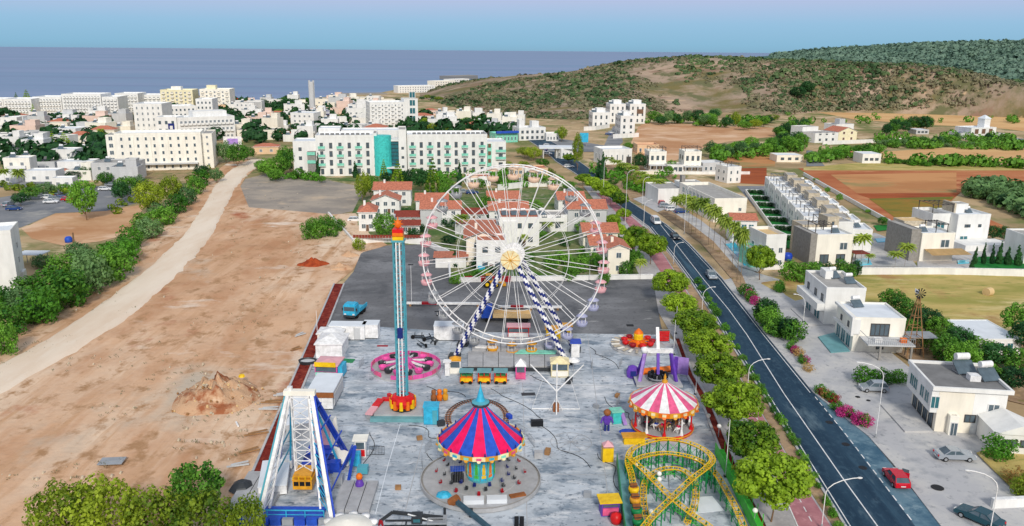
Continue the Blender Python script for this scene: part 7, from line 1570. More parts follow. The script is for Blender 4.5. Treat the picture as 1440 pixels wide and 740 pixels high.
part(o, 'platform', MB().box(-3.4, 3.4, -2.8, 1.4, .05, .4), 'deck_grey'); part(o, 'orange_ramp', MB().cbox((.6, 2.4, .7), (5.4, 1.2, .3), rz=.25, rx=.25), 'orange_paint')
g = G(889, 531); ob = thing('purple_booth', 'lumpy purple cabin at the left foot of the flying ride', 'booth', (g.x, g.y, FZ)); part(ob, 'cabin', MB().lathe([(.9, 0), (1.0, .8), (.7, 1.6), (0, 1.9)], 7), 'purple_paint'); part(ob, 'hatch', MB().box(-.4, .4, -1.0, -.85, .4, 1.2), 'navy_paint')
g = G(957, 530); ob = thing('display_board', 'lilac display panel at the right foot of the flying ride', 'panel', (g.x, g.y, FZ), -.4); part(ob, 'board', MB().box(-1.1, 1.1, -.1, .1, .3, 3.0), 'lilac_paint'); part(ob, 'stripe', MB().box(-1.1, -.5, -.14, -.1, .3, 3.0), 'purple_paint')
# ---------------------------------------------------------------- orange kiddie ride behind it
g = G(897, 489); r = 38 * PX(g); o = thing('kiddie_ride', 'round orange and red kiddie ride with plank steps', 'ride', (g.x, g.y, FZ)); part(o, 'deck', MB().lathe([(0, .5), (r * .82, .5), (r, .2), (r, 0)], 20), 'deck_grey')
for k in range(14): a = math.pi * .62 + 3.6 * k / 14; part(o, 'step_plank', MB().cbox((r * .85 * math.cos(a), r * .85 * math.sin(a), .62), (r * .30, .42, .12), rz=a), 'ivory_plaster' if k % 2 else 'stone_wall')
part(o, 'centre', MB().lathe([(1.7, .5), (1.2, 1.0), (.7, 1.2), (.75, 2.6), (.35, 3.0), (0, 3.3)], 12), 'orange_paint', True); part(o, 'centre_flame', MB().lathe([(.8, 1.4), (.82, 2.2), (.76, 2.4)], 12), 'yellow_paint')
for k in range(9):
    a = 6.283 * k / 9; c = V(r * .52 * math.cos(a), r * .52 * math.sin(a), 1.1); mb = MB(); mb.lathe([(0, -.35), (.5, -.3), (.6, .2), (.45, .25), (0, .0)], 8, c, squash=1); cr_ = part(o, 'car', mb, 'red_paint' if k % 3 else 'crimson_paint', True); part(cr_, 'arm', MB().bar((.6 * math.cos(a), .6 * math.sin(a), 1.2), c, .14), 'orange_paint')
g = G(933, 484); ob = thing('arch_panel', 'red stacked panel frame right of the orange kiddie ride', 'panel', (g.x, g.y, FZ), .05)
for i in range(6): part(ob, 'red_slat', MB().box(-.9, .9, -.1, .1, .4 + i * .3, .62 + i * .3), 'red_paint')
part(ob, 'frame', MB().bar((-1, 0, 0), (-1, 0, 2.4), .1).bar((1, 0, 0), (1, 0, 2.4), .1).bar((-1, 0, 2.4), (1, 0, 2.4), .1), 'steel')
# ---------------------------------------------------------------- white bungee mast
g = G(782, 582); o = thing('bungee_frame', 'thin white bungee mast with two spread arms and square base', 'frame', (g.x, g.y, FZ)); zt = Ht(781, 582, 514); zj = Ht(781, 582, 552)
part(o, 'mast', MB().cyl((0, -.6, 0), (0, .3, zt), .09, n=6), 'white_paint')
for s in (-1, 1):
    part(o, 'arm', MB().cyl((0, 0, zj), (s * 3.6, .4, zt - .2), .09, n=6), 'white_paint'); part(o, 'guy_cord', MB().cyl((s * 1.9, .2, zj + (zt - zj) * .4), (s * 3.3, 1.0, .1), .03, n=4), 'white_paint')
part(o, 'base_bar', MB().cyl((-3.3, 1.0, .1), (3.3, 1.0, .1), .07, n=6), 'white_paint'); part(o, 'winch', MB().box(-.4, .4, .2, 1.0, 0, 1.1), 'brown_paint'); part(o, 'brace', MB().cyl((-.9, .8, 0), (0, .1, 2.2), .06, n=5).cyl((.9, .8, 0), (0, .1, 2.2), .06, n=5), 'white_paint')
# ---------------------------------------------------------------- booths, tents and trailers
booth('ticket_booth', 'pink ticket booth with white dome in front of the wheel deck', 'booth', 732, 535, 1.5, 1.3, 2.2, 'pink_paint', 'white_paint', 0, 'rose_paint', .9, .1)
booth('gazebo', 'cream square tent right of the pink ticket booth', 'tent', 787, 532, 2.6, 2.2, 2.3, 'cream_paint', 'cream_paint', 0, 'ivory_plaster', .7, .15)
g = G(806, 526); o = thing('parasol', 'round white parasol right of the cream tent', 'parasol', (g.x, g.y, FZ)); part(o, 'canopy', MB().lathe([(1.0, 2.0), (.7, 2.3), (0, 2.55)], 10), 'white_paint'); part(o, 'pole', MB().cyl((0, 0, 0), (0, 0, 2.4), .04, n=6), 'steel')
booth('popcorn_stand', 'white snack stand topped with gold crown at the left wheel foot', 'stand', 640, 528, 1.7, 1.3, 2.3, 'white_paint', 'gold_paint', 0, 'ivory_plaster', .5, .05)
booth('white_pillar', 'narrow white cabinet left of the snack stand', 'cabinet', 629, 530, .7, .6, 2.2, 'white_paint', 'white_paint')
booth('ticket_booth', 'red and white striped booth behind the wheel deck', 'booth', 729, 477, 3.6, 1.6, 2.0, 'red_paint', 'softpink_paint', 0, 'white_paint')
booth('storage_box', 'large yellow box at the right wheel legs', 'box', 778, 478, 2.4, 1.6, 1.7, 'yellow_paint', 'gold_paint') ; booth('storage_box', 'smaller yellow box right of the large yellow one', 'box', 798, 476, 1.3, 1.4, 2.0, 'yellow_paint', 'gold_paint'); booth('generator', 'tall blue and white generator cabinet at the right wheel foot', 'generator', 809, 504, 1.3, 1.6, 2.4, 'white_paint', 'blue_paint', 0)
def container(label, px_, yb_, w, d, h, m='white_paint', rz=0, name='container', cat='container', win=True):
    g = G(px_, yb_); o = thing(name, label, cat, (g.x, g.y, FZ), rz); part(o, 'body', MB().box(-w / 2, w / 2, 0, d, .15, h), m); part(o, 'roof', MB().box(-w / 2 - .06, w / 2 + .06, -.06, d + .06, h, h + .1), 'roof_white'); part(o, 'skid', MB().box(-w / 2 + .2, w / 2 - .2, .1, d - .1, 0, .15), 'dark_metal')
    if win: part(o, 'door', MB().box(w * .2, w * .38, -.05, -.01, .2, h - .3), 'grey_plaster')
    for i in range(int(w / .8)): part(o, 'rib', MB().box(-w / 2 + .2 + i * .8, -w / 2 + .28 + i * .8, -.04, -.01, .3, h - .1), m)
    return o
container('white office container left of the big wheel', 631, 481, 5.0, 2.6, 2.6)
container('long white container at the back left of the concrete yard', 488, 480, 6.0, 2.5, 2.5); container('short white container right of the long one', 521, 478, 2.6, 2.4, 2.5, win=False)
booth('marquee', 'white pitched marquee left along the red bed', 'tent', 463, 505, 4.2, 5.2, 2.4, 'white_paint', 'white_paint', 0, None, 1.0, .2); booth('marquee', 'lower white marquee behind the pitched one', 'tent', 464, 488, 4.0, 3.2, 2.2, 'ivory_plaster', 'white_paint', 0, None, .5, .2)
o = booth('game_stall', 'colourful game stall with maroon roof and pink front', 'stall', 459, 534, 3.4, 3.4, 2.2, 'pink_paint', 'softpink_paint', -.08, 'mint_paint', .4, .2); part(o, 'sign', MB().box(-1.6, 1.6, -.4, -.25, 2.0, 2.7), 'yellow_paint'); part(o, 'side_panel', MB().box(1.75, 2.4, .2, 2.6, .2, 1.9), 'sky_paint')
o = container('white trailer with brown fascia behind the pendulum ride', 450, 578, 3.6, 7.0, 2.4, win=False); part(o, 'fascia', MB().box(-2.0, 2.0, -.3, -.08, 1.9, 2.6), 'brown_paint'); part(o, 'side_sign', MB().box(1.86, 1.95, .5, 6.5, .5, 2.0), 'grey_plaster')
container('long white trailer between the red bed and the pendulum ride', 420, 622, 2.8, 9.0, 2.3, 'grey_plaster', .25, win=False)
container('white flat trailer low at the left of the pendulum ride', 384, 700, 3.0, 6.0, 1.2, 'white_paint', .2, win=False)
solo('green_mat', 'small green mat lying beside the game stall', 'mat', MB().box(-.9, .9, -.8, .8, 0, .05), 'green_paint', (G(490, 509).x, G(490, 509).y, FZ), -.1); solo('red_mat', 'thin red mat on the concrete before the short container', 'mat', MB().box(-.9, .9, -.3, .3, 0, .06), 'crimson_paint', (G(538, 488).x, G(538, 488).y, FZ))
g = G(433, 513); o = thing('round_basin', 'round dark-rimmed basin beside the red bed', 'basin', (g.x, g.y, .3)); part(o, 'rim', MB().lathe([(1.3, 0), (1.45, .5), (1.3, .55), (1.15, .3)], 20, squash=.8), 'dark_metal'); part(o, 'inside', MB().lathe([(0, .3), (1.15, .3)], 20, squash=.8), 'grey_plaster')
booth('phone_booth', 'yellow booth with pink top on the open concrete', 'booth', 855, 652, 1.3, 1.2, 2.0, 'yellow_paint', 'softpink_paint', .05, None, .6, 0)
g = G(853, 607); o = thing('robot_statue', 'purple robot figure with brown head on the concrete', 'statue', (g.x, g.y, FZ)); part(o, 'legs', MB().box(-.35, -.08, -.2, .2, 0, .9).box(.08, .35, -.2, .2, 0, .9), 'navy_paint'); part(o, 'torso', MB().lathe([(.35, .9), (.5, 1.3), (.55, 1.9), (.2, 2.1)], 8), 'purple_paint'); part(o, 'head', MB().lathe([(.15, 2.1), (.45, 2.3), (.5, 2.7), (.2, 2.95), (0, 3.0)], 8), 'brown_paint', True); part(o, 'arm', MB().cyl((-.5, 0, 1.9), (-.8, -.1, 1.1), .14, .1, 6), 'purple_paint'); part(o, 'arm', MB().cyl((.5, 0, 1.9), (.8, -.1, 1.1), .14, .1, 6), 'purple_paint')
booth('game_kiosk', 'small teal kiosk between the robot figure and the carousel', 'kiosk', 868, 598, 1.2, 1.0, 1.7, 'teal_paint', 'mint_paint', .2, None); solo('pink_slide', 'pink slide board leaning beside the teal kiosk', 'slide', MB().cbox((0, 0, 1.0), (.5, 2.2, .12), rx=.9), 'lilac_paint', (G(876, 598).x, G(876, 598).y, FZ), .4); solo('blue_mat', 'blue oval mat beside the carousel base', 'mat', MB().lathe([(0, .08), (1.1, .08), (1.2, 0)], 14, squash=.7), 'blue_paint', (G(883, 609).x, G(883, 609).y, FZ))
booth('yellow_counter', 'low yellow counter left of the coaster arc', 'counter', 892, 627, 2.6, .9, 1.0, 'yellow_paint', 'gold_paint', .05)
solo('speaker_box', 'black box standing alone on the concrete', 'box', MB().box(-.8, .8, -.35, .35, 0, .75).box(-.7, .7, -.38, -.35, .1, .65), 'black_paint', (G(755, 600).x, G(755, 600).y, FZ), .1)
solo('crate', 'grey mesh crate right of the swing platform', 'crate', MB().box(-.5, .5, -.4, .4, 0, .8), 'deck_grey', (G(757, 645).x, G(757, 645).y, FZ)); solo('black_bin', 'pair of black bins cut by the bottom edge', 'bin', MB().box(-.5, -.05, -.3, .3, 0, .9).box(.05, .5, -.3, .3, 0, .9), 'black_paint', (G(730, 741).x, G(730, 741).y, FZ))
solo('drain_grate', 'dark grate patch on the concrete left of the bungee mast', 'grate', MB().box(-1.0, 1.0, -.5, .5, 0, .03), 'dark_metal', (G(743, 556).x, G(743, 556).y, FZ), .1)
g = G(617, 566); o = thing('bear_figures', 'group of brown and orange bear figures beside the cyan booth', 'figure', (g.x, g.y, FZ))
for i, (x, c) in enumerate(((-.7, 'brown_paint'), (.1, 'orange_paint'), (.9, 'gold_paint'))): part(o, 'bear', MB().lathe([(0, 0), (.38, .1), (.42, .8), (.25, 1.1), (.34, 1.3), (.3, 1.65), (0, 1.8)], 10, (x, .2 * i, 0)), c, True)
o = booth('toy_plane_ride', 'purple and yellow prize machine cut by the bottom right of the yard', 'machine', 858, 728, 1.9, 1.4, 1.6, 'purple_paint', 'yellow_paint', .1, 'rose_paint'); g = G(866, 738); solo('red_ball', 'shiny red ball-shaped bin beside the prize machine', 'bin', MB().lathe([(0, 0), (.5, .1), (.65, .6), (.5, 1.1), (0, 1.3)], 14), 'red_paint', (g.x, g.y, FZ), smooth=True)
# fences around the left of the swinger and mechanical parts near the container
for i, (px_, py_) in enumerate(((588, 478), (603, 480), (614, 484), (596, 488))):
    g = G(px_, py_); ob = thing('spare_ride_part', 'dark steel ride part stacked before the white office container, ' + ('first', 'second', 'third', 'fourth')[i] + ' from left' if i < 3 else 'dark steel ride part lying lowest before the white office container', 'machinery', (g.x, g.y, FZ), i * .7)
    part(ob, 'frame', MB().bar((-.9, 0, .3), (.9, 0, .3), .16).bar((-.9, .8, .3), (.9, .8, .3), .16).bar((-.6, 0, .3), (-.6, .8, .9), .12).bar((.6, 0, .3), (.6, .8, .9), .12), 'dark_metal'); part(ob, 'wheel', MB().cyl((-.9, -.1, .35), (-.9, .1, .35), .35, n=10), 'rubber')
# crane arm machine at the bottom edge
g = G(585, 745); o = thing('loader_crane', 'black folded loader crane with claw at the bottom edge', 'crane', (g.x, g.y, FZ), .03)
part(o, 'chassis', MB().bar((-3.2, -.5, .6), (3.2, -.5, .6), .16).bar((-3.2, .5, .6), (3.2, .5, .6), .16).bar((-1, -.5, .6), (-1, .5, .6), .14).bar((2, -.5, .6), (2, .5, .6), .14), 'dark_metal'); [part(o, 'wheel', MB().cyl((x, -.8, .36), (x, -.55, .36), .36, n=12), 'rubber') for x in (-2.4, -1.3, 2.2)]
part(o, 'boom', MB().bar((2.8, 0, 1.2), (-2.4, .3, 1.7), .3).bar((-2.4, .3, 1.7), (-3.6, .2, .8), .26), 'dark_metal'); part(o, 'tool_rack', MB().box(1.2, 3.2, -.8, .8, .9, 1.05).bar((1.3, -.7, 1.05), (1.3, -.7, 1.6), .1).bar((3.1, -.7, 1.05), (3.1, -.7, 1.6), .1).bar((1.3, -.7, 1.6), (3.1, -.7, 1.6), .08), 'steel'); part(o, 'cab', MB().box(-.4, .7, -.65, .65, .9, 1.55), 'dark_metal'); part(o, 'window', MB().box(-.2, .5, -.7, -.65, 1.1, 1.45), 'glass_teal'); part(o, 'hydraulic_ram', MB().cyl((1.8, -.3, 1.0), (-.8, -.1, 1.7), .1, n=6), 'steel'); part(o, 'claw', MB().cyl((-3.6, .2, .85), (-3.9, 0, .2), .2, .06, 6).cyl((-3.6, .2, .85), (-3.3, -.2, .2), .2, .06, 6), 'crimson_paint'); part(o, 'outrigger', MB().bar((2.9, -1.4, .1), (2.9, 1.8, .1), .25).bar((2.9, 1.5, .1), (2.9, 1.5, 1.4), .2), 'dark_metal')
mb = MB(); a, b_ = G(640, 714, .9), G(700, 752, 1.4); g = G(640, 716); o = thing('steel_beam', 'long teal-grey steel boom lying across the swing platform edge', 'beam', (g.x, g.y, FZ)); part(o, 'beam', MB().bar((0, 0, .9), (b_.x - g.x, b_.y - g.y, 1.2), .42), 'slate_paint'); part(o, 'joint', MB().cyl((-.5, .1, .5), (.3, -.1, 1.2), .5, n=8), 'brown_paint'); part(o, 'stand', MB().box(1.6, 2.0, -1.9, -1.5, 0, .9), 'dark_metal')
# truss lying along the red bed, planks and scraps
for i, (px_, py_, L_, a_) in enumerate(((398, 570, 3.2, .1), (392, 580, 2.6, .0), (375, 615, 3.0, .35), (410, 560, 2.2, .2), (365, 640, 2.4, .5), (436, 475, 2.2, .9), (430, 495, 2.0, .8), (349, 660, 2.5, .3))):
    g = G(px_ - 14, py_); solo('scrap_planks', 'loose pale scrap boards dumped along the left of the red gravel bed', 'planks', MB().box(-L_ / 2, L_ / 2, -.25, .0, 0, .12).cbox((.2, .3, .14), (L_ * .8, .3, .08), rz=.2), 'grey_plaster' if i % 2 else 'wood', (g.x, g.y, .5), a_, group='scrap boards along the red bed')
g = G(341, 690); solo('scrap_heap', 'heap of dark scrap metal at the lower end of the red bed', 'scrap', MB().lathe([(1.5, 0), (1.1, .5), (.5, .9), (0, .8)], 7), 'dark_metal', (g.x, g.y, .3))
# ================================================================ vehicles, lamps, heaps
def car(label, px_, yb_, rz, paint, L=4.3, W=1.75, Hh=1.45, kind='hatch', name='car', cat='car', group=None, door=False, z=.2, at=None):
    g = at or G(px_, yb_); o = thing(name, label, cat, (g.x, g.y, z), rz, group); h = L / 2; w = W / 2
    # body profile in x (forward) and z, extruded across with a narrower cabin
    low = [(-h, .35), (-h, .75), (-h * .93, .9), (h * .35, .95), (h * .92, .78), (h, .6), (h, .32)]
    if kind == 'van': low = [(-h, .35), (-h, 1.0), (h * .6, 1.0), (h * .95, .85), (h, .6), (h, .32)]
    mb = MB(); n = len(low)
    for y, k in ((-w, .0), (-w * .97, 1), (w * .97, 1), (w, .0)): pass
    vs = [(x, -w, z_) for x, z_ in low] + [(x, w, z_) for x, z_ in low]; mb.add(vs, [tuple(range(n)), tuple(range(2 * n - 1, n - 1, -1))] + [(i, n + i, n + (i + 1) % n, (i + 1) % n) for i in range(n)])
    part(o, 'body', mb, paint)
    if kind == 'van': c0, c1, c2, c3, zb = -h * .97, -h * .93, h * .35, h * .66, 1.0
    elif kind == 'sedan': c0, c1, c2, c3, zb = -h * .72, -h * .38, h * .12, h * .42, .9
    else: c0, c1, c2, c3, zb = -h * .94, -h * .72, h * .15, h * .48, .9
    wt = w * .8; wl = w * .95
    def cab(s, zt, grow=0.0):
        m = MB(); m.add([(c0 - grow, -wl * s, zb), (c3 + grow, -wl * s, zb), (c3 + grow, wl * s, zb), (c0 - grow, wl * s, zb), (c1, -wt * s, zt), (c2, -wt * s, zt), (c2, wt * s, zt), (c1, wt * s, zt)], [(0, 1, 5, 4), (1, 2, 6, 5), (2, 3, 7, 6), (3, 0, 4, 7), (4, 5, 6, 7)]); return m
    part(o, 'window_band', cab(1.0, Hh - .06), 'glass')
    part(o, 'roof', MB().box(c1 - .05, c2 + .05, -wt - .02, wt + .02, Hh - .07, Hh), paint)
    for x, xt in ((c0, c1), ((c0 + c3) / 2, (c1 + c2) / 2), (c3, c2)):
        for s in (-1, 1): part(o, 'pillar', MB().bar((x, s * wl * 1.005, zb), (xt, s * wt * 1.01, Hh - .05), .08), paint)
    for x in (-h * .62, h * .64):
        for s in (-1, 1):
            wh = part(o, 'wheel', MB().cyl((x, s * (w - .16), .31), (x, s * (w + .03), .31), .31, n=14), 'rubber'); part(wh, 'rim', MB().cyl((x, s * (w + .02), .31), (x, s * (w + .045), .31), .19, n=10), 'steel')
    for s in (-1, 1): part(o, 'headlight', MB().box(h - .08, h + .02, s * w * .68 - .2, s * w * .68 + .2, .6, .74), 'frame_white'); part(o, 'tail_light', MB().box(-h - .02, -h + .06, s * w * .74 - .14, s * w * .74 + .14, .62, .82), 'red_paint')
    part(o, 'bumper', MB().box(-h - .04, -h + .02, -w * .9, w * .9, .36, .55), paint); part(o, 'number_plate', MB().box(-h - .06, -h - .04, -.26, .26, .48, .6), 'frame_white')
    if door:
        d = part(o, 'door', MB().box(0, .95, -.05, .05, .4, .95), paint, loc=(h * .02 + .8, -w, 0), rot=(0, 0, math.radians(-125))); part(d, 'door_window', MB().box(.1, .85, -.03, .03, .95, 1.35), 'glass')
    return o
mat('car_white', srgb(236, 238, 240), .25, .02, spec=.5); mat('car_silver', srgb(178, 186, 194), .25, .03, metal=.4, spec=.5); mat('car_red', srgb(206, 20, 46), .25, .04, spec=.5); mat('car_black', srgb(24, 28, 38), .2, .05, spec=.5); mat('car_teal', srgb(24, 74, 88), .25, .05, spec=.5); mat('car_blue', srgb(40, 70, 130), .25, .05, spec=.5)
rd = math.atan2(G(1080, 567).y - G(1187, 740).y, G(1080, 567).x - G(1187, 740).x)
rd2 = math.atan2(G(942, 357).y - G(1000, 440).y, G(942, 357).x - G(1000, 440).x)
car('red hatchback with its driver door open at the lay-by edge', 1259, 680, rd - .0, 'car_red', 4.0, 1.7, 1.42, door=True)
car('silver estate car driving towards the viewer on the main road', 1000, 392, rd2 + math.pi, 'car_silver', 4.3)
car('black car driving away on the main road behind the white van', 949, 337, rd2 + math.pi + .05, 'car_black', 4.3)
car('white van driving on the main road, farthest of the three', 922, 315, rd2 + math.pi + .1, 'car_white', 4.9, 1.85, 1.95, 'van', 'van', 'van')
car('silver hatchback parked before the round hedge', 1228, 551, math.pi - .05, 'car_silver', 3.9, 1.65, 1.5, z=.17)
car('silver sedan parked on the paving below the corner building', 1341, 647, -.03, 'car_silver', 4.5, 1.72, 1.4, 'sedan', z=.17)
car('dark teal car parked beside the low white wall, bottom right', 1376, 735, math.pi * .70, 'car_teal', 4.6, 1.75, 1.42, 'sedan', z=.17)
car('dark car parked by the ship-like pool terrace wall', 1306, 502, .3, 'car_white', 4.2, z=.15) if False else None
# small cars in the far car parks
rnd = random.Random(3)
cols = ['car_white', 'car_silver', 'car_blue', 'car_red', 'car_black']
def lot(rows, label, group):
    for i, (x, y) in enumerate(rows):
        car(label, x, y, rnd.choice((0, math.pi / 2, .2)), cols[i % 5], 4.3, group=group, z=.06)
lot([(68, 280), (78, 282), (88, 281), (97, 283), (84, 276), (72, 286), (12, 290), (20, 296)], 'small car in the left-hand town car park', 'cars in the left car park')
lot([(148, 268), (157, 262), (152, 257), (150, 250), (140, 246), (156, 244), (130, 243)], 'small car parked below the cream hotel', 'cars below the cream hotel')
lot([(770, 218), (776, 214), (782, 212), (788, 209), (778, 207), (770, 206), (796, 210), (766, 212)], 'small car parked around the road junction', 'cars at the road junction')
lot([(860, 188), (866, 194), (856, 190)], 'small car in the street below the hill-foot houses', 'cars at the hill foot')
lot([(945, 297), (936, 292), (958, 300), (930, 288)], 'small car parked beside the palms and the flat hall', 'cars beside the palms')
lot([(1430, 198), (1437, 199)], 'small car parked right of the turret farmhouse', 'cars at the turret farmhouse')
lot([(800, 236)], 'small pinkish-red car at the far road bend', 'car at the bend')
lot([(500, 312), (652, 272), (664, 273)], 'small car parked in the villa lanes', 'cars in the villa lanes')
# trucks
def truck(label, px_, yb_, rz, cab, bed, L=7.0, box=0, name='truck'):
    g = G(px_, yb_); o = thing(name, label, 'truck', (g.x, g.y, .13), rz)
    part(o, 'chassis', MB().box(-L / 2, L / 2, -1, 1, .6, .85), 'dark_metal'); part(o, 'cab', MB().box(L / 2 - 1.9, L / 2, -1.15, 1.15, .8, 2.7), cab); part(o, 'windscreen', MB().box(L / 2, L / 2 + .04, -1.0, 1.0, 1.7, 2.45), 'glass'); part(o, 'cab_roof', MB().box(L / 2 - 1.9, L / 2 - .2, -1.0, 1.0, 2.7, 2.95), cab); part(o, 'bumper', MB().box(L / 2, L / 2 + .15, -1.1, 1.1, .5, .9), 'dark_metal')
    part(o, 'bed', MB().box(-L / 2, L / 2 - 2.1, -1.2, 1.2, .9, 1.1 if not box else box), bed)
    for s in (-1, 1): part(o, 'side_board', MB().box(-L / 2, L / 2 - 2.1, s * 1.2 - .05, s * 1.2 + .05, 1.1, 1.7), bed)
    for x in (-L / 2 + 1, -L / 2 + 2.2, L / 2 - 1.2):
        for s in (-1, 1): part(o, 'wheel', MB().cyl((x, s * .8, .5), (x, s * 1.12, .5), .5, n=14), 'rubber')
    for s in (-1, 1): part(o, 'mirror', MB().box(L / 2 - .3, L / 2 - .1, s * 1.35 - .1, s * 1.35 + .1, 1.7, 2.2), 'dark_metal'); part(o, 'headlight', MB().box(L / 2 + .01, L / 2 + .05, s * .8 - .2, s * .8 + .2, .95, 1.2), 'frame_white')
    return o
truck('blue flatbed truck parked on the dark lot left of the drop tower', 500, 444, -1.75, 'sky_paint', 'sky_paint', 6.0)
truck('blue truck with long tan flatbed behind the wheel legs', 712, 452, math.pi - .02, 'royal_paint', 'canvas_sand', 9.0)
g = G(690, 404); o = thing('tractor', 'yellow tractor with digger arm parked by the boundary wall behind the wheel', 'tractor', (g.x, g.y, .13), .2)
part(o, 'body', MB().box(-1.3, 1.4, -.6, .6, .7, 1.5), 'gold_paint'); part(o, 'cab', MB().box(-1.0, .2, -.6, .6, 1.5, 2.6), 'glass'); part(o, 'cab_roof', MB().box(-1.1, .3, -.7, .7, 2.6, 2.75), 'gold_paint')
for x, r_ in ((-.9, .75), (1.1, .5)):
    for s in (-1, 1): wh = part(o, 'wheel', MB().cyl((x, s * .65, r_), (x, s * 1.0, r_), r_, n=16), 'rubber'); part(wh, 'rim', MB().cyl((x, s * .98, r_), (x, s * 1.03, r_), r_ * .5, n=10), 'yellow_paint')
part(o, 'front_loader', MB().bar((1.0, 0, 1.2), (2.6, 0, .6), .25).box(2.4, 3.1, -.9, .9, .2, .8), 'gold_paint')
# trailer rails on the lot
for x0, x1, y, l in ((572, 678, 431, 'left'), (700, 790, 436, 'right')):
    a, b_ = G(x0, y), G(x1, y); o = thing('beam_trailer', 'long low white beam stored on the dark lot, ' + l + ' of the wheel axle', 'beam', (a.x, a.y, .13)); L_ = (b_ - a).length
    part(o, 'beam', MB().box(0, L_, -.3, .3, .4, .75), 'white_paint'); part(o, 'red_section', MB().box(L_ * .2, L_ * .4, -.34, .34, .38, .8), 'crimson_paint'); [part(o, 'block', MB().box(x, x + .4, -.4, .4, 0, .4), 'wood') for x in (.5, L_ * .5, L_ - 1)]
solo('concrete_blocks', 'small dark drain cover on the right of the dark lot', 'drain', MB().box(-.6, .6, -.4, .4, 0, .15), 'black_paint', (G(886, 459).x, G(886, 459).y, .13))
# ---------------- lamps and poles
def street_lamp(label, px_, yb_, hgt, rz, reach=2.2, group=None, z=.15):
    g = G(px_, yb_); o = thing('street_lamp', label, 'street lamp', (g.x, g.y, z), rz, group)
    part(o, 'base', MB().cyl((0, 0, 0), (0, 0, .5), .16, .12, 8), 'steel'); pts = [V(0, 0, .4), V(0, 0, hgt - 1.6)] + [V(reach * (1 - math.cos(t)), 0, hgt - 1.6 + 1.6 * math.sin(t)) for t in (.35, .7, 1.05, 1.4)] + [V(reach, 0, hgt)]
    part(o, 'pole', MB().tube(pts, .05, 6), 'white_paint'); hd = MB(); hd.lathe([(0, -.09), (.3, -.06), (.34, .02), (.2, .1), (0, .12)], 10, (0, 0, 0)); hd.v = [(x * .9 + reach + .2, y * .55, z_ * .7 + hgt) for x, y, z_ in hd.v]; part(o, 'lamp_head', hd, 'frame_white', True)
    return o
street_lamp('curved street lamp nearest the viewer, over the left road edge', 1155, 745, Ht(1155, 745, 676), .1, 3.3)
street_lamp('curved street lamp over the left road edge level with the carousel', 1051, 548, Ht(1051, 548, 507), .1, 2.6)
street_lamp('curved street lamp over the left road edge level with the parking lot', 987, 440, Ht(987, 440, 405), .1, 1.9)
street_lamp('curved street lamp over the left road edge near the black car', 947, 372, Ht(947, 372, 342), .1, 1.7)
street_lamp('tall curved street lamp beside the corner building forecourt', 1231, 617, Ht(1231, 617, 514), math.pi - .2, 3.0)
street_lamp('curved street lamp beside the dark teal car at bottom right', 1390, 760, Ht(1390, 760, 668), math.pi - .2, 2.8)
street_lamp('curved street lamp before the upper shop house', 1127, 478, Ht(1127, 478, 416), math.pi - .2, 1.6)
for x, yb_, yt_ in ((879, 318, 240), (904, 340, 282), (848, 285, 224), (903, 290, 250), (962, 330, 262)):
    street_lamp('thin distant street lamp along the far stretch of road', x, yb_, Ht(x, yb_, yt_), .1, 1.6, 'distant street lamps')
def pole(label, px_, yb_, yt_, r=.05, name='pole', group=None, head=None):
    g = G(px_, yb_); h = Ht(px_, yb_, yt_); o = thing(name, label, 'pole', (g.x, g.y, .15), 0, group); part(o, 'shaft', MB().cyl((0, 0, 0), (0, 0, h), r, r * .7, 6), 'white_paint'); part(o, 'foot', MB().box(-.2, .2, -.2, .2, 0, .15), 'dark_metal')
    if head: part(o, 'lamp', MB().box(-.5, .5, -.15, .15, h, h + .2), 'dark_metal')
    return o
pole('thin white pole standing on the right red strip level with the merry-go-round', 978, 556, 500); pole('tall white pole on the right red strip level with the coaster', 1020, 672, 592); pole('white pole beside the red bed left of the containers', 447, 482, 438); pole('tall thin pole on the dark lot right of the drop tower', 579, 431, 374, head=1); pole('short pole with flat lamp right of the long beam', 615, 445, 440, head=1); pole('thin pole on the right red strip behind the kiddie ride', 947, 500, 452); pole('thin pole among the pines level with the parking lot', 950, 470, 432); pole('thin pole on the boundary wall, right part', 829, 396, 376)
# ---------------- heaps on the dirt lot
def heap(name, label, px_, yb_, r, h, m, squash=.6, seed=1, top=None, peaks=1):
    g = G(px_, yb_); rnd = random.Random(seed); mb = MB(); nr, na = 12, 36; vs = [(0, 0, h)]
    mb.v.append((0, 0, h * .95))
    for j in range(1, nr + 1):
        for k in range(na):
            t = j / nr; a = 6.28318 * k / na; rad = r * t * (1 + .18 * noise.noise(Vector((math.cos(a) * 1.5 + seed, math.sin(a) * 1.5, 0)))); x, y = rad * math.cos(a), rad * squash * math.sin(a)
            z = h * max(0, 1 - t) ** .85 * (1 + .8 * noise.fractal(Vector((x * .6, y * .6, seed)), .7, 2, 5)) ; mb.v.append((x, y, max(-.1, z if j < nr else -.15)))
    for k in range(na): mb.f.append((0, 1 + k, 1 + (k + 1) % na)); mb.m.append(0)
    for j in range(nr - 1):
        for k in range(na): a = 1 + j * na; mb.f.append((a + k, a + na + k, a + na + (k + 1) % na, a + (k + 1) % na)); mb.m.append(0)
    o = thing(name, label, 'heap', (g.x, g.y, .25)); part(o, 'soil', mb, m, True); return o, g
ground_mat('heap_soil', [srgb(204, 166, 132), (srgb(160, 98, 66), .3, .5, .62, None, 3), (srgb(220, 190, 160), .8, .56, .7, None, 9)], .1, 3)
ground_mat('red_heap', [srgb(172, 78, 42), (srgb(140, 58, 34), .6, .48, .62, None, 3)], .1, 3)
o, g = heap('rubble_heap', 'large heap of rubble and red soil on the dirt lot', 305, 562, 6.4, 2.9, 'heap_soil', .95, 3)
rnd = random.Random(9); mb = MB()
rock = []
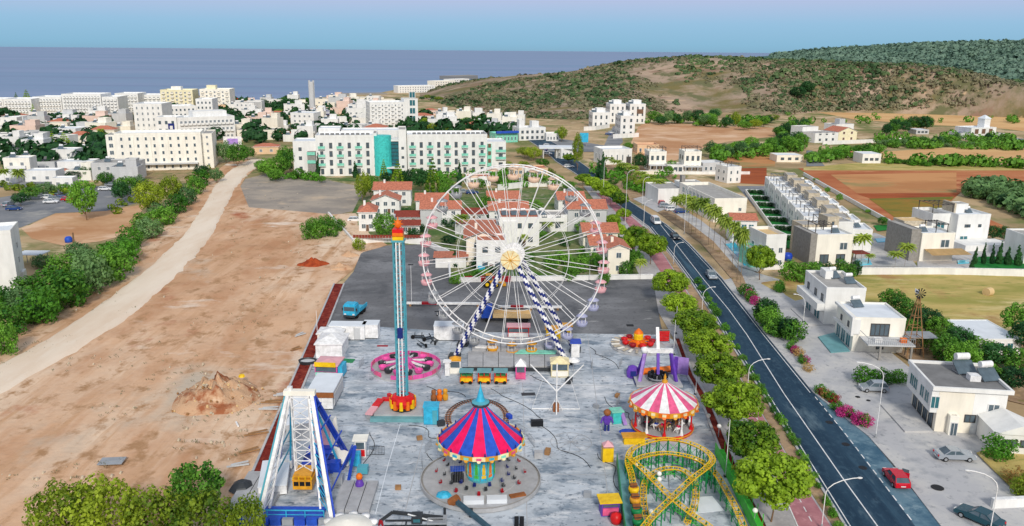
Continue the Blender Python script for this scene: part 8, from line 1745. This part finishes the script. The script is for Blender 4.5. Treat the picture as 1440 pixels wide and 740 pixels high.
for i in range(4):
    m_ = MB(); m_.lathe([(0, -.5), (.55, -.25), (.6, .2), (.3, .5), (0, .55)], 6); m_.v = [(x * rnd.uniform(.7, 1.2), y * rnd.uniform(.7, 1.2), z * rnd.uniform(.6, 1.1)) for x, y, z in m_.v]; rock.append(m_.mesh('stone', ('stone_wall', 'wood', 'stone_wall', 'canvas_sand')[i]))
for i in range(130):
    a = rnd.uniform(0, 6.28); t = rnd.uniform(.1, 1.08); x, y = 6.2 * t * math.cos(a), 5.9 * t * math.sin(a); z = max(0, 2.8 * max(0, 1 - t) ** .85); s = rnd.uniform(.12, .45); link('stone', rock[i % 4], o, (x, y, z + .05), (rnd.random() * 3, rnd.random() * 3, 0), (s, s, s))
o, g = heap('red_soil_heap', 'low heap of bright red soil on the dirt lot', 441, 373, 3.4, 1.3, 'red_heap', .7, 5)
o, g = heap('gravel_heap', 'pale gravel heap right of the red soil heap', 480, 378, 2.8, 1.1, 'heap_soil', .8, 7)
o, g = heap('brown_soil_heap', 'small brown soil heap above the gravel heap', 492, 360, 2.2, .8, 'heap_soil', .7, 8)
g = G(338, 547); solo('yellow_bag', 'yellow plastic bag on the rubble heap', 'bag', MB().lathe([(0, 0), (.5, .1), (.4, .4), (0, .5)], 7), 'yellow_paint', (g.x, g.y + 1, 1.4))
g = G(158, 654); solo('metal_sheet', 'flat grey metal sheets lying on the sand', 'sheet', MB().box(-1.4, 1.4, -.9, .9, 0, .06).box(-1.2, 1.3, -.2, .2, .06, .12), 'steel', (g.x, g.y, .5), .1)
g = G(334, 602); solo('white_pipe', 'short white pipe lying on the dirt', 'pipe', MB().cyl((0, -.7, .1), (0, .7, .1), .12), 'white_paint', (g.x, g.y, .45), .5)
g = G(97, 341); solo('blue_tank', 'round blue tank among the bushes at left', 'tank', MB().lathe([(0, 0), (.9, 0), (.95, 1.0), (.6, 1.5), (0, 1.6)], 14), 'royal_paint', (g.x, g.y, 0), smooth=True)
g = G(104, 345); solo('tree_stump_post', 'dark wooden post beside the blue tank', 'post', MB().cyl((0, 0, 0), (.1, 0, 3.2), .25, .18, 8), 'bark', (g.x, g.y, 0))
g = G(677, 384); solo('blue_bin', 'blue waste bin before the white cube annex behind the wall', 'bin', MB().box(-.8, .8, -.5, .5, 0, 1.5), 'sky_paint', (g.x, g.y, 0))

# ---------------- loose equipment on the concrete
rnd = random.Random(31)
for i, (x0, y0, x1, y1) in enumerate(((575, 600, 640, 620), (600, 545, 655, 560), (690, 548, 760, 590), (745, 530, 790, 545), (850, 560, 895, 600), (840, 640, 880, 700), (520, 610, 512, 690), (760, 600, 830, 660), (830, 490, 870, 520), (640, 690, 600, 640))):
    a, b_ = G(x0, y0), G(x1, y1); pts = []
    for k in range(15): t = k / 14; p = a.lerp(b_, t); w = math.sin(t * math.pi); pts.append(V(p.x - a.x + w * math.sin(t * 7 + i) * .9, p.y - a.y + w * math.cos(t * 5 + i * 2) * 1.2, .03))
    solo('power_cable', 'black power cable snaking over the concrete between the rides', 'cable', MB().tube(pts, .04, 4), 'rubber', (a.x, a.y, FZ), group='power cables on the yard')
bar = MB(); [bar.bar((x * .22, 0, .12), (x * .22, 0, 1.05), .025) for x in range(11)]; bar.bar((0, 0, .12), (2.2, 0, .12), .045); bar.bar((0, 0, 1.05), (2.2, 0, 1.05), .045); bar.bar((.2, -.3, 0), (.2, .3, 0), .05); bar.bar((2.0, -.3, 0), (2.0, .3, 0), .05)
BARM = bar.mesh('crowd_barrier', 'steel')
for i, (x, y, a) in enumerate(((598, 640, 1.3), (594, 662, 1.7), (742, 616, 2.2), (752, 632, 1.9), (660, 556, 0), (686, 556, .1), (708, 555, 0), (866, 575, 1.2), (862, 600, 1.5), (640, 612, .6), (832, 520, 1.4), (846, 505, .4), (520, 535, .9), (505, 520, 1.4), (620, 535, 2.0), (870, 520, 1.2))):
    g = G(x, y); tag(link('crowd_barrier', BARM, None, (g.x, g.y, FZ), (0, 0, a)), 'steel crowd barrier standing on the fair concrete', 'barrier', 'crowd barriers on the yard')
for i, (x, y, m_) in enumerate(((702, 600, 'wood'), (716, 590, 'blue_paint'), (590, 620, 'wood'), (838, 575, 'steel'), (548, 560, 'red_paint'), (620, 600, 'dark_metal'), (770, 640, 'wood'), (826, 700, 'steel'), (560, 690, 'wood'), (800, 540, 'dark_metal'), (868, 560, 'wood'), (520, 590, 'steel'))):
    g = G(x, y); w = rnd.uniform(.3, .6); mb = MB().box(-w, w, -w * .7, w * .7, .08, .08 + w * 1.2).box(-w * .9, w * .9, -w * .6, w * .6, 0, .08); solo('equipment_case', 'small equipment case left on the fair concrete', 'case', mb, m_, (g.x, g.y, FZ), rnd.uniform(0, 3), 'equipment cases on the yard')
# weeds and stones on the bare lot: nobody could count these
wd = MB(); st = MB()
for i in range(1300):
    x, y = rnd.uniform(-100, 470), rnd.uniform(262, 700)
    if y < 262 + max(0, 330 - x) * .72 or x > 470 - (y - 400) * .44: continue
    g = G(x, y); s_ = rnd.uniform(.1, .3)
    if noise.noise(Vector((g.x * .07, g.y * .07, 9))) < .05: continue
    if i % 3:
        for k in range(5): a = rnd.uniform(0, 6.28); q = g + V(math.cos(a) * s_, math.sin(a) * s_, .35 + rnd.uniform(0, .2)); wd.add([q, q + V(.1, .02, 0), q + V(.12 * math.cos(a), .12 * math.sin(a), .12 + s_ * .5)], [(0, 1, 2)])
    else: st.cyl((g.x, g.y, .2), (g.x + s_ * .3, g.y, .35 + s_ * .6), s_ * .8, s_ * .4, 5)
for nm, m_, mt, lb in (('weeds', wd, 'leaf_scrub', 'dry weeds dotted over the bare dirt lot'), ('loose_stones', st, 'stone_wall', 'loose stones scattered over the bare dirt lot')):
    o = link(nm, m_.mesh(nm, mt), kind='stuff'); o['label'] = lb; o['category'] = nm.replace('_', ' ')

# ================================================================ things that look alike are told apart by their place
_ones = ['', 'first', 'second', 'third', 'fourth', 'fifth', 'sixth', 'seventh', 'eighth', 'ninth', 'tenth', 'eleventh', 'twelfth', 'thirteenth', 'fourteenth', 'fifteenth', 'sixteenth', 'seventeenth', 'eighteenth', 'nineteenth']
def nth_word(n):
    if n < 20: return _ones[n]
    t = ['', '', 'twent', 'thirt', 'fort', 'fift'][n // 10]
    return t + 'ieth' if n % 10 == 0 else t + 'y-' + _ones[n % 10]
_by = {}
for o in list(COL.objects):
    if o.parent is None and o.get('label') and o.get('kind') is None: _by.setdefault(o['label'], []).append(o)
for lb, L in _by.items():
    if len(L) < 2: continue
    L.sort(key=lambda o: proj(o.location)[0])
    for i, o in enumerate(L):
        o['label'] = lb + (', leftmost' if i == 0 else ', rightmost' if i == len(L) - 1 else ', ' + nth_word(i + 1) + ' from left')
        if not o.get('group'): o['group'] = lb[:48]
